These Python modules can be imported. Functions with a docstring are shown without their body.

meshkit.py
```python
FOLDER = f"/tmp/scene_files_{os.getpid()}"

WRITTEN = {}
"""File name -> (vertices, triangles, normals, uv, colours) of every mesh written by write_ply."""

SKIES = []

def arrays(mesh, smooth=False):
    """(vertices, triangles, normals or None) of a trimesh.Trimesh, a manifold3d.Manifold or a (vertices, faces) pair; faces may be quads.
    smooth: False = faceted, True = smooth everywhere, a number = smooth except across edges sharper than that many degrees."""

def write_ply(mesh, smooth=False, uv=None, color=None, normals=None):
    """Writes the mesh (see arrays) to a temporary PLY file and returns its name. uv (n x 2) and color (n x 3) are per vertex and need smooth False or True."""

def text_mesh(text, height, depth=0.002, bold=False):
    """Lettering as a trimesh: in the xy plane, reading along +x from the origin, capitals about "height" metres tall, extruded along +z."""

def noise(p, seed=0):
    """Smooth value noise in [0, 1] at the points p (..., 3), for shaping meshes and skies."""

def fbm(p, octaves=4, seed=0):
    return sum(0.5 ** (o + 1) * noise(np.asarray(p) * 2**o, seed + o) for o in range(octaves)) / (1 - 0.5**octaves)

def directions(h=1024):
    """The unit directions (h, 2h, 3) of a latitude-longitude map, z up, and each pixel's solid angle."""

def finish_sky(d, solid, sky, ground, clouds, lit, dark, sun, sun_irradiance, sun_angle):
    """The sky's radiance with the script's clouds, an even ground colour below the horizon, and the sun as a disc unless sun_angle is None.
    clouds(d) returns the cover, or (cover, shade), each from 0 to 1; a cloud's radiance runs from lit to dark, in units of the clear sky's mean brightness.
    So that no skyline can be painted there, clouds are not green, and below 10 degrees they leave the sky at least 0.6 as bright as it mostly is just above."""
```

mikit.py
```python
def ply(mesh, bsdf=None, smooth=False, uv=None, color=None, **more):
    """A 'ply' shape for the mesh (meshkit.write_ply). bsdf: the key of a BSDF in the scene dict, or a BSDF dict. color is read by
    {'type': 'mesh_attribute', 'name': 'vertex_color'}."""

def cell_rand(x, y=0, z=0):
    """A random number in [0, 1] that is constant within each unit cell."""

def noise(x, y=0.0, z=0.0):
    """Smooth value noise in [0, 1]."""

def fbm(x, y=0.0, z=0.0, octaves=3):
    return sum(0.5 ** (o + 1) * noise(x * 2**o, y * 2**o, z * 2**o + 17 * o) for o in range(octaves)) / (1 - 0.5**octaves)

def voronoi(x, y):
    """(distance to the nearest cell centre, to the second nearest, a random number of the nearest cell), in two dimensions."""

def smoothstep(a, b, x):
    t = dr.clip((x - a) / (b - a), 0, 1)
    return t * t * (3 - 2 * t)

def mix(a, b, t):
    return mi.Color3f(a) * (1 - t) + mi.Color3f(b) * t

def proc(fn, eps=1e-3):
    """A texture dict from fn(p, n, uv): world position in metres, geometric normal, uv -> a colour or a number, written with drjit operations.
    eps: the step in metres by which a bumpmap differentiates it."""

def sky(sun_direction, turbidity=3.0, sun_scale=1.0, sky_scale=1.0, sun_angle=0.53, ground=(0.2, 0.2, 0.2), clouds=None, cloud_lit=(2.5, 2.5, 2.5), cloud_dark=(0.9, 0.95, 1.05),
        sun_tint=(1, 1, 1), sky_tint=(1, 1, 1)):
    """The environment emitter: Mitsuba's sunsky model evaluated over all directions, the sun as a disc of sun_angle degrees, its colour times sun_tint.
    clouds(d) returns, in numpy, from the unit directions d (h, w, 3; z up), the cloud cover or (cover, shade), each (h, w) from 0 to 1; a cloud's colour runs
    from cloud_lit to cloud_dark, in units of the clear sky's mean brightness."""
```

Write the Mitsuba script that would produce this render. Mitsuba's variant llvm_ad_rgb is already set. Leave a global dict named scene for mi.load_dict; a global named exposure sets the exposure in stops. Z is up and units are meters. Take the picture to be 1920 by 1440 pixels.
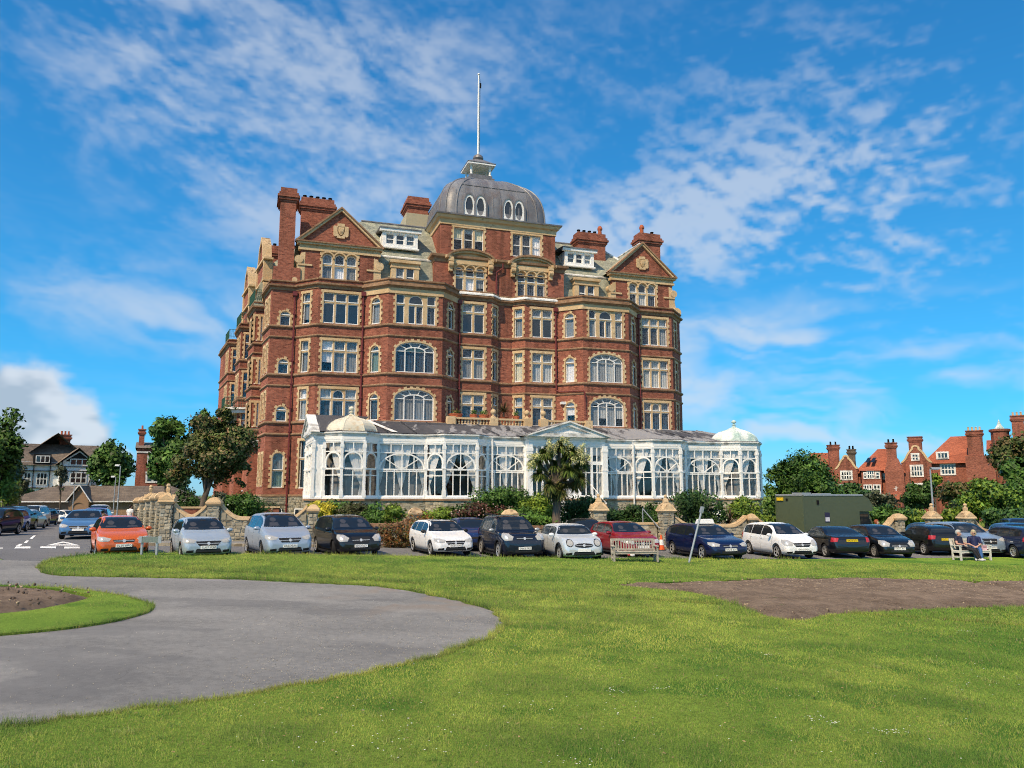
import math, numpy as np, trimesh, mitsuba as mi, mikit, meshkit, drjit as dr
import manifold3d as m3
from shapely.geometry import Polygon, LineString, MultiPolygon, Point, box as sbox
from shapely.ops import unary_union
from shapely import affinity
from scipy.interpolate import PchipInterpolator
from mikit import proc, noise, fbm, voronoi, cell_rand, smoothstep, mix, ply
T4 = mi.ScalarTransform4f
PI = math.pi
scene, labels = {}, {}
# ------------------------------------------------------------------ camera, sky, exposure
TH = math.atan(210 / 1440)
CT, ST = math.cos(TH), math.sin(TH)
CAM = np.array([0, 0, 2.5])
scene['camera'] = {'type': 'perspective', 'fov': 2 * math.degrees(math.atan(960 / 1440)), 'fov_axis': 'x', 'near_clip': 0.2, 'far_clip': 9000.0,
                   'to_world': T4().look_at(origin=CAM.tolist(), target=[0, CT, 2.5 + ST], up=[0, 0, 1])}
exposure = 1.6


def clouds(d):
    az = np.degrees(np.arctan2(d[..., 0], d[..., 1]))
    el = np.degrees(np.arcsin(np.clip(d[..., 2], -1, 1)))
    u, v = az * np.cos(np.radians(np.clip(el, 0, 60))), el * 1.0
    wx, wy = meshkit.fbm(np.stack([u * .16, v * .26, 0 * u + 3], -1), 4) - .5, meshkit.fbm(np.stack([u * .16, v * .26, 0 * u + 8], -1), 4) - .5
    N = lambda fu, fv, o, oc, w=6.0, sh=0.12: meshkit.fbm(np.stack([(u + w * wx) * fu, (v + sh * u + w * .5 * wy) * fv, 0 * u + o], -1), oc)
    sst = lambda a, b, x: (lambda t: t * t * (3 - 2 * t))(np.clip((x - a) / (b - a), 0, 1))
    G = lambda a, e, sa, se: np.exp(-((az - a) / sa) ** 2 - ((el - e) / se) ** 2)
    away = sst(42, 80, np.abs(az)) * sst(.42, .6, N(.05, .08, 21, 3))
    m1 = np.clip(1.1 * G(-24, 29, 13, 7.5) + .75 * G(-9, 27, 9, 8) + .95 * G(-15.5, 20.5, 8, 4) + .55 * G(-30, 13, 7, 3) + .45 * G(2, 31, 10, 5) + away, 0, 1.2)
    m2 = np.clip(1.15 * G(17, 20, 9, 5.5) + .75 * G(29, 19, 7, 9) + 1.0 * G(6, 18.5, 6.5, 3.6) + .3 * G(20, 29, 12, 5) + away, 0, 1.2)
    m3 = np.clip(1.15 * G(21, 8.0, 14, 3.6) + .9 * G(13, 11.5, 7, 2.4) + .8 * G(30, 4, 13, 3) + .6 * G(-23, 12, 8, 2.4) + .35 * G(-10, 14, 12, 3) + .2 + away, 0, 1.1) * sst(26, 10, el)
    big, mid, cell, fine = N(.11, .19, 7, 5), N(.33, .62, 11, 5), N(.62, 1.25, 15, 4, 3.0, .18), N(1.5, 2.6, 19, 3, 2.0, .18)
    wisp = N(.10, .75, 25, 5, 8.0, .08)
    c1 = sst(.40, .74, big * .45 + mid * .36 + fine * .21 + .20 * (m1 - .62)) * np.clip(m1, 0, 1)
    c2 = sst(.41, .66, big * .22 + mid * .22 + cell * .38 + fine * .22 - .02 + .16 * (m2 - .66)) * np.clip(m2, 0, 1)
    c3 = sst(.38, .70, wisp * .55 + mid * .25 + big * .2 + .12 * (m3 - .5)) * np.clip(m3, 0, 1)
    cu = sst(.40, .56, meshkit.fbm(np.stack([az * .24, el * .42, 0 * az + 9], -1), 6) * .6 + .50 * G(-33, 3.4, 6.5, 3.8) - .03)
    cu *= sst(.08, .32, G(-33, 3.4, 9.0, 4.4))
    cover = 1 - (1 - .52 * c1) * (1 - .58 * c2) * (1 - .66 * c3) * (1 - .9 * cu)
    cover = np.maximum(cover, .42 * sst(6, -1, el))
    shade = .75 * sst(.58, .38, meshkit.fbm(np.stack([az * .3, el * .5, 0 * az + 4], -1), 4)) * cu + .2 * (1 - cover)
    return cover, np.clip(shade, 0, 1)


SUN_AZ, SUN_EL = math.radians(-31), math.radians(46)
SUN = [math.sin(SUN_AZ) * math.cos(SUN_EL), -math.cos(SUN_AZ) * math.cos(SUN_EL), math.sin(SUN_EL)]
scene['sky_light'] = mikit.sky(SUN, turbidity=2.6, clouds=clouds, cloud_lit=(2.25, 2.4, 2.6), cloud_dark=(1.1, 1.38, 1.7), sky_scale=1.25, sky_tint=(0.25, 1.0, 1.40), sun_tint=(1.06, 1.0, 0.9), ground=(0.12, 0.16, 0.06))

# ------------------------------------------------------------------ materials
def S(c):  # sRGB 0-255 -> linear
    c = np.asarray(c, float) / 255
    return [float(x) for x in np.where(c <= 0.04045, c / 12.92, ((c + 0.055) / 1.055) ** 2.4)]


def mat(key, col, rough=0.7, spec=0.35, two=True, **kw):
    base = col if isinstance(col, dict) else {'type': 'rgb', 'value': list(map(float, col))}
    b = {'type': 'principled', 'base_color': base, 'roughness': rough, 'specular': spec, **kw}
    scene[key] = {'type': 'twosided', 'b': b} if two else b
    return key


def rgb(c): return {'type': 'rgb', 'value': list(map(float, c))}
def hcoord(p, n): return p.x * (-n.y) + p.y * n.x   # horizontal coordinate along an upright face


def f_brick(p, n, uv):
    u, r = hcoord(p, n), p.z / 0.083
    row = dr.floor(r)
    c = u / 0.24 + 0.5 * (row - 2 * dr.floor(row / 2))
    rnd = cell_rand(c, row, dr.floor(n.x * 3 + 50))
    fu, fv = c - dr.floor(c), r - row
    mort = dr.maximum(smoothstep(0.9, 0.97, fu), smoothstep(0.82, 0.94, fv))
    big = fbm(p.x * 0.35, p.y * 0.35, p.z * 0.5, 3)
    col = mix([0.20, 0.064, 0.044], [0.35, 0.125, 0.084], rnd)
    col = mix(col, [0.12, 0.037, 0.027], smoothstep(0.8, 0.98, cell_rand(c + 7, row, 3)) * 0.7)
    streak = fbm(u * 1.6, p.z * 0.16, 3.0, 4)
    col = col * (0.72 + 0.6 * big) * (1.0 - 0.42 * smoothstep(0.52, 0.74, streak))
    return mix(col, [0.31, 0.19, 0.13], mort * 0.62)


def f_stone(p, n, uv):
    big = fbm(p.x * 0.8, p.y * 0.8, p.z * 0.8, 3)
    fine = fbm(p.x * 6, p.y * 6, p.z * 6, 2)
    col = mix([0.47, 0.315, 0.165], [0.70, 0.54, 0.34], big * 1.3 - 0.15)
    return mix(col, [0.16, 0.10, 0.06], smoothstep(0.5, 0.85, fine * 0.5 + big * 0.4 + 0.18 * smoothstep(0.3, 0.9, n.z)))


def f_band(p, n, uv):
    big = fbm(p.x * 0.9, p.y * 0.9, p.z * 0.9, 3)
    fine = fbm(p.x * 7, p.y * 7, p.z * 5, 2)
    return mix([0.17, 0.09, 0.055], [0.44, 0.29, 0.18], big * 0.8 + fine * 0.7 - 0.3)


def f_white(p, n, uv):
    u = hcoord(p, n)
    st = fbm(u * 3, p.z * 0.6, 1.5, 3)
    return mix([0.84, 0.84, 0.83], [0.60, 0.58, 0.53], smoothstep(0.55, 0.85, st * 0.8 + 0.2 * noise(p.x * 9, p.y * 9, p.z * 9)) * 0.6)


def f_slate(p, n, uv):
    u = hcoord(p, n) / dr.maximum(dr.sqrt(n.x * n.x + n.y * n.y), 0.05)
    row = dr.floor(p.z / 0.16)
    c = u / 0.3 + 0.5 * (row - 2 * dr.floor(row / 2))
    f = p.z / 0.16 - row
    rnd = cell_rand(c, row, 5)
    big = fbm(p.x * 0.5, p.y * 0.5, p.z * 0.7, 4)
    col = mix([0.17, 0.185, 0.15], [0.40, 0.405, 0.32], rnd * 0.55 + big * 0.75 - 0.15)
    col = mix(col, [0.46, 0.46, 0.33], smoothstep(0.55, 0.78, fbm(p.x * 1.7, p.y * 1.7, p.z * 2, 3)) * 0.6)
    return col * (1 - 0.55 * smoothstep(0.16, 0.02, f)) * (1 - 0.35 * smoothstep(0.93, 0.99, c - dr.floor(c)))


def f_tile(p, n, uv):   # red clay tiles
    row = dr.floor(p.z / 0.14)
    c = hcoord(p, n) / 0.3 + 0.5 * row
    big = fbm(p.x * 0.3, p.y * 0.3, p.z * 0.5, 3)
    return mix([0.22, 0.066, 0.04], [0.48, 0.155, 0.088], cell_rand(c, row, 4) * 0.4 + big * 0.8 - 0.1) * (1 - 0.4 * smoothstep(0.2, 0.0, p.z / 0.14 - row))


def f_browntile(p, n, uv):
    row = dr.floor(p.z / 0.2)
    c = hcoord(p, n) / 0.3 + 0.5 * row
    big = fbm(p.x * 0.3, p.y * 0.3, p.z * 0.7, 4)
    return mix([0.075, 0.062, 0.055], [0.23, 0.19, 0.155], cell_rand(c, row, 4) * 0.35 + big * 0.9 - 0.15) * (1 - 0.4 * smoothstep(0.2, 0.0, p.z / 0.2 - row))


def f_lead(p, n, uv):
    u = p.x * 0.95 + p.y * 0.32
    st = fbm(u * 1.8, p.z * 0.25, 2.0, 3)
    bl = fbm(p.x * 1.3, p.y * 1.3, p.z * 1.3, 3)
    return mix(mix([0.085, 0.085, 0.098], [0.25, 0.26, 0.285], st), [0.13, 0.095, 0.085], smoothstep(0.48, 0.78, bl) * 0.55)


def f_felt(p, n, uv):   # dark felted roof with pale flaking streaks
    a = p.x * 0.948 + p.y * 0.317
    b = -p.x * 0.317 + p.y * 0.948
    sheet = cell_rand(a / 1.9, dr.floor(b / 9), 7)
    fl = fbm((a - b * 0.25) * 2.6, b * 0.6, 4.0, 4)
    big = fbm(a * 0.22, b * 0.3, 9.0, 2)
    k = smoothstep(0.46, 0.56, fl * 0.7 + big * 0.5 - 0.13 + 0.12 * smoothstep(-2, 8, p.x) - 0.15 * smoothstep(-2, -9, p.x))
    col = mix([0.038, 0.040, 0.048], [0.088, 0.088, 0.098], sheet * 0.7 + 0.3 * fbm(a * 3, b * 3, 1.0, 2))
    return mix(col, [0.30, 0.30, 0.31], k * 0.65)


def f_rubble(p, n, uv):
    u = dr.select(dr.abs(n.z) > 0.7, p.x, hcoord(p, n))
    v = dr.select(dr.abs(n.z) > 0.7, p.y, p.z)
    d1, d2, w = voronoi(u * 3.1, v * 4.0)
    col = mix([0.20, 0.17, 0.12], [0.46, 0.42, 0.33], w) * (0.75 + 0.5 * fbm(p.x * 5, p.y * 5, p.z * 5, 2))
    return mix([0.36, 0.33, 0.27], col, smoothstep(0.03, 0.12, d2 - d1))


def f_asphalt(p, n, uv):
    g = noise(p.x * 45, p.y * 45) * 0.4 + noise(p.x * 130, p.y * 130) * 0.6
    big = fbm(p.x * 0.35, p.y * 0.6, 1.0, 4)
    crack = fbm(p.x * 1.1, p.y * 1.1, 6.0, 4)
    col = mix([0.085, 0.088, 0.095], [0.155, 0.157, 0.165], g * 0.6 + big * 0.6 - 0.1)
    return col * (1 - 0.35 * smoothstep(0.012, 0.0, dr.abs(crack - 0.5)))


def f_path(p, n, uv):
    g = noise(p.x * 60, p.y * 60) * 0.35 + noise(p.x * 150, p.y * 150) * 0.65
    g = g * 0.6 + 0.4 * noise(p.x * 14, p.y * 14, 2.0)
    big = fbm(p.x * 0.45, p.y * 1.0, 1.0, 4)
    col = mix([0.116, 0.117, 0.118], [0.238, 0.236, 0.231], g * 0.75 + big * 0.75 - 0.28)
    stain = fbm(p.x * 0.55 + 11, p.y * 0.9, 4.0, 4)
    col = mix(col, [0.10, 0.102, 0.108], smoothstep(0.56, 0.7, stain) * 0.45)
    crack = dr.abs(fbm(p.x * 0.9 + 3, p.y * 0.7, 6.0, 5) - 0.5)
    col = col * (1 - 0.35 * smoothstep(0.006, 0.0, crack) * 0.5 * smoothstep(0.5, 0.65, fbm(p.x * 0.5, p.y * 0.5, 8.0, 2)))
    ex = (p.x + 1.9) / 2.3
    ey = (p.y - 18.6) / 2.8
    bare = smoothstep(1.25, 0.5, dr.sqrt(ex * ex + ey * ey) + 0.9 * (fbm(p.x * 2.2, p.y * 1.3, 2.0, 4) - 0.5))
    col = mix(col, [0.19, 0.155, 0.125], bare * smoothstep(0.48, 0.64, fbm(p.x * 1.6, p.y * 1.1, 3.0, 4)) * 0.6)
    pale = smoothstep(0.95, 0.99, noise(p.x * 28, p.y * 28)) * smoothstep(0.3, 0.7, fbm(p.x * 0.5, p.y * 0.5, 5.0, 2))
    return mix(col, [0.42, 0.38, 0.28], pale * 0.6)


def f_lawn(p, n, uv):
    big = fbm(p.x * 0.22, p.y * 0.22, 1.0, 4)
    mid = fbm(p.x * 1.5, p.y * 1.5, 3.0, 3)
    fine = noise(p.x * 30, p.y * 30) * 0.5 + noise(p.x * 90, p.y * 90) * 0.5
    col = mix([0.065, 0.14, 0.018], [0.175, 0.25, 0.04], big * 0.9 + mid * 0.5 - 0.25)
    col = mix(col, [0.03, 0.10, 0.012], smoothstep(0.58, 0.72, fbm(p.x * 0.7, p.y * 0.9, 7.0, 3)) * 0.7)
    return col * (0.55 + 0.75 * fine)


def f_ground(p, n, uv):
    return mix([0.05, 0.085, 0.015], [0.12, 0.15, 0.03], fbm(p.x * 0.1, p.y * 0.1, 1.0, 4))


def f_soil(p, n, uv):
    a = fbm(p.x * 3, p.y * 3, 1.0, 4)
    f = noise(p.x * 25, p.y * 25) * 0.5 + noise(p.x * 70, p.y * 70) * 0.5
    col = mix([0.07, 0.051, 0.039], [0.19, 0.148, 0.115], a * 0.7 + f * 0.6 - 0.15)
    chip = smoothstep(0.86, 0.92, noise(p.x * 17, p.y * 17, 3.0)) * smoothstep(19, 24, p.y)
    return mix(col, [0.44, 0.35, 0.24], chip * 0.8)


def f_cream(p, n, uv):   # stained cream dome
    b = fbm(p.x * 1.1, p.y * 1.1, p.z * 1.5, 3)
    f = fbm(p.x * 4, p.y * 4, p.z * 3, 3)
    return mix(mix([0.74, 0.70, 0.58], [0.50, 0.47, 0.37], b), [0.46, 0.28, 0.12], smoothstep(0.56, 0.78, f * 0.8 + b * 0.2) * 0.6)


def f_verdigris(p, n, uv):
    b = fbm(p.x * 1.6, p.y * 1.6, p.z * 2, 4)
    return mix([0.34, 0.47, 0.44], [0.72, 0.77, 0.73], smoothstep(0.3, 0.62, b))


def f_oldwhite(p, n, uv):
    b = fbm(p.x * 2, p.y * 2, p.z * 3, 4)
    return mix([0.74, 0.74, 0.72], [0.33, 0.32, 0.30], smoothstep(0.5, 0.72, b) * 0.8)


def f_wood(p, n, uv):
    g = fbm(p.x * 5, p.y * 5, p.z * 16, 3)
    return mix([0.22, 0.20, 0.165], [0.47, 0.43, 0.365], g)


def f_bark(p, n, uv):
    g = fbm(p.x * 7, p.y * 7, p.z * 1.6, 3)
    return mix([0.05, 0.04, 0.03], [0.20, 0.165, 0.13], g)


mat('m_brick', proc(f_brick), 0.85, 0.2)
mat('m_stone', proc(f_stone), 0.8, 0.25)
mat('m_band', proc(f_band), 0.85, 0.2)
mat('m_white', proc(f_white), 0.45, 0.4)
mat('m_slate', proc(f_slate), 0.6, 0.35)
mat('m_tile', proc(f_tile), 0.8, 0.2)
mat('m_browntile', proc(f_browntile), 0.85, 0.2)
mat('m_lead', proc(f_lead), 0.45, 0.5)
mat('m_felt', proc(f_felt), 0.75, 0.3)
mat('m_rubble', proc(f_rubble), 0.9, 0.15)
mat('m_asphalt', proc(f_asphalt), 0.85, 0.2)
mat('m_path', proc(f_path), 0.9, 0.15)
mat('m_lawn', proc(f_lawn), 0.9, 0.1)
mat('m_ground', proc(f_ground), 0.95, 0.1)
mat('m_soil', proc(f_soil), 0.95, 0.05)
mat('m_cream', proc(f_cream), 0.6, 0.3)
mat('m_verdigris', proc(f_verdigris), 0.7, 0.3)
mat('m_oldwhite', proc(f_oldwhite), 0.6, 0.3)
mat('m_wood', proc(f_wood), 0.8, 0.2)
mat('m_bark', proc(f_bark), 0.9, 0.1)
VC = {'type': 'mesh_attribute', 'name': 'vertex_color'}
mat('vc', VC, 0.65, 0.3)
mat('vc_gloss', VC, 0.12, 0.5)
scene['vc_leaf'] = {'type': 'twosided', 'b': {'type': 'principled', 'base_color': VC, 'roughness': 0.55, 'specular': 0.25}}
scene['m_glass'] = {'type': 'thindielectric', 'int_ior': 1.42}
mat('m_plainwhite', (0.76, 0.76, 0.75), 0.4, 0.4)
mat('m_carglass', (0.012, 0.016, 0.02), 0.03, 0.65, two=True, clearcoat=1.0, clearcoat_gloss=0.98)
mat('m_cabin', (0.055, 0.055, 0.06), 0.06, 0.6, clearcoat=1.0)
mat('m_tyre', (0.02, 0.02, 0.021), 0.85, 0.2)
mat('m_trim', (0.018, 0.018, 0.02), 0.5, 0.4)
mat('m_alloy', (0.50, 0.495, 0.48), 0.3, 0.5, metallic=0.5)
mat('m_chrome', (0.72, 0.71, 0.69), 0.22, 0.5, metallic=0.45)
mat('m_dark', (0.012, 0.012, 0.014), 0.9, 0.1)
mat('m_lamp', (0.40, 0.40, 0.395), 0.08, 0.6, clearcoat=1.0, clearcoat_gloss=0.95)
mat('m_redlamp', (0.42, 0.012, 0.015), 0.08, 0.7, clearcoat=1.0)
mat('m_galv', (0.42, 0.44, 0.46), 0.4, 0.5, metallic=0.5)


def paint(key, c, metal=0.0, rough=0.1):
    return mat(key, c, rough, 0.55, metallic=metal, clearcoat=1.0, clearcoat_gloss=0.97)


# ------------------------------------------------------------------ helpers
def uniq(key):
    if key not in used: used.add(key); return key
    i = 1
    while f'{key}_{i:03d}' in used: i += 1
    used.add(f'{key}_{i:03d}')
    return f'{key}_{i:03d}'


used = set()


def lab(key, label=None, cat=None, group=None, kind=None):
    d = {k: v for k, v in (('label', label), ('category', cat), ('group', group), ('kind', kind)) if v}
    if d: labels.setdefault(key, {}).update(d)
    return key


def thing(name, label, cat, group=None):
    k = uniq(name); lab(k, label, cat, group); return k


def m4(M): return T4(np.asarray(M, float).tolist())


def put(name, mesh, m, parent=None, M=None, smooth=False, color=None, **lb):
    """one entry of the scene"""
    key = uniq(f'{parent}__{name}' if parent else name)
    if isinstance(mesh, MB): mesh, color = mesh.mesh(), (mesh.colors() if color is None and mesh.C else color)
    if color is not None:
        color = np.asarray(color, float)
        if color.ndim == 1: color = np.tile(color, (len(mesh.vertices) if hasattr(mesh, 'vertices') else len(mesh[0]), 1))
    d = ply(mesh, m, smooth=smooth, color=color)
    if M is not None: d['to_world'] = m4(M)
    scene[key] = d
    lab(key, lb.get('label'), lb.get('cat'), lb.get('group'), lb.get('kind'))
    return key


def again(name, src, parent, M):
    key = uniq(f'{parent}__{name}' if parent else name)
    scene[key] = {**scene[src], 'to_world': m4(M)}
    return key


BOXF = np.array([[0, 2, 1], [0, 3, 2], [4, 5, 6], [4, 6, 7], [0, 1, 5], [0, 5, 4], [1, 2, 6], [1, 6, 5], [2, 3, 7], [2, 7, 6], [3, 0, 4], [3, 4, 7]])


class MB:
    def __init__(self): self.V, self.F, self.C, self.n = [], [], [], 0

    def raw(self, v, f, M=None, c=None):
        v = np.asarray(v, float); f = np.asarray(f, int)
        if M is not None: v = v @ np.asarray(M)[:3, :3].T + np.asarray(M)[:3, 3]
        if f.shape[1] == 4: f = np.vstack([f[:, [0, 1, 2]], f[:, [0, 2, 3]]])
        self.V.append(v); self.F.append(f + self.n); self.n += len(v)
        if c is not None: self.C.append(np.tile(np.asarray(c, float), (len(v), 1)) if np.ndim(c) == 1 else np.asarray(c, float))
        return self

    def add(self, tm, M=None, c=None): return self.raw(tm.vertices, tm.faces, M, c)

    def box(self, x0, x1, y0, y1, z0, z1, M=None, c=None):
        v = [[x0, y0, z0], [x1, y0, z0], [x1, y1, z0], [x0, y1, z0], [x0, y0, z1], [x1, y0, z1], [x1, y1, z1], [x0, y1, z1]]
        return self.raw(v, BOXF, M, c)

    def hexa(self, v, M=None, c=None): return self.raw(v, BOXF, M, c)   # 4 bottom (ccw from above), 4 top

    def bar(self, a, b, w, d=None, M=None, c=None, up=(0, 0, 1)):
        """box bar from a to b, w across (sideways), d in the other direction"""
        a, b = np.asarray(a, float), np.asarray(b, float); d = w if d is None else d
        t = (b - a) / np.linalg.norm(b - a); up = np.asarray(up, float)
        if abs(t @ up) > 0.98: up = np.array([0, 1.0, 0])
        x = np.cross(up, t); x /= np.linalg.norm(x); y = np.cross(t, x)
        q = [(-1, -1), (1, -1), (1, 1), (-1, 1)]
        return self.raw([a + x * w / 2 * i + y * d / 2 * j for i, j in q] + [b + x * w / 2 * i + y * d / 2 * j for i, j in q], BOXF, M, c)

    def tube(self, pts, r, sides=8, M=None, c=None):
        p = np.asarray(pts, float); r = np.broadcast_to(r, (len(p),))
        t = np.gradient(p, axis=0); t /= np.linalg.norm(t, axis=1, keepdims=True) + 1e-12
        a = np.cross(t, [0.31, 0.95, 0.0] if np.abs(t[:, 2]).mean() > 0.6 else [0, 0, 1.0]); a /= np.linalg.norm(a, axis=1, keepdims=True) + 1e-12
        b = np.cross(t, a); g = np.arange(sides) * 2 * PI / sides
        v = p[:, None] + r[:, None, None] * (np.cos(g)[None, :, None] * a[:, None] + np.sin(g)[None, :, None] * b[:, None])
        n = len(p); i, j = np.meshgrid(np.arange(n - 1), np.arange(sides), indexing='ij')
        q = np.stack([i * sides + j, i * sides + (j + 1) % sides, (i + 1) * sides + (j + 1) % sides, (i + 1) * sides + j], -1).reshape(-1, 4)
        f = np.vstack([q[:, [0, 1, 2]], q[:, [0, 2, 3]]])
        v = np.vstack([v.reshape(-1, 3), p[0], p[-1]]); k = np.arange(sides); e = n * sides
        f = np.vstack([f, np.stack([k * 0 + e, (k + 1) % sides, k], 1), np.stack([k * 0 + e + 1, (n - 1) * sides + k, (n - 1) * sides + (k + 1) % sides], 1)])
        return self.raw(v, f, M, c)

    def lathe(self, prof, sides=16, M=None, c=None, rot=0.0):
        prof = np.asarray(prof, float); g = np.arange(sides) * 2 * PI / sides + rot; n = len(prof)
        v = np.stack([prof[:, 0, None] * np.cos(g), prof[:, 0, None] * np.sin(g), np.repeat(prof[:, 1, None], sides, 1)], -1).reshape(-1, 3)
        i, j = np.meshgrid(np.arange(n - 1), np.arange(sides), indexing='ij')
        q = np.stack([i * sides + j, i * sides + (j + 1) % sides, (i + 1) * sides + (j + 1) % sides, (i + 1) * sides + j], -1).reshape(-1, 4)
        return self.raw(v, q, M, c)

    def prism(self, poly, y0, y1, M=None, c=None):
        """shapely polygon in (x, z), from depth y0 to y1"""
        for g in (poly.geoms if hasattr(poly, 'geoms') else [poly]):
            if g.is_empty or g.area < 1e-7: continue
            e = trimesh.creation.extrude_polygon(g, y1 - y0, engine='earcut')
            v = e.vertices
            self.raw(np.stack([v[:, 0], y1 - v[:, 2], v[:, 1]], 1), e.faces, M, c)
        return self

    def flat(self, poly, z0, z1, M=None, c=None):
        """shapely polygon in (x, y), from z0 to z1"""
        for g in (poly.geoms if hasattr(poly, 'geoms') else [poly]):
            e = trimesh.creation.extrude_polygon(g, z1 - z0, engine='earcut')
            self.raw(e.vertices + [0, 0, z0], e.faces, M, c)
        return self

    def mesh(self): return trimesh.Trimesh(np.vstack(self.V), np.vstack(self.F), process=False)
    def colors(self): return np.vstack(self.C)


def TR(x=0, y=0, z=0, rz=0.0, s=1.0):
    c, s_ = math.cos(rz), math.sin(rz)
    return np.array([[c * s, -s_ * s, 0, x], [s_ * s, c * s, 0, y], [0, 0, s, z], [0, 0, 0, 1.0]])


def gz(x, y):
    return -0.02 * np.clip(x, -20, 20) - 0.02 * np.clip(np.asarray(y) - 40, 0, 50)


def ray(px, py):
    u, v = (px - 960) / 1440, (720 - py) / 1440
    return np.array([u, CT - v * ST, ST + v * CT])


def at(px, py, Y):
    """the point of the photograph's pixel at the distance Y"""
    r = ray(px, py)
    return CAM + r * Y / r[1]


def G(px, py, dz=0.0):
    """where the pixel meets the ground (dz above it)"""
    r, z = ray(px, py), dz
    for _ in range(30):
        p = CAM + r * (z - 2.5) / r[2]
        z = 0.5 * z + 0.5 * (float(gz(p[0], p[1])) + dz + (float(LZO(p[0])) if dz == LZ else 0.0))
    return p


LZ = 0.2
def LZO(x): return -0.17 * np.clip((np.asarray(x) + 5) / 20, 0, 1)     # the lawn's bank above the road dies out to the right


def on(px, Y, dz=0.0):
    """ground point in the direction of column px at distance Y"""
    x = (px - 960) / 1440 * (Y * CT - 2.4 * ST)
    return np.array([x, Y, float(gz(x, Y)) + dz])


rng = np.random.default_rng(7)
# ------------------------------------------------------------------ ground, roads, lawn
def cells(poly):
    xs, ys = [-5000, -20, -5, 15, 20, 5000], [-5000, 40, 90, 6000]
    for i in range(5):
        for j in range(3):
            c = poly.intersection(sbox(xs[i], ys[j], xs[i + 1], ys[j + 1]))
            for g in (c.geoms if hasattr(c, 'geoms') else [c]):
                if g.geom_type == 'Polygon' and g.area > 1e-6: yield g


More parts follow.
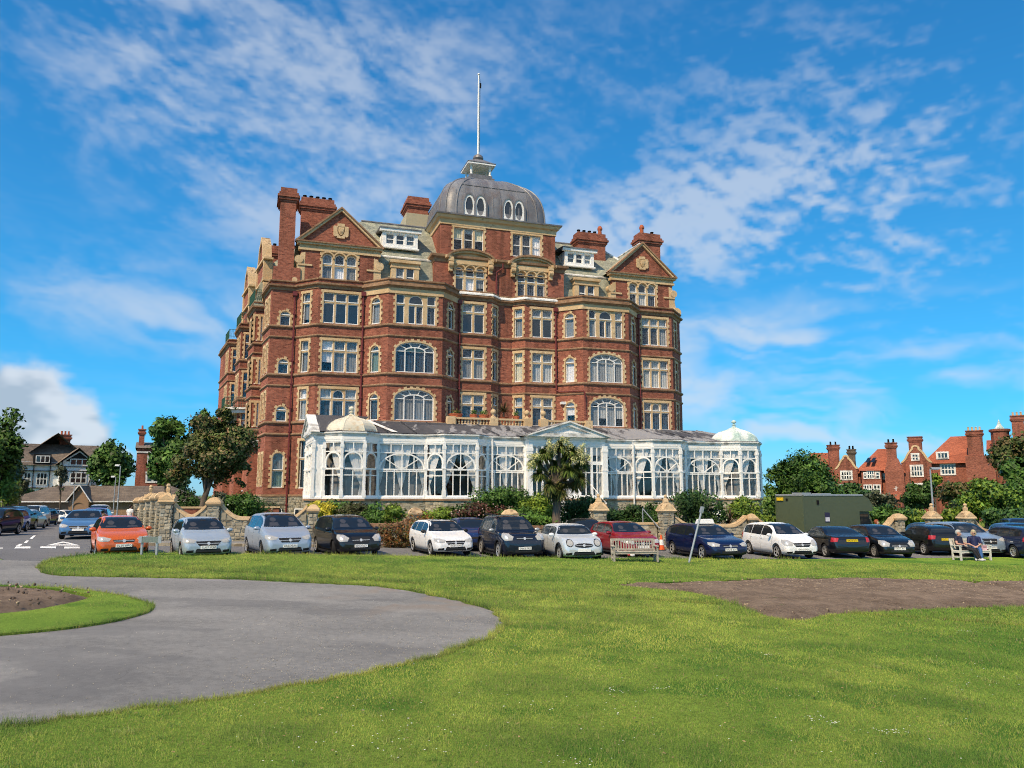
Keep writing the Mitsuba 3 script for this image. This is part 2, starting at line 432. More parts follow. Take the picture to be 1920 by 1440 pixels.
def sheet(poly, dz, thick=0.0, fn=None):
    b = MB()
    for g in cells(poly):
        if thick:
            e = trimesh.creation.extrude_polygon(g, thick, engine='earcut'); v, f = e.vertices.copy(), e.faces
        else:
            v2, f = trimesh.creation.triangulate_polygon(g, engine='earcut'); v = np.column_stack([v2, np.zeros(len(v2))])
            a, b_, c = v[f[:, 0], :2], v[f[:, 1], :2], v[f[:, 2], :2]
            cr = (b_ - a)[:, 0] * (c - a)[:, 1] - (b_ - a)[:, 1] * (c - a)[:, 0]
            f = np.where((cr < 0)[:, None], f[:, ::-1], f)
        v[:, 2] += gz(v[:, 0], v[:, 1]) + dz - thick
        if fn is not None: v[:, 2] += fn(v[:, 0], v[:, 1])
        b.raw(v, f)
    return b


def poly_px(pts, dz): return [tuple(G(*p, dz)[:2]) for p in pts]


def smooth_line(pts, n=6):
    p = np.asarray(pts, float); t = np.r_[0, np.cumsum(np.linalg.norm(np.diff(p, axis=0), axis=1))]
    q = np.linspace(0, t[-1], len(p) * n)
    return np.stack([PchipInterpolator(t, p[:, k])(q) for k in (0, 1)], 1)


far_edge = smooth_line(poly_px([(90, 1052), (110, 1046), (150, 1041), (200, 1038), (300, 1036.5), (480, 1038), (700, 1041), (900, 1044), (1200, 1046.5), (1500, 1048), (1750, 1046), (1920, 1044)], LZ))
far_edge = [tuple(p) for p in far_edge] + [(62.0, 31.0)]
tip = [tuple(p) for p in smooth_line(poly_px([(90, 1052), (78, 1058), (74, 1065), (82, 1072), (110, 1078), (200, 1080.5), (400, 1084), (560, 1091), (700, 1098), (790, 1111), (860, 1126), (915, 1141), (940, 1158), (943, 1170), (930, 1186), (890, 1204), (800, 1233), (700, 1256), (600, 1275), (400, 1309), (200, 1335), (0, 1360)], LZ), 5)]
e0, e1 = np.array(tip[-1]), np.array(tip[-8])
ext = e0 + (e0 - e1) / np.linalg.norm(e0 - e1) * 45
tip = [(x + .05 * math.sin(i * 2.1) + .04 * math.sin(i * 5.3), y + .05 * math.sin(i * 3.7 + 1)) for i, (x, y) in enumerate(tip)]
path_poly = Polygon([(-62.0, 30.6)] + [tip[0]] + tip[1:] + [tuple(ext)]).buffer(0)
island = Polygon([tuple(p) for p in smooth_line(poly_px([(-420, 1096), (-200, 1095), (0, 1098), (100, 1102), (200, 1113), (260, 1126), (285, 1137), (270, 1150), (230, 1161), (150, 1175), (0, 1190), (-200, 1203), (-420, 1190)], LZ), 5)]).buffer(0)
island_bed = Polygon([tuple(p) for p in smooth_line(poly_px([(-400, 1101), (-200, 1100), (0, 1100), (90, 1104), (150, 1112), (172, 1119), (150, 1128), (60, 1146), (0, 1152), (-200, 1165), (-400, 1160)], LZ), 5)]).buffer(0)
bed = Polygon([tuple(p) for p in smooth_line(poly_px([(1150, 1096), (1200, 1101), (1290, 1109), (1340, 1121), (1400, 1141), (1455, 1159), (1495, 1163), (1545, 1153), (1640, 1147), (1750, 1141), (1920, 1137), (2150, 1130), (2200, 1110), (2100, 1094), (1920, 1091), (1700, 1085), (1480, 1084), (1300, 1090), (1220, 1092), (1150, 1096)], LZ), 5)]).buffer(0)
lawn_poly = Polygon(far_edge + [(62, -14), (-62, -14), (-62, ext[1] - 2)] + [tuple(ext)] + tip[::-1]).buffer(0).difference(path_poly).difference(bed)


def ramp(x, y): return -0.16 * np.clip((np.asarray(y) - 26.5) / 3.5, 0, 1) * np.clip((-15.5 - np.asarray(x)) / 1.5, 0, 1)


whole = Polygon(far_edge + [(62, -14), (-62, -14), (-62, 30.6), (-20, 30.6)]).buffer(0).buffer(-0.6)
WALL_A, WALL_B = on(300, 36.6)[:2], on(1690, 44.2)[:2]
wd = (WALL_B - WALL_A) / np.linalg.norm(WALL_B - WALL_A); wn = np.array([wd[1], -wd[0]])
wl = lambda d, off=0.0: WALL_A + wd * d + wn * off     # along the garden wall, off towards the road
put('ground', sheet(Polygon([(-4000, -300), (4000, -300), (4000, 5500), (-4000, 5500)]).difference(whole), -0.012), 'm_ground', kind='structure')
p0, p1 = wl(-0.2, 2.0), wl(75, 2.0)
road_poly = Polygon([(-62, 22), (62, 22), tuple(p1), tuple(wl(-1.8, 2.0)), (-31.5, 58), (-44, 80), (-62, 112)])
put('road', sheet(road_poly.difference(whole), 0.0), 'm_asphalt', kind='structure')
pave = Polygon([tuple(wl(-1.65, 1.87)), tuple(wl(75, 1.87)), tuple(wl(75, 0.0)), tuple(wl(0, 0.0)), (-29.2, 58), (-41.5, 80), (-43.3, 80), (-31.2, 58)])
put('pavement', sheet(pave, 0.115, 0.15), 'm_path', kind='structure')
for k in range(60):
    if wl(k * 0.92)[0] > 34: break
    a, b = wl(-1.6 + k * 0.92, 2.0), wl(-1.6 + k * 0.92 + 0.905, 1.87)
    q = Polygon([tuple(a), tuple(wl(-1.6 + k * 0.92 + 0.905, 2.0)), tuple(b), tuple(wl(-1.6 + k * 0.92, 1.87))])
    put('kerb_stone', sheet(q, 0.12 + 0.003 * (k % 3), 0.2), 'm_rubble', 'pavement')
put('path', sheet(path_poly.difference(island), LZ - 0.02, 0.0, lambda x, y: ramp(x, y) + LZO(x)), 'm_path', kind='structure')
put('lawn', sheet(lawn_poly, LZ - 0.005, 0.3, lambda x, y: LZO(x)), 'm_lawn', kind='structure')
put('verge', sheet(island.difference(island_bed), LZ + 0.02, 0.3), 'm_lawn', kind='structure')


def soil(poly, dz):
    b = MB()
    for g in cells(poly):
        v2, f = trimesh.creation.triangulate_polygon(g, engine='earcut')
        v, f = trimesh.remesh.subdivide_to_size(np.column_stack([v2, 0 * v2[:, 0]]), f, 0.22, max_iter=14)
        n = meshkit.fbm(v * 1.1, 4, 3) - 0.5 + 0.55 * (meshkit.fbm(v * 6.0, 3, 5) - 0.5)
        inside = np.clip(np.array([g.exterior.distance(Point(p[:2])) for p in v]) / 0.5, 0, 1) if len(v) < 9000 else 1.0
        a, b_, c = v[f[:, 0], :2], v[f[:, 1], :2], v[f[:, 2], :2]
        cr = (b_ - a)[:, 0] * (c - a)[:, 1] - (b_ - a)[:, 1] * (c - a)[:, 0]
        f = np.where((cr < 0)[:, None], f[:, ::-1], f)
        edge = np.array([g.exterior.distance(Point(p[:2])) for p in v]) if len(v) < 60000 else 1.0
        v[:, 2] = gz(v[:, 0], v[:, 1]) + LZO(v[:, 0]) + dz + 0.10 * n - 0.12 * np.exp(-edge / .25) + (0.07 * inside if dz > .155 else 0)
        b.raw(v, f)
    return b


put('bare_soil_bed', soil(bed.simplify(0.02), 0.19), 'm_soil', smooth=True, kind='structure')
put('verge_soil_bed', soil(island_bed.simplify(0.02), 0.23), 'm_soil', smooth=True, kind='structure')
# clods and clippings on the soil
cl = MB(); ico = trimesh.creation.icosphere(subdivisions=0)
minx, miny, maxx, maxy = bed.union(island_bed).bounds
k = 0
while k < 1500:
    x, y = rng.uniform(minx, min(maxx, 24)), rng.uniform(miny, maxy)
    if (island_bed if x < 0 else bed).contains(Point(x, y)):
        s = rng.uniform(0.012, 0.034) if x < 0 else rng.uniform(0.015, 0.032); k += 1
        c = np.array([0.115, 0.08, 0.058]) * rng.uniform(0.6, 1.4) if rng.random() < 0.8 else np.array([0.42, 0.33, 0.21])
        cl.raw(ico.vertices * s * rng.uniform(0.5, 1.2, 3) + [x, y, float(gz(x, y) + LZO(x)) + (0.33 if x < 0 else 0.21) + rng.uniform(-0.03, 0.03)], ico.faces, c=c)
put('soil_clods', cl, 'vc', label='small clods and dry clippings lying on the bare soil', cat='soil', kind='stuff')
# painted markings: give-way line, triangle, centre dashes
def road_mark(pts):
    put('marking', sheet(Polygon(poly_px(pts, 0.0)).buffer(0), 0.005), 'm_oldwhite', 'road')
for q in ([(30, 1025), (57, 1025), (57, 1028.2), (27, 1028.2)], [(76, 1024.6), (105, 1024.8), (105, 1028), (75, 1027.6)], [(120, 1025.2), (149, 1025.4), (150, 1028.6), (120, 1028.4)],
          [(0, 1026.8), (5, 1026.4), (5, 1028.6), (0, 1029)], [(36, 1020), (42.5, 1020), (37, 1024.6), (29, 1024.6)], [(50, 1012.8), (55, 1012.8), (50, 1018.2), (44.5, 1018.2)], [(63, 1004), (67.5, 1004), (61, 1010.6), (55.5, 1010.6)]):
    road_mark(q)
tri = Polygon(poly_px([(118, 1015.5), (150, 1022.8), (86, 1022.8)], 0.0)).difference(Polygon(poly_px([(118, 1017.6), (135, 1021.0), (101, 1021.0)], 0.0)))
put('marking', sheet(tri, 0.005), 'm_oldwhite', 'road')


# grass blades
def blades(n_try, poly, d0, d1, rho0, dref, name, two):
    # density falls with the square of the distance
    D = np.exp(rng.uniform(math.log(d0), math.log(d1), n_try))
    x = rng.uniform(-0.70, 0.70, n_try) * D * 1.02
    from shapely import contains_xy
    ok = contains_xy(poly, x, D)
    x, D = x[ok], D[ok]; n = len(x)
    z = gz(x, D) + LZ + LZO(x) - 0.012
    pn = np.clip((meshkit.fbm(np.stack([x * 0.22, D * 0.22, 0 * x + 1], -1), 4) - .5) * 1.7 + .5, 0, 1); pm = meshkit.fbm(np.stack([x * 0.8, D * 0.9, 0 * x + 7], -1), 3); pf = meshkit.fbm(np.stack([x * 2.6, D * 1.8, 0 * x + 2], -1), 3)
    lush = np.clip((pm - 0.54) * 7, 0, 1)
    h = (0.024 + 0.022 * rng.random(n)) * (0.75 + 0.5 * pf + 0.6 * lush) * np.clip(D / 12, 0.9, 1.5)
    w = 0.0042 * np.clip(D / 7.0, 1, 4.5) * rng.uniform(0.8, 1.3, n)
    a = rng.uniform(0, 2 * PI, n); ln = rng.uniform(0.1, 0.75, n) * h; la = rng.uniform(0, 2 * PI, n)
    base = np.stack([x, D, z], -1); side = np.stack([np.cos(a), np.sin(a), 0 * a], -1) * w[:, None] / 2
    tipv = base + np.stack([np.cos(la) * ln, np.sin(la) * ln, h], -1)
    col = np.array([0.075, 0.160, 0.018]) * (1 - pn)[:, None] + np.array([0.30, 0.330, 0.058]) * pn[:, None]
    col *= (0.45 + 1.15 * rng.random(n))[:, None] * (0.55 + 0.95 * pf)[:, None]
    col = col * (1 - 0.55 * lush[:, None]) + 0.55 * lush[:, None] * np.array([0.035, 0.12, 0.014])
    straw = rng.random(n) < 0.06
    col[straw] = np.array([0.36, 0.30, 0.13]) * rng.uniform(0.6, 1.1, (straw.sum(), 1))
    v = np.stack([base - side, base + side, tipv], 1)
    nrm = np.zeros((n, 3, 3)); up = np.array([0, 0, 1.0]); sd = side / (np.linalg.norm(side, axis=1, keepdims=True) + 1e-9)
    face = np.stack([-sd[:, 1], sd[:, 0], 0 * a], -1); face *= np.sign(face[:, 1:2] * -1 + 1e-9)
    nn = up * 0.8 + face * 0.75; nn /= np.linalg.norm(nn, axis=1, keepdims=True)
    nrm[:] = nn[:, None]
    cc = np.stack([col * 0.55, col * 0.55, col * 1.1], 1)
    f = np.arange(3 * n).reshape(-1, 3)
    return v.reshape(-1, 3), f, nrm.reshape(-1, 3), cc.reshape(-1, 3)


def put_soft(name, v, f, nrm, col, m='vc_leaf', parent=None, **lb):
    key = uniq(f'{parent}__{name}' if parent else name)
    path = meshkit.write_ply((v, f), True, None, np.clip(col, 0, 1), normals=nrm)
    scene[key] = {'type': 'ply', 'filename': path, 'face_normals': False, 'bsdf': {'type': 'ref', 'id': m}}
    lab(key, lb.get('label'), lb.get('cat'), lb.get('group'), lb.get('kind'))
    return key


grass_area = lawn_poly.union(island.difference(island_bed)).buffer(0.03)
parts = [blades(560000, grass_area, 6.3, 33, 0, 0, '', 0)]
# longer tufts along the edges of path, beds and road
edge_line = unary_union([path_poly.boundary, island.boundary, Polygon(far_edge + [(62, 0)]).boundary])
ed = edge_line.buffer(0.10).intersection(lawn_poly.union(island.difference(island_bed)).buffer(0.05))
v, f, n_, c = blades(900000, ed, 6.3, 34, 0, 0, '', 0)
v3 = v.reshape(-1, 3, 3); v3[:, 2] = v3[:, 0] * .5 + v3[:, 1] * .5 + (v3[:, 2] - v3[:, 0] * .5 - v3[:, 1] * .5) * rng.uniform(1.2, 2.4, (len(v3), 1))
parts.append((v3.reshape(-1, 3), f, n_, c * 0.85))
V = np.vstack([p[0] for p in parts]); N = np.vstack([p[2] for p in parts]); C = np.vstack([p[3] for p in parts])
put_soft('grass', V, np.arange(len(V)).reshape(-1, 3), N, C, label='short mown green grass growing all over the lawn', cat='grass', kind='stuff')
# daisies in the lawn
dz = MB(); disc = np.array([[math.cos(t), math.sin(t), 0] for t in np.arange(7) * 2 * PI / 7] + [[0, 0, 0.3]]); df = np.array([[i, (i + 1) % 7, 7] for i in range(7)])
spots = [(1530, 1352, 30, 5), (1560, 1362, 20, 3), (1640, 1378, 60, 6), (1690, 1378, 35, 4), (1810, 1187, 22, 3), (1235, 1296, 30, 8), (1155, 1300, 30, 6), (1440, 1232, 30, 3), (1050, 1438, 60, 12), (760, 1410, 160, 25), (1060, 1345, 130, 40), (1830, 1270, 60, 30), (700, 1360, 200, 40)]
for px, py, sx, sy in spots:
    for _ in range(12 if sx < 100 else 16):
        qx, qy = px + rng.normal() * sx * 0.5, py + rng.normal() * sy * 0.6
        if not (-20 < qx < 1940 and 1060 < qy < 1445): continue
        p = G(qx, qy, LZ)
        if lawn_poly.contains(Point(p[:2])): dz.raw(disc * rng.uniform(0.005, 0.010) + p + [0, 0, 0.04], df, c=(0.8, 0.8, 0.76))
for _ in range(160):
    p = G(rng.uniform(400, 1920), rng.uniform(1170, 1440), LZ)
    if lawn_poly.contains(Point(p[:2])): dz.raw(disc * rng.uniform(0.005, 0.009) + p + [0, 0, 0.04], df, c=(0.8, 0.8, 0.76))
put('daisy', dz, 'vc', label='tiny white daisies dotted over the lawn', cat='daisies', kind='stuff')

# longer tufts, fallen leaves and grit
V, N, C = [], [], []; k = 0
while k < 130:
    D = math.exp(rng.uniform(math.log(6.6), math.log(20))); x = rng.uniform(-.68, .68) * D
    if not lawn_poly.contains(Point(x, D)): continue
    k += 1; z = float(gz(x, D) + LZ + LZO(x)) - .01; base = np.array([.085, .175, .02]) if rng.random() < .6 else np.array([.25, .30, .07])
    for _ in range(26):
        a, ln, h = rng.uniform(0, 2 * PI), rng.uniform(.01, .07), rng.uniform(.035, .075); o = rng.normal(size=2) * .05; w = .0035 * max(1, D / 8)
        p = np.array([x + o[0], D + o[1], z]); sd = np.array([math.cos(a + 1.3), math.sin(a + 1.3), 0]) * w
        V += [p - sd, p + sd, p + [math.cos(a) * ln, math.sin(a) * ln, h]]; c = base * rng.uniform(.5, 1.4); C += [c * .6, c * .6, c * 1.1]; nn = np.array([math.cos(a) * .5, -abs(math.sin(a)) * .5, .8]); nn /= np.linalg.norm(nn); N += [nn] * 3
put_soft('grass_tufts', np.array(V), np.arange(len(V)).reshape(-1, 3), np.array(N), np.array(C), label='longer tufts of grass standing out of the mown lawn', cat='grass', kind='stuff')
fl = MB(); q = np.array([[-1, 0, 0], [0, -.45, .15], [1, 0, .1], [0, .45, .15]])
k = 0
while k < 150:
    D = math.exp(rng.uniform(math.log(6.6), math.log(22))); x = rng.uniform(-.5, .68) * D
    if not lawn_poly.contains(Point(x, D)): continue
    k += 1; fl.raw(q * rng.uniform(.015, .03) @ TR(rz=rng.uniform(0, 6.28))[:3, :3].T + [x, D, float(gz(x, D) + LZ + LZO(x)) + .045], np.array([[0, 1, 2], [0, 2, 3]]), c=np.array([.42, .28, .13]) * rng.uniform(.5, 1.3))
put('fallen_leaves', fl, 'vc', label='small dry fallen leaves lying on the lawn', cat='leaves', kind='stuff')
gr = MB(); k = 0
while k < 1500:
    px, py = (rng.uniform(430, 930), rng.uniform(1150, 1290)) if k < 1100 else (rng.uniform(0, 900), rng.uniform(1090, 1350)); p = G(px, py, LZ); k += 1
    if path_poly.contains(Point(p[:2])) and not island.contains(Point(p[:2])): gr.raw(ico.vertices * rng.uniform(.004, .011) * [1, 1, .6] + p - [0, 0, .017], ico.faces, c=np.array([.36, .33, .28]) * rng.uniform(.5, 1.35))
put('grit', gr, 'vc', label='loose grit and small stones scattered on the tarmac path', cat='grit', kind='stuff')
# ------------------------------------------------------------------ the hotel
AL = math.radians(18.5)
HS, HT = np.array([math.cos(AL), math.sin(AL), 0]), np.array([-math.sin(AL), math.cos(AL), 0])
HO = at(636, 670, 57.0) * [1, 1, 0]
HM = np.eye(4); HM[:3, 0], HM[:3, 1], HM[:3, 3] = HS, HT, HO


def st(px, py, t=0.0):
    r = ray(px, py); k = (t - (CAM - HO) @ HT) / (r @ HT); p = CAM + r * k
    return float((p - HO) @ HS), float(p[2])


def w2h(x, y): d = np.array([x, y, 0]) - HO; return (float(d @ HS), float(d @ HT))


def FM(a, b):
    """wall-local frame (x along the wall, y into it) of the hotel-plan segment a -> b"""
    a, b = np.asarray(a, float), np.asarray(b, float); d = (b - a) / np.linalg.norm(b - a)
    M = np.eye(4); M[:2, 0] = d; M[:2, 1] = [-d[1], d[0]]; M[:2, 3] = a
    return HM @ M


def offset(pl, d):
    p = np.asarray(pl, float); n = len(p); out = []
    dirs = np.diff(p, axis=0); dirs /= np.linalg.norm(dirs, axis=1, keepdims=True); nr = np.stack([dirs[:, 1], -dirs[:, 0]], 1)
    for i in range(n):
        if i == 0: m = nr[0]
        elif i == n - 1: m = nr[-1]
        else:
            m = nr[i - 1] + nr[i]; m = m / max(0.35, 0.5 * (m @ m)) if True else m
            m = m * 1.0
        out.append(p[i] + m * d)
    return np.array(out)


def band(pl, prof, M=HM, mb=None):
    """moulding along the plan polyline; prof = closed ring of (outward offset, z)"""
    mb = mb or MB(); rings = [np.column_stack([offset(pl, o), np.full(len(pl), z)]) for o, z in prof]
    n, k = len(pl), len(prof); v = np.stack(rings, 1).reshape(-1, 3)
    q = []
    for i in range(n - 1):
        for j in range(k):
            a, b = i * k + j, i * k + (j + 1) % k
            q.append([a, b, b + k, a + k])
    f = np.array(q)
    f = np.vstack([f[:, [0, 1, 2]], f[:, [0, 2, 3]]])
    caps = [[0, i + 1, i] for i in range(1, k - 1)] + [[(n - 1) * k, (n - 1) * k + i, (n - 1) * k + i + 1] for i in range(1, k - 1)]
    f = np.vstack([f, caps])
    tm = trimesh.Trimesh(v, f, process=False)
    if tm.volume < 0: f = f[:, ::-1]
    return mb.raw(v, f, M)


def rect_prof(o0, o1, z0, z1): return [(o0, z0), (o1, z0), (o1, z1), (o0, z1)]


def arch(cx, z0, zs, w, rise=None, n=14, pointed=False):
    rise = w / 2 if rise is None else rise
    a = np.linspace(0, PI, n)
    pts = [(cx - w / 2, z0), (cx + w / 2, z0)] + [(cx + w / 2 * math.cos(t), zs + rise * math.sin(t)) for t in a]
    return Polygon(pts).buffer(0)


def teeth(pts, d0=0.13, d1=0.25, step=0.24):
    p = np.asarray(pts, float); L = np.r_[0, np.cumsum(np.linalg.norm(np.diff(p, axis=0), axis=1))]
    n = max(2, int(round(L[-1] / step))); s = np.linspace(0, L[-1], n + 1)
    q = np.stack([np.interp(s, L, p[:, k]) for k in (0, 1)], 1); out = []
    for i in range(n):
        t = q[i + 1] - q[i]; t /= np.linalg.norm(t); nr = np.array([-t[1], t[0]]); d = d0 if i % 2 else d1
        out.append(Polygon([q[i], q[i + 1], q[i + 1] + nr * d, q[i] + nr * d]).buffer(0.004))
    return out


BLINDS = {'navy': None, 'grey': (0.22, 0.235, 0.25), 'pale': (0.44, 0.46, 0.47), 'cream': (0.66, 0.63, 0.48), 'white': (0.75, 0.76, 0.8), 'green': (0.16, 0.24, 0.21), 'net': (0.25, 0.275, 0.30), 'slate': (0.055, 0.065, 0.085)}


def window(parent, M, opening, lights, blinds, head='teeth', proud=0.05, frame=0.055, sash=(), solid=True, name='window', extra_white=None, stone='m_stone', deep=0.5, rail=True):
    """a window of stone surround, white frames, one pane and one blind or dark curtain per light"""
    ext = np.array(opening.exterior.coords)[:-1]
    x0, z0, x1, z1 = opening.bounds
    st_ = MB()
    if solid:
        if head == 'lintel':
            ring = unary_union(teeth([(x0, z1 + .02), (x0, z0)][::-1], 0.11, 0.22) + teeth([(x1, z1 + .02), (x1, z0)], 0.11, 0.22) + [sbox(x0 - 0.2, z1, x1 + 0.2, z1 + 0.2)])
        elif head == 'plain':
            ring = opening.buffer(0.12, join_style=2).intersection(sbox(x0 - 1, z0, x1 + 1, z1 + 1))
        else:
            i = int(np.argmin(ext[:, 0] + ext[:, 1] * 1.0)); p = np.roll(ext, -i, axis=0)
            if p[1][0] > p[0][0] + 0.01: p = np.vstack([p[:1], p[1:][::-1]])
            ring = unary_union(teeth(p, 0.12, 0.24, 0.22))
        ring = ring.difference(opening)
        st_.prism(ring, -proud, 0.28)
        un = unary_union(lights)
        mull = opening.difference(un)
        if not mull.is_empty and extra_white is None: st_.prism(mull.buffer(0), 0.05, 0.27)
        wk = put(name, st_, stone, parent, M)
    else: wk = None
    fr = MB()
    for g in lights:
        fr.prism(g.difference(g.buffer(-frame)), 0.12, 0.2)
        bx0, bz0, bx1, bz1 = g.bounds
        if rail: fr.box(bx0 + 0.003, bx1 - 0.003, 0.02, 0.13, bz0 + 0.002, bz0 + 0.075)
    for b in sash: fr.prism(b, 0.115, 0.19)
    if extra_white is not None: fr.prism(extra_white, 0.1, 0.21)
    if wk is None: wk = put(name, fr, 'm_plainwhite', parent, M)
    else: put('frame', fr, 'm_plainwhite', wk, M)
    for i, g in enumerate(lights):
        inner = g.buffer(-frame + 0.006)
        if inner.is_empty: continue
        v2, f = trimesh.creation.triangulate_polygon(inner, engine='earcut')
        b = blinds[i % len(blinds)]
        put('pane', trimesh.Trimesh(np.column_stack([v2[:, 0], np.full(len(v2), 0.16), v2[:, 1]]), f, process=False), 'm_carglass' if b == 'navy' else 'm_glass', wk, M)
        bx0, bz0, bx1, bz1 = g.bounds
        kind, frac = (b, 1.0) if isinstance(b, str) else b
        col = BLINDS[kind]
        if col is not None:
            bm = MB(); n = 14; zb = bz1 - (bz1 - bz0) * frac
            xs = np.linspace(bx0 - 0.03, bx1 + 0.03, n)
            for a, c in zip(xs[:-1], xs[1:]):
                k = 0.03 * math.sin(a * 31.0)
                bm.hexa([[a, .27 + k, zb], [c, .27 - k, zb], [c, .29 - k, zb], [a, .29 + k, zb], [a, .27 + k, bz1], [c, .27 - k, bz1], [c, .29 - k, bz1], [a, .29 + k, bz1]], c=np.array(col) * (0.93 + 0.12 * ((i * 7) % 5) / 4))
            put('blind', bm, 'vc', wk, M)
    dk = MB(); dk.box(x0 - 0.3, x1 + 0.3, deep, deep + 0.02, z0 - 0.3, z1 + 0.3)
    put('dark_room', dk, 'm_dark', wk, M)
    return wk


def w_lights(cx, z0, z1, w, n, zt, mu=0.13, tr=0.11, midarch=False, toparch=False):
    op = sbox(cx - w / 2, z0, cx + w / 2, z1); lw = (w - mu * (n - 1)) / n; ls = []
    for i in range(n):
        a = cx - w / 2 + i * (lw + mu)
        ls.append(sbox(a, z0, a + lw, zt))
        if toparch or (midarch and n % 2 and i == n // 2): ls.append(arch(a + lw / 2, zt + tr, z1 - 0.06 - lw / 2, lw))
        else: ls.append(sbox(a, zt + tr, a + lw, z1))
    return op, ls


def w_arch(cx, z0, zs, w, zt):
    op = arch(cx, z0, zs, w)
    lo = op.intersection(sbox(cx - 9, z0, cx + 9, zt)); up = op.intersection(sbox(cx - 9, zt + 0.05, cx + 9, 99))
    return op, [lo, up]


def w_wide(cx, z0, zs, w, rise):
    op = arch(cx, z0, zs, w, rise, 26)
    inner = arch(cx, zs - 0.05, zs + 0.02, w * 0.52, rise * 0.42, 18)
    bars = [sbox(cx - w / 2, zs - 0.03, cx - w * 0.26, zs + 0.03), sbox(cx + w * 0.26, zs - 0.03, cx + w / 2, zs + 0.03)]
    bars.append(inner.exterior.buffer(0.04).intersection(sbox(cx - 9, zs - 0.02, cx + 9, 99)))
    for x in (-0.25, 0.0, 0.25): bars.append(sbox(cx + w * x - 0.035, z0, cx + w * x + 0.035, zs + (rise * 0.44 if x == 0 else 0.05)))
    for a in (38, 72, 108, 142):
        c, s_ = math.cos(math.radians(a)), math.sin(math.radians(a))
        bars.append(LineString([(cx + w * 0.26 * c, zs + rise * 0.42 * s_), (cx + w * 0.55 * c, zs + rise * 1.1 * s_)]).buffer(0.032))
    fr = unary_union([op.difference(op.buffer(-0.07))] + bars).intersection(op)
    rest = op.difference(fr.buffer(0.002))
    return op, [g for g in rest.geoms if g.area > 0.02], fr


HC = 13.42
hotel = thing('hotel', 'large red brick seafront hotel with buff stone trim, lead dome and six storeys', 'building')
# plan of the sea front, left to right, mirrored about HC
half = [(16.7, 1.6), (15.1, 0.0), (11.7, 0.0), (10.05, -1.65), (5.87, -1.65), (4.22, 0.0), (1.45, 0.0), (0.6, 0.85)]
front = [(HC - u, t) for u, t in half] + [(HC + u, t) for u, t in half[::-1]]
# left side: three bays stepping back, then the corner block
dS = np.array([-0.454, 0.891])
c2, c3, c4 = np.array([-21.8, 63.7]), np.array([-25.8, 71.8]), np.array([-29.7, 79.4])
S2 = HS[:2]
blk = np.array((HO + HS * -5.02 + HT * 1.6)[:2])
side_w = [c4 + dS * 8, c4 + dS * 3.2, c4, c4 + S2 * 1.25, c3 + dS * 3.1, c3, c3 + S2 * 1.25, c2 + dS * 3.1, c2, c2 + S2 * 1.05, blk + dS * 3.2, blk]
side = [w2h(*p) for p in side_w]
chain = side + [(front[0][0], 1.6)] + front[0:] + [(HC + 17.1, 2.0), (HC + 17.1, 17.0), (-6, 17.0)]
chain = [chain[0]] + [b for a, b in zip(chain[:-1], chain[1:]) if np.hypot(b[0] - a[0], b[1] - a[1]) > 0.02]
NS = len(side)                     # facet index of the corner block's front is NS-1
ZB, ZT = -1.6, 18.3
rows = [(8.08, 10.42), (11.70, 14.10), (15.42, 17.80)]
R = {}
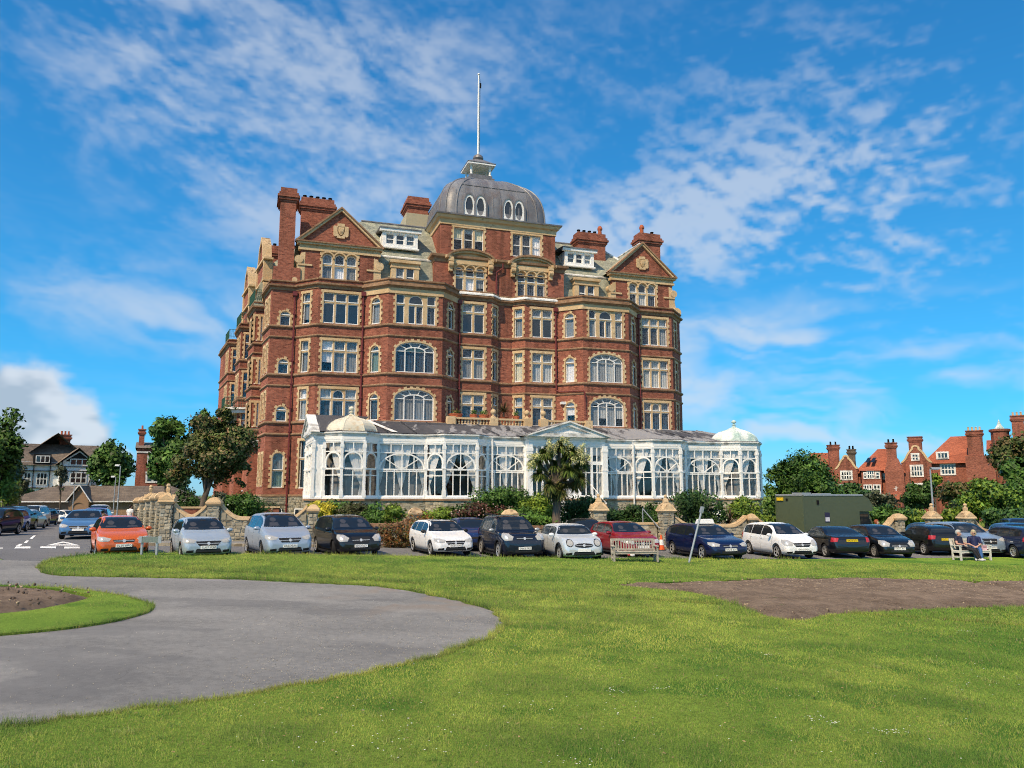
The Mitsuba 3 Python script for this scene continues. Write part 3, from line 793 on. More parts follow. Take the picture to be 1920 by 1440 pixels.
# facets of the front: 0 corner block front, 1 A cant, 2 A, 3 B cant, 4 B, 5 B cant, 6 C, 7 C cant, 8 gap, 9.. mirrored
def spec(i):
    """windows of facet i: list of (opening, lights, blinds, options)"""
    a, b = np.array(chain[i]), np.array(chain[i + 1]); L = float(np.linalg.norm(b - a)); k = i - (NS - 1); out = []
    pick = lambda *s: [s[j % len(s)] for j in range(6)]
    if k == 0:
        cx = L * 0.60
        for (z0, zs, zt) in ((15.32, 16.1, 16.12), (11.62, 12.4, 12.42), (8.02, 8.8, 8.82)):
            op, ls = w_arch(cx, z0, zs, 0.72, zt); out.append((op, ls, ['slate', 'pale'], dict(head='teeth')))
        op, ls = w_arch(cx - 0.08, 3.1, 5.3, 0.78, 4.35); out.append((op, ls, ['green', 'grey'], {}))
        return L, out
    if k < 0:
        if i in (NS - 2, NS - 4 + 0, 1, 4, 7):     # side faces seen edge-on: slit windows
            for z0, z1 in rows:
                for cx in (L * 0.3, L * 0.72):
                    op = sbox(cx - 0.3, z0 + 0.1, cx + 0.3, z1 - 0.2); out.append((op, [op], ['grey'], dict(head='lintel')))
            if i == NS - 2:
                for cx in (L * 0.3, L * 0.72): op = sbox(cx - 0.3, 3.2, cx + 0.3, 5.6); out.append((op, [op], ['slate'], dict(head='lintel')))
        elif i in (2, 5, 8):
            for z0, z1 in rows:
                op, ls = w_lights(L * 0.55, z0, z1, 0.66, 1, z0 + (z1 - z0) * 0.6); out.append((op, ls, ['slate', 'slate'] if z0 > 10 else ['white', 'grey'], dict(head='lintel')))
        return L, out
    if k > 17: return L, out
    m = k if k <= 8 else 16 - k; right = k > 8
    for r, (z0, z1) in enumerate(rows):
        zt = z0 + (z1 - z0) * (0.66 if r == 2 else 0.64)
        if m == 1 or m == 7:
            op, ls = w_lights(L * 0.5, z0, z1, 0.72, 1, zt)
            bl = {(1, 2, False): [('net', .75), 'net'], (1, 1, False): ['grey', 'net'], (1, 0, False): ['pale', 'white'], (7, 2, True): ['net', 'pale'], (7, 1, True): ['cream', 'cream'], (7, 0, True): ['slate', 'pale']}.get((m, r, right), ['slate', 'grey'])
            out.append((op, ls, bl, dict(head='lintel')))
        elif m == 2:
            op, ls = w_lights(L * 0.5, z0, z1, 2.62 if not right else 2.45, 3, zt, midarch=(r == 0))
            if not right: bl = [['navy', 'navy'], ['net', 'pale', 'grey', 'grey', 'grey', 'grey'], ['slate', 'pale', 'slate', 'slate', 'grey', 'pale']][2 - r]
            else: bl = [['slate', 'pale', 'slate', 'pale', 'net', 'pale'], ['pale', 'net', 'pale', 'pale', 'pale', 'net'], ['slate', 'grey']][2 - r]
            if r == 1 and not right: bl = [('white', .5), 'white', 'grey', 'grey', 'grey', 'grey']
            out.append((op, ls, bl, dict(head='lintel')))
        elif m == 6:
            op, ls = w_lights(L * (0.46 if not right else 0.54), z0, z1, 1.78, 2, zt, mu=0.16)
            bl = [['navy', ('net', .8), 'navy', ('net', .8)], ['grey', 'slate', 'grey', 'slate'], ['slate', ('pale', .8), 'slate', ('net', .8)]][2 - r]
            if right and r == 1: bl = ['pale', 'net']
            out.append((op, ls, bl, dict(head='lintel')))
        elif m in (3, 5):
            op, ls = w_arch(L * 0.5, z0, z1 - 0.75, 0.78, z0 + 1.55)
            bl = {(3, 2, 0): ['net', 'net'], (3, 1, 0): ['green', 'net'], (3, 0, 0): ['slate', 'grey'], (3, 2, 1): ['grey', 'navy'], (3, 1, 1): ['slate', 'slate'], (3, 0, 1): ['slate', 'slate'],
                  (5, 2, 1): ['net', 'pale'], (5, 1, 1): ['white', 'white'], (5, 0, 1): [('white', .4), 'pale']}.get((m, r, int(right)), ['slate', 'grey'])
            out.append((op, ls, bl, {}))
        elif m == 4:
            cx = L * 0.5
            if r == 2:
                op = sbox(cx - 1.52, z0, cx + 1.52, z1 - 0.1); ls = []
                for x, w in ((-1.2, 0.64), (1.2, 0.64)): ls += [sbox(cx + x - w / 2, z0, cx + x + w / 2, z0 + 1.45), sbox(cx + x - w / 2, z0 + 1.52, cx + x + w / 2, z1 - 0.1)]
                ls += [sbox(cx - 0.55, z0, cx - 0.035, z0 + 1.45), sbox(cx + 0.035, z0, cx + 0.55, z0 + 1.45), arch(cx, z0 + 1.52, z1 - 0.66, 1.1, 0.54)]
                out.append((op, ls, ['navy', 'navy', 'slate', 'navy', 'navy', 'slate', 'navy'] if not right else ['net', 'slate', 'grey', 'pale', 'slate', 'net', 'navy'], dict(head='lintel')))
            else:
                op, ls, fr = w_wide(cx, z0, z0 + 1.62, 3.0, 0.72)
                bl = [['slate', 'grey', 'slate', 'green'], ['grey', 'grey', 'slate', 'grey', 'net']][1 - r] if not right else (['net', 'pale', 'net'] if r == 1 else [('pale', .6), 'net', ('net', .65)])
                out.append((op, ls, bl, dict(extra_white=fr, frame=0.004, rail=False)))
    if k == 1:
        op, ls = w_lights(L * 0.62, 3.05, 6.55, 0.8, 1, 5.15); out.append((op, ls, ['navy', 'slate'], dict(head='lintel')))
    return L, out


for i in range(len(chain) - 1):
    M = FM(chain[i], chain[i + 1]); L, wins = spec(i)
    wall = sbox(0, 2.55, L, ZT)
    for w in wins: wall = wall.difference(w[0])
    put('wall', MB().prism(wall, 0.0, 0.42), 'm_brick', hotel, M)
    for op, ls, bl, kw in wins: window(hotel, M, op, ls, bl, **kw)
put('plinth', band(chain, rect_prof(-0.4, 0.07, ZB, 2.55)), 'm_rubble', hotel)
# string courses
for z0, z1, p in ((15.14, 15.36, 0.14), (14.34, 14.52, 0.10), (11.42, 11.64, 0.14), (10.62, 10.80, 0.10), (7.80, 8.02, 0.14), (6.95, 7.15, 0.12)):
    put('string_course', band(chain, [(-0.05, z0), (p * 0.35, z0), (p, z0 + 0.08), (p, z1 - 0.05), (p * 0.75, z1), (-0.05, z1)]), 'm_band', hotel)
put('plinth_course', band(chain[:NS + 3], rect_prof(-0.05, 0.13, 2.47, 2.62)), 'm_band', hotel)
# buff frieze, cornice and parapet
put('cornice', band(chain, [(-0.1, 18.1), (0.06, 18.1), (0.10, 18.28), (0.28, 18.36), (0.30, 18.48), (0.12, 18.52), (-0.1, 18.52)]), 'm_band', hotel)
put('parapet', band(chain, rect_prof(-0.25, 0.06, 18.5, 18.74)), 'm_brick', hotel)
put('parapet_coping', band(chain, [(-0.3, 18.74), (0.16, 18.74), (0.18, 18.78), (0.18, 18.86), (-0.3, 18.88)]), 'm_band', hotel)
for pl in (front[2:6], front[10:14]):
    put('frieze', band(pl, rect_prof(-0.05, 0.09, 17.72, 18.14)), 'm_stone', hotel)
    put('frieze_coping', band(pl, [(-0.2, 18.14), (0.12, 18.14), (0.2, 18.24), (0.34, 18.3), (0.34, 18.46), (0.1, 18.52), (0.1, 18.7), (0.2, 18.74), (0.2, 18.84), (-0.2, 18.86)]), 'm_band', hotel)
put('lead_flashing', band(front[5:11], [(0.0, 18.53), (0.33, 18.5), (0.31, 18.62), (0.09, 18.8), (0.0, 18.8)]), 'm_oldwhite', hotel)
put('flat_roof', MB().flat(Polygon(chain + [(8, 17)]).buffer(-0.2), 18.4, 18.5, HM), 'm_lead', hotel)
# downpipes
def pipe(s, t, z0, z1, parent=hotel, out=0.16, r=0.065):
    b = MB(); b.tube([(s, t - out, z0), (s, t - out, z1)], r, 8, HM); b.box(s - 0.17, s + 0.17, t - out - 0.14, t + 0.02, z1 - 0.02, z1 + 0.3, HM)
    for z in np.arange(z0 + 1, z1, 1.8): b.box(s - 0.1, s + 0.1, t - out - 0.09, t, z, z + 0.09, HM)
    return put('downpipe', b, 'm_pipe', parent)


mat('m_pipe', (0.16, 0.030, 0.028), 0.4, 0.4)
for s, t, z0 in ((front[0][0] - 0.05, 1.55, -1), (front[2][0] - 0.05, 0, 7.0), (front[5][0] + 0.1, 0, 8), (HC + 4.1, 0, 11.0), (front[13][0] + 0.1, 0, 8)): pipe(s, t, z0, 17.7)
b = MB(); b.tube([(HC + 4.1, -.16, 11.1), (HC + 4.3, -.3, 10.95), (HC + 5.8, -1.8, 10.9), (HC + 5.9, -1.85, 10.7), (HC + 5.9, -1.85, 8.0)], 0.06, 8, HM); put('downpipe', b, 'm_pipe', hotel)
b = MB(); b.tube([(-1.95, -0.3, 5.8), (-1.9, -.35, 3.2), (-1.95, -.4, 2.6), (-2.0, -.45, -1)], 0.09, 8, HM); put('downpipe', b, 'm_pipe', hotel)
b = MB(); b.box(HC + 4.35, HC + 4.75, -0.62, -0.3, 9.9, 10.1, HM); put('alarm_box', b, 'm_plainwhite', hotel)

# ---- roofs
def ring(s0, s1, t0, t1, z): return [[s0, t0, z], [s1, t0, z], [s1, t1, z], [s0, t1, z]]


def roof_loft(rings, m, parent, name='roof'):
    b = MB(); n = len(rings); v = np.array(rings, float).reshape(-1, 3); q = []
    for i in range(n - 1):
        for j in range(4): q.append([i * 4 + j, i * 4 + (j + 1) % 4, (i + 1) * 4 + (j + 1) % 4, (i + 1) * 4 + j])
    q += [[3, 2, 1, 0], [(n - 1) * 4 + k for k in range(4)]]
    return put(name, b.raw(v, q, HM), m, parent)


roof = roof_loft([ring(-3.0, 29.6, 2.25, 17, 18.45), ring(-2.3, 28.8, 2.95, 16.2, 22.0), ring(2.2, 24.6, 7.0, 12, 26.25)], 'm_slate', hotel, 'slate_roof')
put('break_lead', band([(-2.2, 2.93), (7.6, 2.93)], [(-0.2, 21.92), (0.06, 21.9), (0.08, 22.0), (-0.2, 22.16)]), 'm_oldwhite', roof)
put('break_lead', band([(19.2, 2.93), (28.8, 2.93)], [(-0.2, 21.92), (0.06, 21.9), (0.08, 22.0), (-0.2, 22.16)]), 'm_oldwhite', roof)
for sa, sb in ((2.2, 8.6), (18, 24.6)): put('ridge_roll', MB().tube([(sa, 7, 26.27), (sb, 7, 26.27)], 0.11, 8, HM), 'm_lead', roof)
b = MB(); b.tube([(24.6, 7, 26.27), (28.8, 2.95, 22.0)], 0.16, 6, HM); put('hip_lead', b, 'm_oldwhite', roof)


def chimney(s0, s1, t0, t1, z0, z1, pots, terracotta=()):
    b = MB(); b.box(s0, s1, t0, t1, z0, z1 - 1.15, HM)
    for e, za, zb in ((0.06, z1 - 1.15, z1 - 1.0), (0.16, z1 - 1.0, z1 - 0.8), (0.26, z1 - 0.8, z1 - 0.62), (0.16, z1 - 0.62, z1 - 0.4), (0.04, z1 - 0.4, z1)):
        b.box(s0 - e, s1 + e, t0 - e, t1 + e, za, zb, HM)
    c = put('chimney', b, 'm_brick', hotel)
    for k in range(pots):
        s = s0 + (s1 - s0) * (k + 0.5) / pots; tall = k in terracotta
        pm = MB(); pm.lathe([(0.0, 0), (0.15, 0), (0.13, 0.25), (0.17, 0.3), (0.17, 0.36), (0.1, 0.36), (0.0, 0.3)] if not tall else [(0, 0), (0.2, 0), (0.17, 0.5), (0.24, 0.6), (0.24, 0.75), (0.14, 0.95), (0, 0.95)], 10, HM @ TR(s, (t0 + t1) / 2, z1))
        put('chimney_pot', pm, 'm_pot' if tall else 'm_dark', c, smooth=40)
    return c


mat('m_pot', (0.42, 0.12, 0.06), 0.8, 0.2)
b = MB(); b.box(-5.0, -3.0, 1.75, 5.0, 18.3, 20.0, HM); put('wall', b, 'm_brick', hotel)
chimney(-4.66, -3.5, 2.0, 4.2, 18.3, 26.5, 1)
chimney(-2.95, -0.35, 5.2, 6.4, 22, 27.15, 5)
chimney(22.0, 24.75, 5.2, 6.3, 22, 26.95, 5, (4,))
chimney(27.75, 29.9, 4.0, 5.1, 21, 27.1, 2, (0,))
chimney(-5.3, -2.5, 13.0, 14.2, 20, 25.2, 3)
b = MB(); b.box(6.5, 8.7, 9.0, 12, 24, 28.3, HM); put('rendered_stack', b, mat('m_render', (.40, .36, .26), .85, .2), hotel)
chimney(6.7, 8.6, 9.2, 11.6, 27.6, 30.0, 2)

# ---- side gables (seen edge-on at the left)
def side_gable(c, z0, zt):
    c = np.asarray(c, float); d = dS; M = np.eye(4); M[:2, 0] = -d; M[:2, 1] = [d[1], -d[0]]; M[:2, 3] = c + d * 4.6
    wz = zt - z0
    g = Polygon([(0, z0), (4.6, z0), (4.6, z0 + .28 * wz), (4.2, z0 + .34 * wz), (4.2, z0 + .60 * wz), (3.7, z0 + .64 * wz), (3.2, z0 + .86 * wz), (2.3, zt), (1.4, z0 + .86 * wz), (0.9, z0 + .64 * wz), (0.4, z0 + .60 * wz), (0.4, z0 + .34 * wz), (0, z0 + .28 * wz)])
    k = put('side_gable', MB().prism(g, 0, 0.5), 'm_brick', hotel, M)
    b = MB(); cop = g.exterior.buffer(0.14).intersection(sbox(-1, z0 + 0.3, 6, zt + 1)); b.prism(cop, -0.14, 0.62)
    for x, z in ((4.35, z0 + .2 * wz), (4.0, z0 + .48 * wz), (3.9, z0 + .62 * wz), (0.25, z0 + .2 * wz)): b.add(trimesh.creation.cylinder(0.34, 0.62, sections=14), np.array([[1, 0, 0, x], [0, 0, 1, 0.24], [0, 1, 0, z], [0, 0, 0, 1.0]]))
    for z in (z0 + .32 * wz, z0 + .62 * wz): b.box(-0.15, 4.75, -0.2, 0.6, z, z + 0.16)
    put('scrolled_coping', b, 'm_stone', k, M)


side_gable(c2 + S2 * 0.6 - dS * 0.3, 18.6, 25.1)
side_gable(c3 + S2 * 0.6 - dS * 0.2, 18.6, 24.9)
b = MB(); q = [w2h(*(c2 + S2 * 1.0 + dS * k)) for k in (-0.5, 4, 14)]; b.flat(Polygon([q[0], (q[0][0] + 5, q[0][1] + 1), (q[2][0] + 6, q[2][1]), q[2]]), 18.5, 18.6, HM); put('flat_roof', b, 'm_lead', hotel)
roof_loft([ring(-6.4, 3, 9.0, 28, 18.5), ring(-5.6, 3, 9.5, 27, 22.0), ring(-3.0, 1, 10.5, 26, 24.4)], 'm_slate', hotel, 'slate_roof')
def railing(pl, z0, h, m='m_green', parent=hotel, n=None):
    b = MB(); p = np.asarray(pl, float); L = np.r_[0, np.cumsum(np.linalg.norm(np.diff(p, axis=0), axis=1))]
    pp = np.column_stack([p, np.full(len(p), z0 + h)]); b.tube(pp, 0.03, 6, HM); b.tube(pp - [0, 0, h * 0.8], 0.02, 6, HM)
    for s in np.arange(0, L[-1], 0.16):
        x, y = np.interp(s, L, p[:, 0]), np.interp(s, L, p[:, 1]); b.box(x - .012, x + .012, y - .012, y + .012, z0, z0 + h, HM)
    return put('balcony_railing', b, m, parent)


mat('m_green', (0.03, 0.10, 0.075), 0.5, 0.3)
railing(offset(side[6:10], 0.1), 19.0, 0.9); railing(offset(side[3:7], 0.1), 19.0, 0.9); railing(offset(side[1:4], 0.1), 19.0, 0.9)
for cc, z, dpt in ((c2, 7.05, 1.0), (c3, 10.7, 1.2)):
    q = [w2h(*p) for p in (cc + dS * 2.4, cc - S2 * dpt + dS * 2.2, cc - S2 * dpt - dS * 0.3, cc + S2 * 1.0 - dS * dpt, cc + S2 * 1.0)]
    b = MB(); b.flat(Polygon(q), z - 0.18, z, HM); b.flat(Polygon(q).buffer(-0.3), z - 0.5, z - 0.18, HM); put('balcony_slab', b, 'm_oldwhite', hotel); railing(q, z, 0.95)

# ---- the two front gables
def relief(parent, M, cx, cz, r):
    """carved shield in a strapwork frame"""
    b = MB(); sh = Polygon([(cx - .34 * r, cz + .5 * r), (cx + .34 * r, cz + .5 * r), (cx + .36 * r, cz), (cx + .2 * r, cz - .42 * r), (cx, cz - .58 * r), (cx - .2 * r, cz - .42 * r), (cx - .36 * r, cz)])
    fr = unary_union([sbox(cx - .45 * r, cz + .5 * r, cx + .45 * r, cz + 1.0 * r), sbox(cx - .85 * r, cz - .35 * r, cx + .85 * r, cz + .55 * r).buffer(.1 * r), sbox(cx - .5 * r, cz - .95 * r, cx + .5 * r, cz - .4 * r), Point(cx - .7 * r, cz - .5 * r).buffer(.25 * r), Point(cx + .7 * r, cz - .5 * r).buffer(.25 * r)])
    b.prism(fr.difference(sh.buffer(0.1 * r)), -0.12, 0.1); b.prism(sh, -0.16, 0.1)
    for a in range(9): b.box(cx - .2 * r + .05 * r * a - .015, cx - .2 * r + .05 * r * a + .015, -0.2, 0.0, cz - .3 * r + .12 * r * (a % 3), cz + .25 * r + 0.08 * r * (a % 2))
    put('carved_shield', b, 'm_stone', parent, M)


GT = 1.9
for cs, bl in ((0.0, ['grey', 'net', 'white', 'slate', 'grey', 'net']), (2 * HC - 0.05, ['slate', 'net', 'pale', 'navy', 'slate', 'net'])):
    hw = 3.02; zE0, zE1, zA = 21.55, 22.25, 25.2
    M = HM @ TR(cs - hw, GT, 0)
    op, ls = w_lights(hw + (-0.02), 19.25, 21.48, 2.62, 3, 20.45, mu=0.2, toparch=True)
    wall = sbox(0, 18.4, 2 * hw, zE0).difference(op); ped = Polygon([(0.0, zE1), (2 * hw, zE1), (hw, zA - 0.15)])
    g = put('gable', MB().prism(wall, 0, 0.4).prism(ped, 0.02, 0.42), 'm_brick', hotel, M)
    window(hotel, M, op, ls, bl, head='lintel', proud=0.06)
    b = MB()
    for k in range(3):      # little interlaced hood arches above the lights
        x = hw - 0.02 + (k - 1) * 0.94; b.prism(arch(x, 21.0, 21.05, 0.98).exterior.buffer(0.05).intersection(sbox(-9, 21.05, 99, 21.56)), -0.13, 0.05)
    MBR = MB()
    b.prism(sbox(-0.18, zE0, 2 * hw + 0.18, zE0 + 0.22), -0.12, 0.4); b.prism(sbox(-0.1, zE0 + 0.22, 2 * hw + 0.1, zE0 + 0.46), -0.06, 0.4); b.prism(sbox(-0.3, zE0 + 0.46, 2 * hw + 0.3, zE0 + 0.6), -0.3, 0.4); MBR.prism(sbox(-0.38, zE0 + 0.6, 2 * hw + 0.38, zE1), -0.4, 0.4)
    rake = Polygon([(-0.3, zE1), (hw, zA), (2 * hw + 0.3, zE1), (2 * hw + 0.02, zE1), (hw, zA - 0.2), (-0.02, zE1)]); b.prism(rake, -0.2, 0.5)
    rake2 = Polygon([(-0.45, zE1 + 0.02), (hw, zA + 0.13), (2 * hw + 0.45, zE1 + 0.02), (2 * hw + 0.28, zE1 + 0.02), (hw, zA - 0.02), (-0.28, zE1 + 0.02)]); b.prism(rake2, -0.34, 0.5) if False else MBR.prism(rake2, -0.3, 0.5)
    for sx in (0, 1):      # scrolls down both sides
        X = lambda x: (-x if sx == 0 else 2 * hw + x)
        body = Polygon([(X(-0.35), 18.5), (X(0.75), 18.5), (X(0.62), 18.9), (X(0.3), 19.5), (X(0.22), 20.0), (X(0.28), 20.6), (X(-0.05), 21.3), (X(-0.35), 21.4)]).buffer(0)
        b.prism(body, -0.02, 0.42); b.prism(Point(X(0.38), 19.05).buffer(0.42, 12), -0.12, 0.46); b.prism(Point(X(0.12), 20.75).buffer(0.32, 12), -0.12, 0.46); b.prism(Point(X(0.38), 19.05).buffer(0.2, 12), -0.2, 0.46)
        b.prism(sbox(min(X(-0.9), X(0.2)), 20.28, max(X(-0.9), X(0.2)), 20.42), -0.1, 0.4)
    put('gable_trim', b, 'm_stone', g, M); put('gable_coping', MBR, 'm_band', g, M)
    relief(g, M, hw, 23.35, 0.62)
    rb = MB(); rb.raw([[-0.35, 0.45, zE1 - .02], [hw, 0.45, zA + .06], [2 * hw + .35, 0.45, zE1 - .02], [-0.35, 7.5, zE1 - .02], [hw, 7.5, zA + .06], [2 * hw + .35, 7.5, zE1 - .02]], [[0, 2, 1], [3, 4, 5], [0, 1, 4], [0, 4, 3], [1, 2, 5], [1, 5, 4]], M)
    put('gable_roof', rb, 'm_slate', g)
    b = MB(); b.tube([(hw, 0.3, zA + .12), (hw, 5.5, zA + .12)], 0.09, 6, M); put('ridge_lead', b, 'm_oldwhite', g)

# ---- dormers
for s0, s1, m in ((3.55, 6.5, 0), (19.85, 22.7, 1)):          # white upper dormers, three sashes each
    z0, z1 = 23.0, 24.25; t = 3.35
    M = HM @ TR(s0, t, 0); w = s1 - s0
    ls = [sbox(0.28 + k * (w - .56 + .16) / 3, z0 + 0.22, 0.28 + k * (w - .56 + .16) / 3 + (w - .56 - .32) / 3, z1 - 0.1) for k in range(3)]
    fr = sbox(0, z0, w, z1 + 0.1).difference(unary_union(ls))
    d = put('dormer', MB().prism(fr, 0.0, 0.22).box(0, 0.12, 0.22, 3, z0, z1).box(w - .12, w, 0.22, 3, z0, z1).prism(sbox(-0.25, z1 + 0.05, w + 0.25, z1 + 0.28), -0.22, 0.1).prism(sbox(-0.1, z0 - 0.12, w + 0.1, z0), -0.12, 0.2), 'm_white', hotel, M)
    put('dormer_roof', MB().hexa([[-.3, -.3, z1 + .28], [w + .3, -.3, z1 + .28], [w + .3, 3.6, z1 + .6], [-.3, 3.6, z1 + .6], [-.3, -.3, z1 + .36], [w + .3, -.3, z1 + .36], [w + .3, 3.6, z1 + .75], [-.3, 3.6, z1 + .75]]), 'm_lead', d, M)
    sb = []
    for g in ls: sb.append(sbox(g.bounds[0], (g.bounds[1] + g.bounds[3]) / 2 - .03, g.bounds[2], (g.bounds[1] + g.bounds[3]) / 2 + .03))
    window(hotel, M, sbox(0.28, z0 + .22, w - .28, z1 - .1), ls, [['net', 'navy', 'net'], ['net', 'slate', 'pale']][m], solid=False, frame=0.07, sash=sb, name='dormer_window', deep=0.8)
for s0, s1 in ((4.12, 6.4), (20.25, 22.55)):                       # stone lower dormers
    z0, z1 = 19.15, 21.3; t = 2.1; w = s1 - s0; M = HM @ TR(s0, t, 0)
    ls = [sbox(0.4, 19.35, w / 2 - .1, 20.95), sbox(w / 2 + .1, 19.35, w - .4, 20.95)]
    b = MB().prism(sbox(0, z0 - .6, w, z1).difference(unary_union(ls)), 0, 0.9).prism(sbox(-0.12, z1 - .02, w + .12, z1 + .22), -0.18, 0.9).prism(sbox(-0.08, z1 - .42, w + .08, z1 - .3), -0.06, 0.3)
    d = put('dormer', b, 'm_stone', hotel, M)
    sb = [sbox(g.bounds[0], 20.12, g.bounds[2], 20.2) for g in ls]
    window(hotel, M, sbox(.4, 19.35, w - .4, 20.95), ls, ['net', 'navy', 'slate'] if s0 < 10 else ['navy', 'slate'], solid=False, frame=0.07, sash=sb, name='dormer_window', deep=0.7)

# ---- centre: attic storey, tower storey
AT, ah = 2.0, 5.75
M = HM @ TR(HC - ah, AT, 0)
wall = sbox(0, 18.4, 2 * ah, 22.3); wn2 = []
for cx in (ah - 2.72, ah + 2.72):
    op, ls = w_lights(cx, 19.3, 21.5, 2.5, 3, 20.5, mu=0.2, toparch=True); wn2.append((cx, op, ls)); wall = wall.difference(op)
attic = put('attic_wall', MB().prism(wall, 0, 0.4).box(0, 0.4, 0.4, 12, 18.4, 22.3).box(2 * ah - .4, 2 * ah, 0.4, 12, 18.4, 22.3), 'm_brick', hotel, M)
for j, (cx, op, ls) in enumerate(wn2):
    window(hotel, M, op, ls, [['navy', ('net', .7), 'white', 'navy', ('net', .6), 'net'], ['slate', 'navy']][j], head='lintel', proud=0.08)
    b = MB()
    for k in range(3):
        x = cx + (k - 1) * 0.9; b.prism(arch(x, 21.1, 21.12, 0.96).exterior.buffer(0.05).intersection(sbox(-9, 21.12, 99, 99)), -0.16, 0.05)
    b.prism(sbox(cx - 1.55, 21.62, cx + 1.55, 22.0), -0.2, 0.3)
    seg = arch(cx, 22.0, 22.02, 3.5, 0.62, 20); b.prism(seg, -0.16, 0.35)
    b.prism(arch(cx, 22.0, 22.02, 3.9, 0.74, 22).difference(arch(cx, 21.5, 22.02, 3.5, 0.58, 20)).intersection(sbox(-9, 22.02, 99, 99)), -0.4, 0.4)
    put('pediment_hood', MB().prism(arch(cx, 22.0, 22.02, 4.25, 0.9, 22).difference(arch(cx, 21.5, 22.02, 3.9, 0.74, 22)).intersection(sbox(-9, 22.02, 99, 99)), -0.55, 0.4), 'm_band', attic, M)
    for sx in (-1, 1):
        x = cx + sx * 1.72
        b.box(x - .22, x + .22, -0.46, 0.1, 21.75, 22.1); b.add(trimesh.creation.cylinder(0.24, 0.36, sections=12), np.array([[0, 0, 1, x], [1, 0, 0, -.3], [0, 1, 0, 21.5], [0, 0, 0, 1.0]])); b.box(x - .15, x + .15, -0.3, 0.1, 20.95, 21.5)
        b.box(cx + sx * 2.0 - .2, cx + sx * 2.0 + .2, -0.5, 0.1, 22.0, 22.25)
    put('arched_pediment', b, 'm_stone', attic, M)
put('attic_cornice', band([(HC - ah, 14), (HC - ah, AT), (HC + ah, AT), (HC + ah, 14)], [(-0.3, 21.72), (0.05, 21.72), (0.1, 22.0), (0.32, 22.12), (0.36, 22.3), (-0.3, 22.45)]), 'm_band', attic)
b = MB(); b.tube([(HC + .1, AT - .25, 22.0), (HC + .1, AT - .25, 21.6), (HC - .45, AT - .2, 21.2), (HC - .5, AT - .2, 19.0)], 0.06, 8, HM); put('downpipe', b, 'm_pipe', hotel)
TT, th_, TD = 2.5, 5.16, 13.2
M = HM @ TR(HC - th_, TT, 0)
wall = sbox(0, 22.2, 2 * th_, 25.3); wn3 = []
for cx in (th_ - 2.72, th_ + 2.5):
    op = sbox(cx - 1.3, 23.0, cx + 1.3, 25.02); ls = [sbox(cx - 1.3 + k * .92, 23.0, cx - 1.3 + k * .92 + .76, 25.02) for k in range(3)]; wn3.append((cx, op, ls)); wall = wall.difference(op)
tower = put('tower_wall', MB().prism(wall, 0, 0.4).box(0, 0.4, 0.4, TD, 22.2, 25.3).box(2 * th_ - .4, 2 * th_, 0.4, TD, 22.2, 25.3).box(0, 2 * th_, TD, TD + .4, 22.2, 25.3), 'm_brick', hotel, M)
for j, (cx, op, ls) in enumerate(wn3):
    sb = [sbox(g.bounds[0], 24.0, g.bounds[2], 24.07) for g in ls]
    window(hotel, M, op, ls, [[('cream', .42), ('pale', .2), ('cream', .45)], ['slate', 'slate', ('white', .95)]][j], head='lintel', sash=sb)
put('tower_cornice', band([(HC - th_, TT + TD), (HC - th_, TT), (HC + th_, TT), (HC + th_, TT + TD)], [(-0.4, 25.2), (0.08, 25.2), (0.1, 25.62), (0.3, 25.72), (0.42, 25.98), (-0.4, 26.05)]), 'm_stone', hotel)
put('tower_gutter', band([(HC - th_, TT + TD), (HC - th_, TT), (HC + th_, TT), (HC + th_, TT + TD)], [(-0.4, 26.0), (0.50, 25.96), (0.52, 26.08), (-0.4, 26.2)]), 'm_lead', hotel)
# dome: a square-planned curved roof with rounded rolls
dcx, dct = HC - 0.12, TT + 5.65
prof = [(4.86, 5.4, 26.05), (4.87, 5.4, 26.5), (4.82, 5.36, 27.3), (4.70, 5.22, 28.15), (4.40, 4.9, 29.0), (3.90, 4.4, 29.75), (3.15, 3.6, 30.4), (2.3, 2.7, 30.9), (1.55, 1.75, 31.2), (1.25, 1.3, 31.3)]
zz = np.array([p[2] for p in prof]); fa, fb = PchipInterpolator(range(len(prof)), [p[0] for p in prof]), PchipInterpolator(range(len(prof)), [p[1] for p in prof]); fz = PchipInterpolator(range(len(prof)), zz)
kk = np.linspace(0, len(prof) - 1, 34); A, B_, Z = fa(kk), fb(kk), fz(kk)
def dome_ring(a, b_, z, rr=0.0):
    r = min(1.2, a * 0.4); pts = []
    for sx, sy, a0 in ((1, -1, -90), (1, 1, 0), (-1, 1, 90), (-1, -1, 180)):
        for t in np.linspace(a0, a0 + 90, 7): pts.append([dcx + sx * (a - r) + r * math.cos(math.radians(t)), dct + sy * (b_ - r) + r * math.sin(math.radians(t)), z])
    return pts
v = np.array([dome_ring(a, b_, z) for a, b_, z in zip(A, B_, Z)]); nr_ = v.shape[1]; q = []
for i in range(len(kk) - 1):
    for j in range(nr_): q.append([i * nr_ + j, i * nr_ + (j + 1) % nr_, (i + 1) * nr_ + (j + 1) % nr_, (i + 1) * nr_ + j])
vv = v.reshape(-1, 3); top = len(vv); vv = np.vstack([vv, [[dcx, dct, Z[-1]]]])
f = np.array(q); f = np.vstack([f[:, [0, 1, 2]], f[:, [0, 2, 3]], [[(len(kk) - 1) * nr_ + j, (len(kk) - 1) * nr_ + (j + 1) % nr_, top] for j in range(nr_)]])
dome = put('dome', trimesh.Trimesh(vv, f, process=False), 'm_lead', hotel, HM, smooth=50)
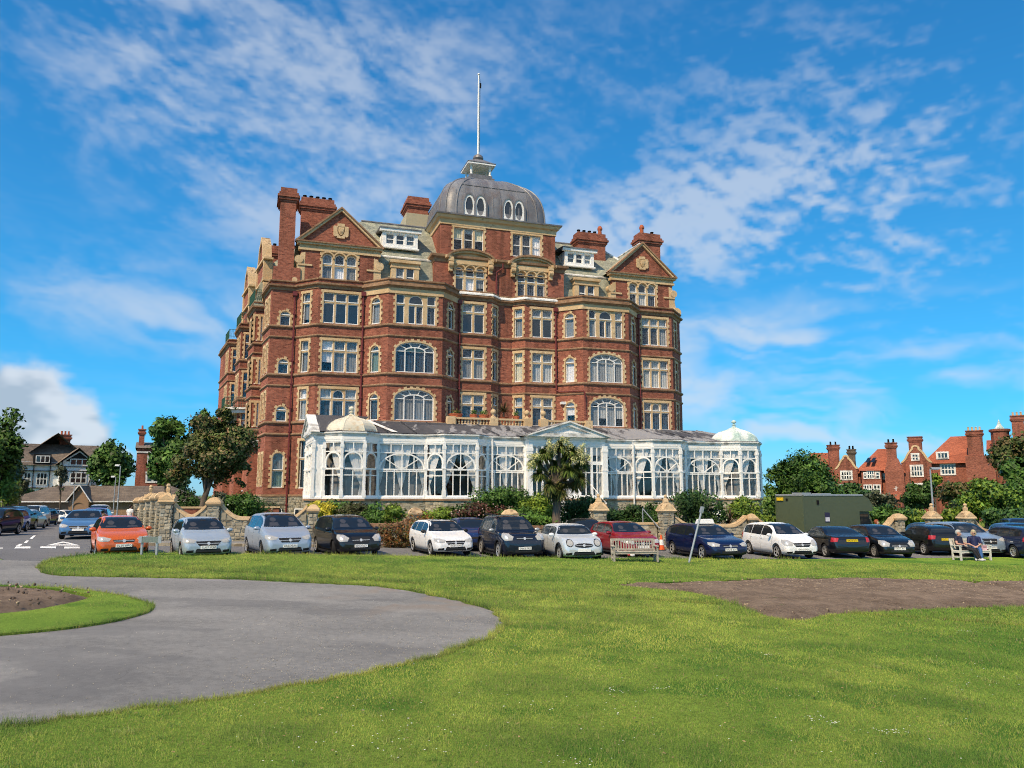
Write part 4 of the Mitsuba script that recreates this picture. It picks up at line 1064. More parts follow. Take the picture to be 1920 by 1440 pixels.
for sx in (-1, 1):          # standing rolls: on the front and at the corners
    for u in np.arange(0.35, 4.0, 0.82):
        pts = [(dcx + sx * u * (1 if a > 3.9 else a / 3.9 if u > a - .4 else 1), dct - b_ - 0.01, z) for a, b_, z in zip(A, B_, Z) if a > u + 0.9]
        if len(pts) > 3: put('seam', MB().tube(pts[::2] + pts[-1:], 0.05, 5, HM), 'm_lead', dome)
    for u in np.arange(-4.6, 4.8, 0.9):
        pts = [(dcx + sx * (a + 0.01), dct + u, z) for a, b_, z in zip(A, B_, Z) if b_ > abs(u) + 1.0]
        if len(pts) > 3: put('seam', MB().tube(pts[::2] + pts[-1:], 0.05, 5, HM), 'm_lead', dome)
for j in (0, 3, 6, 21, 24, 27):
    pts = v[:-2, j] + (v[:-2, j] - [dcx, dct, 0]) * [.004, .004, 0]
    put('seam', MB().tube(pts[::2], 0.075, 6, HM), 'm_lead', dome)
b = MB(); i0 = int(np.argmin(abs(Z - 29.2))); b.tube([(dcx - A[i0] + 1.1, dct - B_[i0] - .02, Z[i0]), (dcx + A[i0] - 1.1, dct - B_[i0] - .02, Z[i0])], 0.05, 5, HM); put('seam', b, 'm_lead', dome)
for px in (880, 901, 953, 973):       # oval windows in white boards
    s, _ = st(px, 395, TT + .2); M = HM @ TR(s, TT + 0.18, 27.15)
    el = affinity.scale(Point(0, 0.0).buffer(1, 20), 0.33, 0.78); bd = unary_union([affinity.scale(Point(0, 0.02).buffer(1, 20), 0.46, 0.98), sbox(-0.46, -1.08, 0.46, 0.0)])
    ov = put('oval_window', MB().prism(bd.difference(el), -0.02, 0.16), 'm_plainwhite', hotel, M)
    put('hood', MB().prism(unary_union([affinity.scale(Point(0, 0.02).buffer(1, 20), 0.6, 1.12), sbox(-0.6, -1.08, 0.6, 0.0)]).difference(bd), -0.08, 1.1), 'm_lead', ov, M)
    v2, f2 = trimesh.creation.triangulate_polygon(el, engine='earcut'); put('pane', trimesh.Trimesh(np.column_stack([v2[:, 0], 0 * v2[:, 0] + 0.08, v2[:, 1]]), f2, process=False), 'm_carglass', ov, M)
    put('dark_room', MB().prism(bd.buffer(-0.02), 0.3, 0.34), 'm_dark', ov, M)
# cupola with four white columns
cu = cp = HM @ TR(dcx - 0.22, dct, 0)
b = MB(); b.box(-1.5, 1.5, -1.5, 1.5, 31.05, 31.4, cu); b.box(-1.25, 1.25, -1.25, 1.25, 31.4, 31.75, cu); b.box(-1.08, 1.08, -1.08, 1.08, 31.75, 32.05, cu)
b.hexa([[-1.36, -1.36, 33.12], [1.36, -1.36, 33.12], [1.36, 1.36, 33.12], [-1.36, 1.36, 33.12], [-1.36, -1.36, 33.2], [1.36, -1.36, 33.2], [1.36, 1.36, 33.2], [-1.36, 1.36, 33.2]], cu)
b.hexa([[-1.3, -1.3, 33.2], [1.3, -1.3, 33.2], [1.3, 1.3, 33.2], [-1.3, 1.3, 33.2], [-.42, -.42, 33.85], [.42, -.42, 33.85], [.42, .42, 33.85], [-.42, .42, 33.85]], cu)
b.lathe([(0.0, 33.8), (0.36, 33.84), (0.5, 34.05), (0.44, 34.3), (0.2, 34.5), (0.0, 34.55)], 14, cu)
cup = put('cupola', b, 'm_lead', hotel)
for x in (-1, 1):
    for y in (-1, 1):
        put('column', MB().lathe([(0, 32.05), (0.15, 32.05), (0.15, 32.15), (0.10, 32.2), (0.115, 32.5), (0.09, 32.85), (0.15, 32.9), (0.15, 33.0), (0, 33.0)], 10, cu @ TR(x * 0.9, y * 0.9, 0)), 'm_plainwhite', cup, smooth=40)
put('soffit', MB().box(-1.33, 1.33, -1.33, 1.33, 32.98, 33.1, cu), 'm_white', cup)
put('bell', MB().lathe([(0, 32.05), (0.36, 32.08), (0.24, 32.3), (0.16, 32.5), (0, 32.55)], 12, cu), 'm_galv', cup, smooth=40)
fp = thing('flagpole', 'tall bare white flagpole rising from the cupola on top of the dome', 'flagpole')
put('pole', MB().tube([(0, 0, 34.3), (0, 0, 38.5), (0, 0, 42.6)], [0.11, 0.095, 0.065], 10, cp), 'm_white', fp, smooth=40)
put('ball', MB().lathe([(0, 42.55), (0.10, 42.6), (0.13, 42.68), (0.08, 42.77), (0, 42.8)], 10, cp), 'm_white', fp, smooth=True)
put('halyard', MB().tube([(0.13, -0.02, 34.8), (0.14, -0.02, 41), (0.17, 0, 41.8), (0.1, 0, 42.5)], 0.02, 5, cp).box(0.12, 0.26, -0.03, 0.03, 41.3, 41.8, cp), 'm_dark', fp)
# ------------------------------------------------------------------ the white glazed conservatory in front of it
cons = thing('conservatory', 'long white glazed conservatory with curtains and two corner domes in front of the hotel', 'conservatory')
T0, T1 = -8.3, -9.3
# plan left to right: (s, t); kind of each facet between points
cpl = [(-2.35, -3.2), (-2.2, -8.3), (-1.55, -8.3), (-0.55, -9.3), (0.85, -9.3), (1.85, -8.3), (4.98, -8.3), (5.98, -9.3), (8.20, -9.3), (9.20, -8.3), (11.9, -8.3), (11.9, -9.2), (17.45, -9.2), (17.45, -8.3), (20.2, -8.3), (21.2, -9.3), (23.45, -9.3), (24.45, -8.3), (27.5, -8.3), (28.5, -9.3), (29.95, -9.3), (30.95, -8.3), (31.0, -7.2), (30.2, -3.0)]
kinds = ['side', 'none', 'narrow', 'narrow', 'narrow', 'wide', 'narrow', 'bay', 'narrow', 'wide', 'none', 'portico', 'none', 'wide', 'narrow', 'bay', 'narrow', 'wide', 'narrow', 'narrow', 'narrow', 'none', 'side']
Z0, Z1 = 2.45, 5.92
put('stone_base', band(cpl, rect_prof(-0.3, 0.02, -1.5, 2.22)), 'm_rubble', cons)
put('base_course', band(cpl, rect_prof(-0.3, 0.12, 2.2, 2.32)), 'm_band', cons)
put('sill', band(cpl, [(-0.2, 2.32), (0.1, 2.32), (0.1, 2.42), (0.02, 2.5), (-0.2, 2.5)]), 'm_white', cons)
put('fascia', band(cpl, [(-0.2, 5.9), (0.03, 5.9), (0.03, 6.0), (0.05, 6.02), (0.05, 6.24), (0.05, 6.26), (-0.2, 6.26)]), 'm_white', cons)
put('cornice', band(cpl, [(-0.2, 6.26), (0.08, 6.26), (0.11, 6.36), (0.2, 6.42), (0.2, 6.5), (-0.2, 6.56)]), 'm_oldwhite', cons)
# pillars at every corner
for i, (s, t) in enumerate(cpl):
    if kinds[min(i, len(kinds) - 1)] == 'none' and i in (22,): continue
    w = 0.085 if i not in (11, 12) else 0.18
    b = MB(); b.box(s - w, s + w, t - w, t + w, 2.4, 5.95); b.box(s - w - .03, s + w + .03, t - w - .03, t + w + .03, 2.4, 2.85); b.box(s - w - .03, s + w + .03, t - w - .03, t + w + .03, 5.5, 5.72); b.box(s - w - .03, s + w + .03, t - w - .03, t + w + .03, 4.2, 4.3)
    put('pillar', b, 'm_white', cons, HM)


def drape(x0, x1, zt, zb, tie, lean):
    """curtain gathered to x=tie at zb: a pleated sheet whose folds run from the top to the tie"""
    n, m = 15, 8; V, F = [], []
    for j in range(m + 1):
        f = j / m; z = zt + (zb - zt) * f; g = f ** 1.4
        for i in range(n + 1):
            u = i / n; xa = x0 + (x1 - x0) * u; xb = tie + (u - 0.5) * 0.09
            V.append([xa * (1 - g) + xb * g, 0.24 + 0.035 * math.sin(i * 2.4) * (1 - 0.5 * g), z])
    for j in range(m):
        for i in range(n): a = j * (n + 1) + i; F.append([a, a + 1, a + n + 2, a + n + 1])
    n0 = len(V)
    for j in range(5):      # the tail under the tie
        f = j / 4; z = zb + (2.55 - zb) * f
        for i in range(n + 1): V.append([tie + (i / n - 0.5) * (0.09 + 0.26 * f), 0.24 + 0.03 * math.sin(i * 2.4), z])
    for j in range(4):
        for i in range(n): a = n0 + j * (n + 1) + i; F.append([a, a + 1, a + n + 2, a + n + 1])
    return V, F


mat('m_curtain', (0.60, 0.61, 0.62), 0.85, 0.1)
mat('m_interior', (0.30, 0.30, 0.30), 0.9, 0.1)
cr = np.random.default_rng(5)
for i, kd in enumerate(kinds):
    a, b_ = cpl[i], cpl[i + 1]; M = FM(a, b_); L = math.hypot(b_[0] - a[0], b_[1] - a[1])
    if kd == 'none':
        put('panel', MB().box(0, L, 0, 0.1, 2.4, 5.95), 'm_white', cons, M); continue
    x0, x1 = 0.10, L - 0.10; w = x1 - x0; cx = L / 2; zt, zu = 4.2, 5.28
    if kd == 'side':
        fr = MB()
        for k in range(4): xx = x0 + w * k / 3; fr.box(xx - .09, xx + .09, 0, 0.14, 2.45, 5.95)
        for z in (2.5, 4.2, 5.25, 5.9): fr.box(x0, x1, 0.01, 0.13, z - .06, z + .06)
        win = put('window', fr, 'm_white', cons, M)
        put('louvre', MB().box(x0, x1, 0.1, 0.13, 2.5, 5.9), 'm_oldwhite', win, M); continue
    bars = []
    wide = kd in ('wide', 'bay')
    H = lambda z, h=0.035: sbox(x0, z - h, x1, z + h)
    Vb = lambda x, za, zb, h=0.028: sbox(x - h, za, x + h, zb)
    if kd == 'portico':
        # double doors between glazed panels
        for x in (0.95, 1.85, 3.7, 4.6): bars.append(Vb(x, Z0, Z1, 0.08))
        bars += [H(2.5, 0.06), H(5.88, 0.05), H(4.75, 0.12), Vb(2.78, Z0, 4.7, 0.07)]
        for x in (0.55, 1.4, 4.15, 5.0): bars.append(Vb(x, Z0, Z1))
        for x in (2.3, 3.25): bars.append(Vb(x, 4.8, Z1))
        bars += [H(4.1), sbox(1.9, 2.45, 3.7, 3.0)]
    else:
        bars += [H(Z0 + 0.04, 0.05), H(zt, 0.05), H(zu), H(Z1 - 0.04, 0.05)]
        nt = 4 if wide else 2
        for k in range(1, nt): bars.append(Vb(x0 + w * k / nt, zu, Z1))
        if kd == 'wide':
            for k in range(1, 6): bars.append(Vb(x0 + w * k / 6, Z0, zt - 0.05))
            bars.append(H(4.08, 0.03))
        elif kd == 'bay':
            for k in range(1, 4): bars.append(Vb(x0 + w * k / 4, Z0, zt))
            bars.append(H(3.85, 0.03))
        else:
            bars += [Vb(cx, Z0, zt), H(3.8, 0.03)]
        ar = arch(cx, zt, zt + 0.02 if wide else zt + 0.45, w * (0.99 if wide else 0.94), (zu - zt - 0.05) if wide else (zu - zt - 0.5), 24)
        bars.append(ar.exterior.buffer(0.045).intersection(sbox(x0, zt, x1, zu + .02)))
        if wide:
            for an in (38, 90, 142) if kd == 'bay' else (42, 90, 138):
                c_, s_ = math.cos(math.radians(an)), math.sin(math.radians(an)); bars.append(LineString([(cx, zt), (cx + w / 2 * c_, zt + (zu - zt - .05) * s_)]).buffer(0.026))
            bars.append(Point(cx, zt).buffer(0.17).intersection(sbox(-9, zt, 99, 99)))
            if kd == 'wide':
                for k in (-0.27, 0.27): bars.append(Vb(cx + w * k, zt, zt + (zu - zt) * 0.82))
    full = sbox(x0, Z0, x1, Z1); fr = unary_union(bars).intersection(full)
    win = put('window', MB().prism(fr, 0.0, 0.1), 'm_white', cons, M)
    rest = full.difference(fr.buffer(0.001))
    for g in (rest.geoms if hasattr(rest, 'geoms') else [rest]):
        if g.area < 0.012: continue
        g = g.buffer(0.004); v2, f2 = trimesh.creation.triangulate_polygon(g, engine='earcut')
        put('pane', trimesh.Trimesh(np.column_stack([v2[:, 0], 0 * v2[:, 0] + 0.05, v2[:, 1]]), f2, process=False), 'm_glass', win, M)
    ds = []
    if kd == 'wide': ds = [(cx - w * .22, cx + w * .22, 2.95, cx), (x0 - .05, x0 + w * .2, 3.1, x0 + 0.02), (x1 - w * .2, x1 + .05, 3.1, x1 - 0.02)]
    elif kd == 'bay': ds = [(x0 - .05, cx - 0.08, 3.1, x0 + 0.05), (cx + 0.08, x1 + .05, 3.1, x1 - 0.05)]
    elif kd == 'narrow': ds = [(x0 + w * .12, x1, 3.2, x1 - 0.06)] if i in (2, 3) else [(x0, x1 - w * .2, 3.2, x0 + 0.05)] if i not in (4, 8, 16) else [(x0, cx, 3.2, x0 + .05)]
    for xa, xb, zb, tie in ds:
        v, f = drape(xa, xb, 5.9, zb, tie, 0)
        put('curtain', MB().raw(v, f), 'm_curtain', win, M, smooth=True)
    if kd == 'wide' or i in (2, 3, 18, 19, 20, 15):
        put('net_blind', MB().box(x0, x1, 0.5, 0.515, 2.5, 4.6, c=(.15, .155, .165)), 'vc', win, M)
    put('pelmet', MB().box(x0, x1, 0.34, 0.36, 5.3, 5.95), 'm_curtain', win, M)
put('floor', MB().flat(Polygon(cpl + [(30, 0), (-2.2, 0)]).buffer(-0.15), 2.3, 2.4, HM), 'm_interior', cons)
put('back_wall', MB().box(-2.2, 30, -0.4, -0.3, 2.4, 7.6, HM).box(29.7, 29.8, -7, -0.4, 2.4, 7, HM).box(-2.0, -1.9, -7.8, -0.4, 2.4, 6.5, HM), 'm_interior', cons)
# roof: lean-to from the eaves to the terrace
wrf = [(-2.45, -8.55), (31.1, -8.55)]
b = MB(); eav = offset(cpl[2:22], 0.19); n = len(eav); back = np.column_stack([np.clip(eav[:, 0], -1.4, 29.6), np.full(n, -2.6)])
v = np.vstack([np.column_stack([eav, np.full(n, 6.54)]), np.column_stack([back, np.full(n, 7.86)])]); q = [[k, k + 1, n + k + 1, n + k] for k in range(n - 1)]
b.raw(v, q, HM); put('roof', b, 'm_felt', cons)
b = MB(); b.raw([[eav[0][0], eav[0][1], 6.54], [back[0][0], -2.6, 7.86], [-1.4, 0, 6.5], [eav[-1][0], eav[-1][1], 6.54], [back[-1][0], -2.6, 7.86], [30.6, -2.6, 6.5]], [[0, 1, 2], [3, 5, 4]], HM); put('roof_end', b, 'm_felt', cons, kind='stuff')
put('terrace_floor', MB().box(-1.4, 29.6, -2.7, 0.0, 7.7, 7.86, HM), 'm_lead', cons)
rl = MB()
for k in range(1, 17):
    s = -1.4 + k * 1.9; rl.bar((s, -8.4, 6.62), (s, -2.6, 7.9), 0.05, 0.05, HM)
put('roof_batten', rl, 'm_felt', cons)
b = MB(); b.bar((2.9, -8.4, 6.63), (1.8, -2.7, 7.91), 0.35, 0.03, HM); put('roof_flashing', b, 'm_oldwhite', cons)
# portico pediment
M = HM @ TR(11.55, -9.5, 0)
b = MB(); P3 = Polygon([(0, 6.5), (6.25, 6.5), (3.12, 7.5)]); b.prism(P3.buffer(-0.2), 0.12, 0.3)
ped = put('pediment', b, 'm_white', cons, M)
b = MB(); b.prism(P3.difference(P3.buffer(-0.22)), -0.12, 0.35); b.prism(Polygon([(-.15, 6.52), (3.12, 7.6), (6.4, 6.52), (6.15, 6.52), (3.12, 7.5), (.1, 6.52)]), -0.24, 0.4); put('pediment_moulding', b, 'm_oldwhite', ped, M)
b = MB(); b.prism(Polygon([(2.1, 6.78), (3.2, 6.95), (4.3, 6.78)]), 0.05, 0.2); put('crest', b, 'm_plainwhite', ped, M)
rb = MB(); rb.raw([[-.15, 0, 6.55], [3.12, 0, 7.62], [6.4, 0, 6.55], [-.15, 3.4, 6.55], [3.12, 6.6, 7.62], [6.4, 3.4, 6.55]], [[0, 1, 4], [0, 4, 3], [1, 2, 5], [1, 5, 4]], M); put('pediment_roof', rb, 'm_felt', ped)
# left end gable
M = FM((-2.5, -3.0), (-2.3, -8.6)); P3 = Polygon([(0, 6.5), (5.6, 6.5), (2.8, 7.75)])
e = put('end_gable', MB().prism(P3, 0.0, 0.2), 'm_white', cons, M)
b = MB(); b.prism(P3.difference(P3.buffer(-0.26)), -0.1, 0.25); b.prism(Polygon([(-.2, 6.5), (2.8, 7.86), (5.8, 6.5), (5.5, 6.5), (2.8, 7.74), (.1, 6.5)]), -0.2, 0.4); put('gable_moulding', b, 'm_oldwhite', e, M)
rb = MB(); rb.raw([[0, 0, 6.55], [2.8, 0, 7.86], [5.6, 0, 6.55], [0, 2.4, 6.55], [2.8, 4.0, 7.86], [5.6, 2.4, 6.55]], [[0, 1, 4], [0, 4, 3], [1, 2, 5], [1, 5, 4]], M); put('end_roof', rb, 'm_felt', e)
# the two eight-sided domes
for j, (s, m, r) in enumerate(((0.15, 'm_cream', 1.72), (29.22, 'm_verdigris', 1.78))):
    M = HM @ TR(s, -7.62, 6.52 * 0.2) @ np.diag([1, 1, .8, 1.0])
    b = MB(); pr = [(r + .12, 6.52), (r + .1, 6.6), (r, 6.62), (r * .985, 6.8), (r * .93, 7.05), (r * .82, 7.3), (r * .66, 7.52), (r * .46, 7.68), (r * .3, 7.78), (r * .2, 7.9), (0.13, 8.02), (0.0, 8.04)]
    b.lathe(pr, 8, M, rot=PI / 8); d = put('dome', b, m, cons)
    for k in range(8):
        an = PI / 8 + k * PI / 4; put('rib', MB().tube([(q * math.cos(an), q * math.sin(an), z) for q, z in pr[2:-1]], 0.035, 5, M), m, d)
    put('finial', MB().lathe([(0, 7.98), (0.22, 8.0), (0.12, 8.08), (0.09, 8.18), (0.17, 8.22), (0.17, 8.28), (0.07, 8.32), (0.06, 8.4), (0.17, 8.46), (0.19, 8.56), (0.12, 8.68), (0.03, 8.74), (0, 8.76)], 12, M), m, d, smooth=40)
# rainwater pipes
for s, t in ((9.5, -8.5), (20.05, -8.55)):
    put('downpipe', MB().tube([(s, t, 6.3), (s, t, 1.0)], 0.06, 8, HM), 'm_plainwhite', cons)
# steps up to the door
for k in range(8):
    put('step', MB().box(13.4, 16.2, -9.4 - 0.33 * (k + 1), -9.3, -1.5, 2.25 - 0.17 * (k + 1), HM), 'm_oldwhite', cons)
for s in (13.35, 16.25):
    b = MB(); b.tube([(s, -9.5, 3.3), (s, -12, 2.0)], 0.03, 6, HM)
    for k in range(4): b.tube([(s, -9.6 - .75 * k, 3.25 - .4 * k), (s, -9.6 - .75 * k, 1.0)], 0.025, 6, HM)
    put('handrail', b, 'm_plainwhite', cons)
# terrace balustrade with finials, pots and a spiky plant
bal = thing('terrace_balustrade', 'low buff stone balustrade with ball finials on the conservatory roof', 'balustrade')
for s0, s1 in ((8.0, 11.4), (11.5, 14.1), (15.3, 19.1)):
    b = MB(); b.box(s0, s1, -2.95, -2.6, 8.18, 8.32, HM); b.box(s0, s1, -2.92, -2.62, 7.7, 7.8, HM); put('rail', b, 'm_stone', bal)
    bb = MB()
    for s in np.arange(s0 + 0.15, s1, 0.24): bb.lathe([(0, 7.8), (0.09, 7.82), (0.05, 7.88), (0.095, 7.98), (0.05, 8.1), (0.09, 8.18), (0, 8.18)], 6, HM @ TR(s, -2.78, 0))
    put('balusters', bb, 'm_stone', bal, kind='stuff')
for s in (8.0, 11.3, 14.0, 15.35, 19.1):
    put('pier', MB().box(s - .3, s + .3, -3.1, -2.5, 7.6, 8.36, HM), 'm_stone', bal)
for s in (11.3, 14.0, 15.35):
    put('ball_finial', MB().lathe([(0, 8.36), (0.24, 8.36), (0.2, 8.44), (0.09, 8.52), (0.08, 8.6), (0.2, 8.72), (0.22, 8.84), (0.16, 8.97), (0.05, 9.05), (0, 9.06)], 12, HM @ TR(s, -2.8, 0)), 'm_stone', bal, smooth=40)
# ------------------------------------------------------------------ garden wall, piers, plants, trees
def dpx(px):
    k = (px - 960) / 1440      # x = k (y CT - 2.4 ST)
    return float((k * (WALL_A[1] * CT - 2.4 * ST) - WALL_A[0]) / (wd[0] - k * CT * wd[1]))


def frame_at(p, d):
    M = np.eye(4); M[:2, 0] = d; M[:2, 1] = [-d[1], d[0]]; M[0, 3], M[1, 3] = p[0], p[1]; M[2, 3] = float(gz(p[0], p[1])); return M


def stones(b, L, h0, h1, M, sr, zfun=None, y=0.0, tone=1.0):
    z = h0
    while z < h1 - 0.05:
        rh = sr.uniform(0.12, 0.2); x = sr.uniform(-.1, 0.0)
        while x < L:
            w = sr.uniform(0.14, 0.36); a, c = max(x, 0) + .012, min(x + w, L) - .012
            if c - a > 0.05:
                za, zb = z + .01 + sr.uniform(0, .02), min(z + rh, h1) - .01; o = sr.uniform(0.02, 0.05); m = 0.015
                zo = zfun((a + c) / 2) if zfun else 0.0
                col = np.array([0.34, 0.31, 0.235]) * sr.uniform(0.55, 1.35) + sr.uniform(-.02, .02) * np.array([1, 0, -1])
                j = sr.uniform(-.018, .018, 8)
                b.hexa([[a, y - 0.0, za + zo + j[0]], [c, y, za + zo + j[1]], [c, y + .06, za + zo], [a, y + .06, za + zo], [a, y, zb + zo + j[2]], [c, y, zb + zo + j[3]], [c, y + .06, zb + zo], [a, y + .06, zb + zo]] if False else
                       [[a + m, y - o, za + zo + m + j[0]], [c - m, y - o, za + zo + m + j[1]], [c, y + .03, za + zo], [a, y + .03, za + zo], [a + m, y - o, zb + zo - m + j[2]], [c - m, y - o, zb + zo - m + j[3]], [c, y + .03, zb + zo], [a, y + .03, zb + zo]], M, np.clip(col * tone, .03, .6))
            x += w
        z += rh


wr = np.random.default_rng(11)
#mat('m_buff', (0.60, 0.37, 0.12), 0.8, 0.2)


def wall_run(parent, p, q, h, ramps=(1, 1), hr=0.62, cm='m_stone'):
    """one bay of garden wall from p to q with a swept buff coping"""
    p, q = np.asarray(p, float), np.asarray(q, float); L = float(np.linalg.norm(q - p)); d = (q - p) / L; M = frame_at(p, d)
    g0 = float(gz(*p)); slope = (float(gz(*q)) - g0) / L
    zt = lambda x: h + slope * x + (hr * (1 - np.clip(x / 0.9, 0, 1)) ** 1.8 if ramps[0] else 0) + (hr * (1 - np.clip((L - x) / 0.9, 0, 1)) ** 1.8 if ramps[1] else 0)
    xs = np.unique(np.r_[np.linspace(0, min(0.9, L / 2), 7), np.linspace(min(0.9, L / 2), L - min(0.9, L / 2), 4), np.linspace(L - min(0.9, L / 2), L, 7)])
    core, cop = MB(), MB()
    for a, b in zip(xs[:-1], xs[1:]):
        za, zb = zt(a), zt(b); ga, gb = slope * a - .3, slope * b - .3
        core.hexa([[a, 0, ga], [b, 0, gb], [b, .38, gb], [a, .38, ga], [a, 0, za], [b, 0, zb], [b, .38, zb], [a, .38, za]], M)
        for e, lo, hi in ((0.07, 0.0, 0.09), (0.03, 0.09, 0.17)):
            cop.hexa([[a, -e, za + lo], [b, -e, zb + lo], [b, .38 + e, zb + lo], [a, .38 + e, za + lo], [a, -e, za + hi], [b, -e, zb + hi], [b, .38 + e, zb + hi], [a, .38 + e, za + hi]], M)
    put('wall_core', core, 'm_rubble', parent); put('coping', cop, cm, parent)
    s = MB(); stones(s, L, 0.0, h - .02, M, wr, lambda x: slope * x)
    for x0, on_ in ((0.0, ramps[0]), (L - .9, ramps[1])):
        if on_:
            for k in range(3):
                xx = x0 + (k * .28 if x0 == 0 else .62 - k * .28); zz = zt(xx + (0.27 if x0 == 0 else 0.0)) - h - slope * xx
                if zz > 0.08: s.box(xx + .01, xx + .26, -.04, .03, h + slope * xx, h + slope * xx + zz - .02, M, (0.30, 0.27, 0.2))
    put('stones', s, 'vc', parent, kind='stuff')


def pier(parent, p, d, h, w=0.62, cap='round'):
    M = frame_at(np.asarray(p) - np.asarray(d) * w / 2, d); M2 = M @ TR(0, -0.17, 0)
    k = put('pier', MB().box(0, w, 0, w, -.4, h, M2), 'm_rubble', parent)
    s = MB(); stones(s, w, 0.0, h, M2, wr); Ms = M2 @ TR(0, w, 0, -PI / 2); stones(s, w, 0, h, Ms, wr); Ms = M2 @ TR(w, 0, 0, PI / 2); stones(s, w, 0, h, Ms, wr)
    put('stones', s, 'vc', k, kind='stuff')
    b = MB(); c = w / 2; C = M2 @ TR(c, c, 0, PI / 4)
    def sq(e0, z0, e1, z1): b.lathe([(0, z0), (e0 * 1.414, z0), (e1 * 1.414, z1), (0, z1)], 4, C, rot=0)
    if cap == 'round':
        sq(c + .06, h, c + .12, h + .08)
        b.lathe([(0, h + .07), ((c + .1) * 1.38, h + .08), ((c + .12) * 1.38, h + .16), ((c + .03) * 1.38, h + .27), (c * .8 * 1.38, h + .36), (c * .45, h + .4), (0, h + .41)], 4, C)
    else:
        sq(c + .04, h, c + .11, h + .1); sq(c + .13, h + .1, c + .08, h + .22); sq(c + .06, h + .22, c - .12, h + .5); sq(c - .14, h + .48, c - .2, h + .56); sq(c - .18, h + .56, .1, h + .72)
        b.lathe([(0, h + .7), (0.1, h + .72), (0.07, h + .78), (0.11, h + .86), (0.06, h + .95), (0, h + .97)], 8, C)
        for q in range(4):      # little gablets on each side
            Mq = M2 @ TR(c, c, 0, q * PI / 2); b.prism(Polygon([(-.34, h + .2), (.34, h + .2), (0, h + .44)]), -c - .1, -c + .2, Mq)
    put('cap', b, 'm_stone', k)


gw = thing('garden_wall', 'long low rubble stone garden wall with buff swept coping left of the gate steps', 'wall')
gw2 = thing('garden_wall', 'rubble stone garden wall with buff coping between the right gate pier and the van', 'wall')
gw3 = thing('garden_wall', 'rubble stone wall with two orange capped gate piers at the far right behind the cars', 'wall')
dl = [dpx(x) for x in (308, 397, 585, 778, 957, 1125)]
for i, (a, b) in enumerate(zip(dl[:-1], dl[1:])): wall_run(gw, wl(a + .31), wl(b - .31), 1.1 if i < 2 else .85, hr=.62 if i < 2 else .3, cm='m_stone' if i < 2 else 'm_band')
for i, a in enumerate(dl[1:-1]): pier(gw, wl(a), wd, [1.75, 1.5, 1.42, 1.42][i], [.5, .4, .5, .58][i])
pier(gw, wl(dl[0]), wd, 1.8, 0.5, 'gate'); pier(gw, wl(dl[-1]), wd, 1.75, 0.66, 'gate')
d2 = [dpx(x) for x in (1252, 1411, 1448)]
wall_run(gw2, wl(d2[0] + .42), wl(d2[1] - .3), 1.1, (1, 1), 0.5); pier(gw2, wl(d2[0]), wd, 1.8, 0.62, 'gate'); pier(gw2, wl(d2[1]), wd, 1.45, 0.34); wall_run(gw2, wl(d2[1] + .3), wl(d2[2]), 1.1, (1, 0), 0.45)
d3 = [dpx(x) for x in (1640, 1688, 1753, 1817, 2050)]
wall_run(gw3, wl(d3[0]), wl(d3[1] - .36), 1.0, (0, 1)); pier(gw3, wl(d3[1]), wd, 1.6, 0.46); pier(gw3, wl(d3[2]), wd, 1.62, 0.54, 'gate'); pier(gw3, wl(d3[3]), wd, 1.62, 0.54, 'gate'); wall_run(gw3, wl(d3[3] + .45), wl(d3[4]), 0.9, (1, 0))
# the wall along the side road: piers with tall stepped caps
gs = thing('roadside_wall', 'stone wall with a row of buff capped piers running back along the side road', 'wall')
sd = np.array([-10.9, 19.2]) / np.linalg.norm([-10.9, 19.2]); c0 = wl(dl[0])
for k, (dist, hh) in enumerate(((2.6, 1.95), (5.6, 1.9), (9.0, 1.85), (13, 1.85), (18, 1.85))):
    pier(gs, c0 + sd * dist, np.array([sd[1], -sd[0]]), hh, 0.45, 'gate' if k in (2,) else 'round')
for a, b in ((0.4, 2.2), (3.0, 5.2), (6.0, 8.6), (9.4, 12.6), (13.4, 17.6)):
    p, q = c0 + sd * a, c0 + sd * b; wall_run(gs, q, p, 1.4, (0, 0))
# low hotel wall of brick behind the corner tree
b = MB(); p = at(330, 950, 44); b.box(0, 5.6, 0, .3, -1, 1.5, frame_at(p[:2], HS[:2])); lw = thing('brick_garden_wall', 'low red brick wall in the garden behind the trunk of the dark tree', 'wall'); put('brickwork', b, 'm_brick', lw)
put('coping', MB().box(-.05, 5.65, -.05, .35, 1.5, 1.6, frame_at(p[:2], HS[:2])), 'm_stone', lw)
# stones of the conservatory's base
b = MB()
for i in range(2, 21):
    L = math.hypot(cpl[i + 1][0] - cpl[i][0], cpl[i + 1][1] - cpl[i][1]); stones(b, L, -0.6, 2.2, FM(cpl[i], cpl[i + 1]), wr)
put('base_stones', b, 'vc', cons, kind='stuff')
b = MB()
for i in (NS - 1, NS):
    L = math.hypot(chain[i + 1][0] - chain[i][0], chain[i + 1][1] - chain[i][1]); stones(b, L, -0.6, 2.45, FM(chain[i], chain[i + 1]), wr, y=-.07, tone=.85)
put('plinth_stones', b, 'vc', hotel, kind='stuff')
for s, t in ((-4.1, 1.5), (-2.35, 0.6)):
    Mw = HM @ TR(s, t, 0, 0 if s < -3 else -PI / 4); w_ = put('basement_window', MB().prism(sbox(-.5, .2, .5, 1.6).difference(sbox(-.42, .28, .42, 1.52)), -.1, .1, Mw), 'm_plainwhite', hotel); put('dark_room', MB().box(-.45, .45, -.06, .05, .2, 1.55, Mw), 'm_carglass', w_)
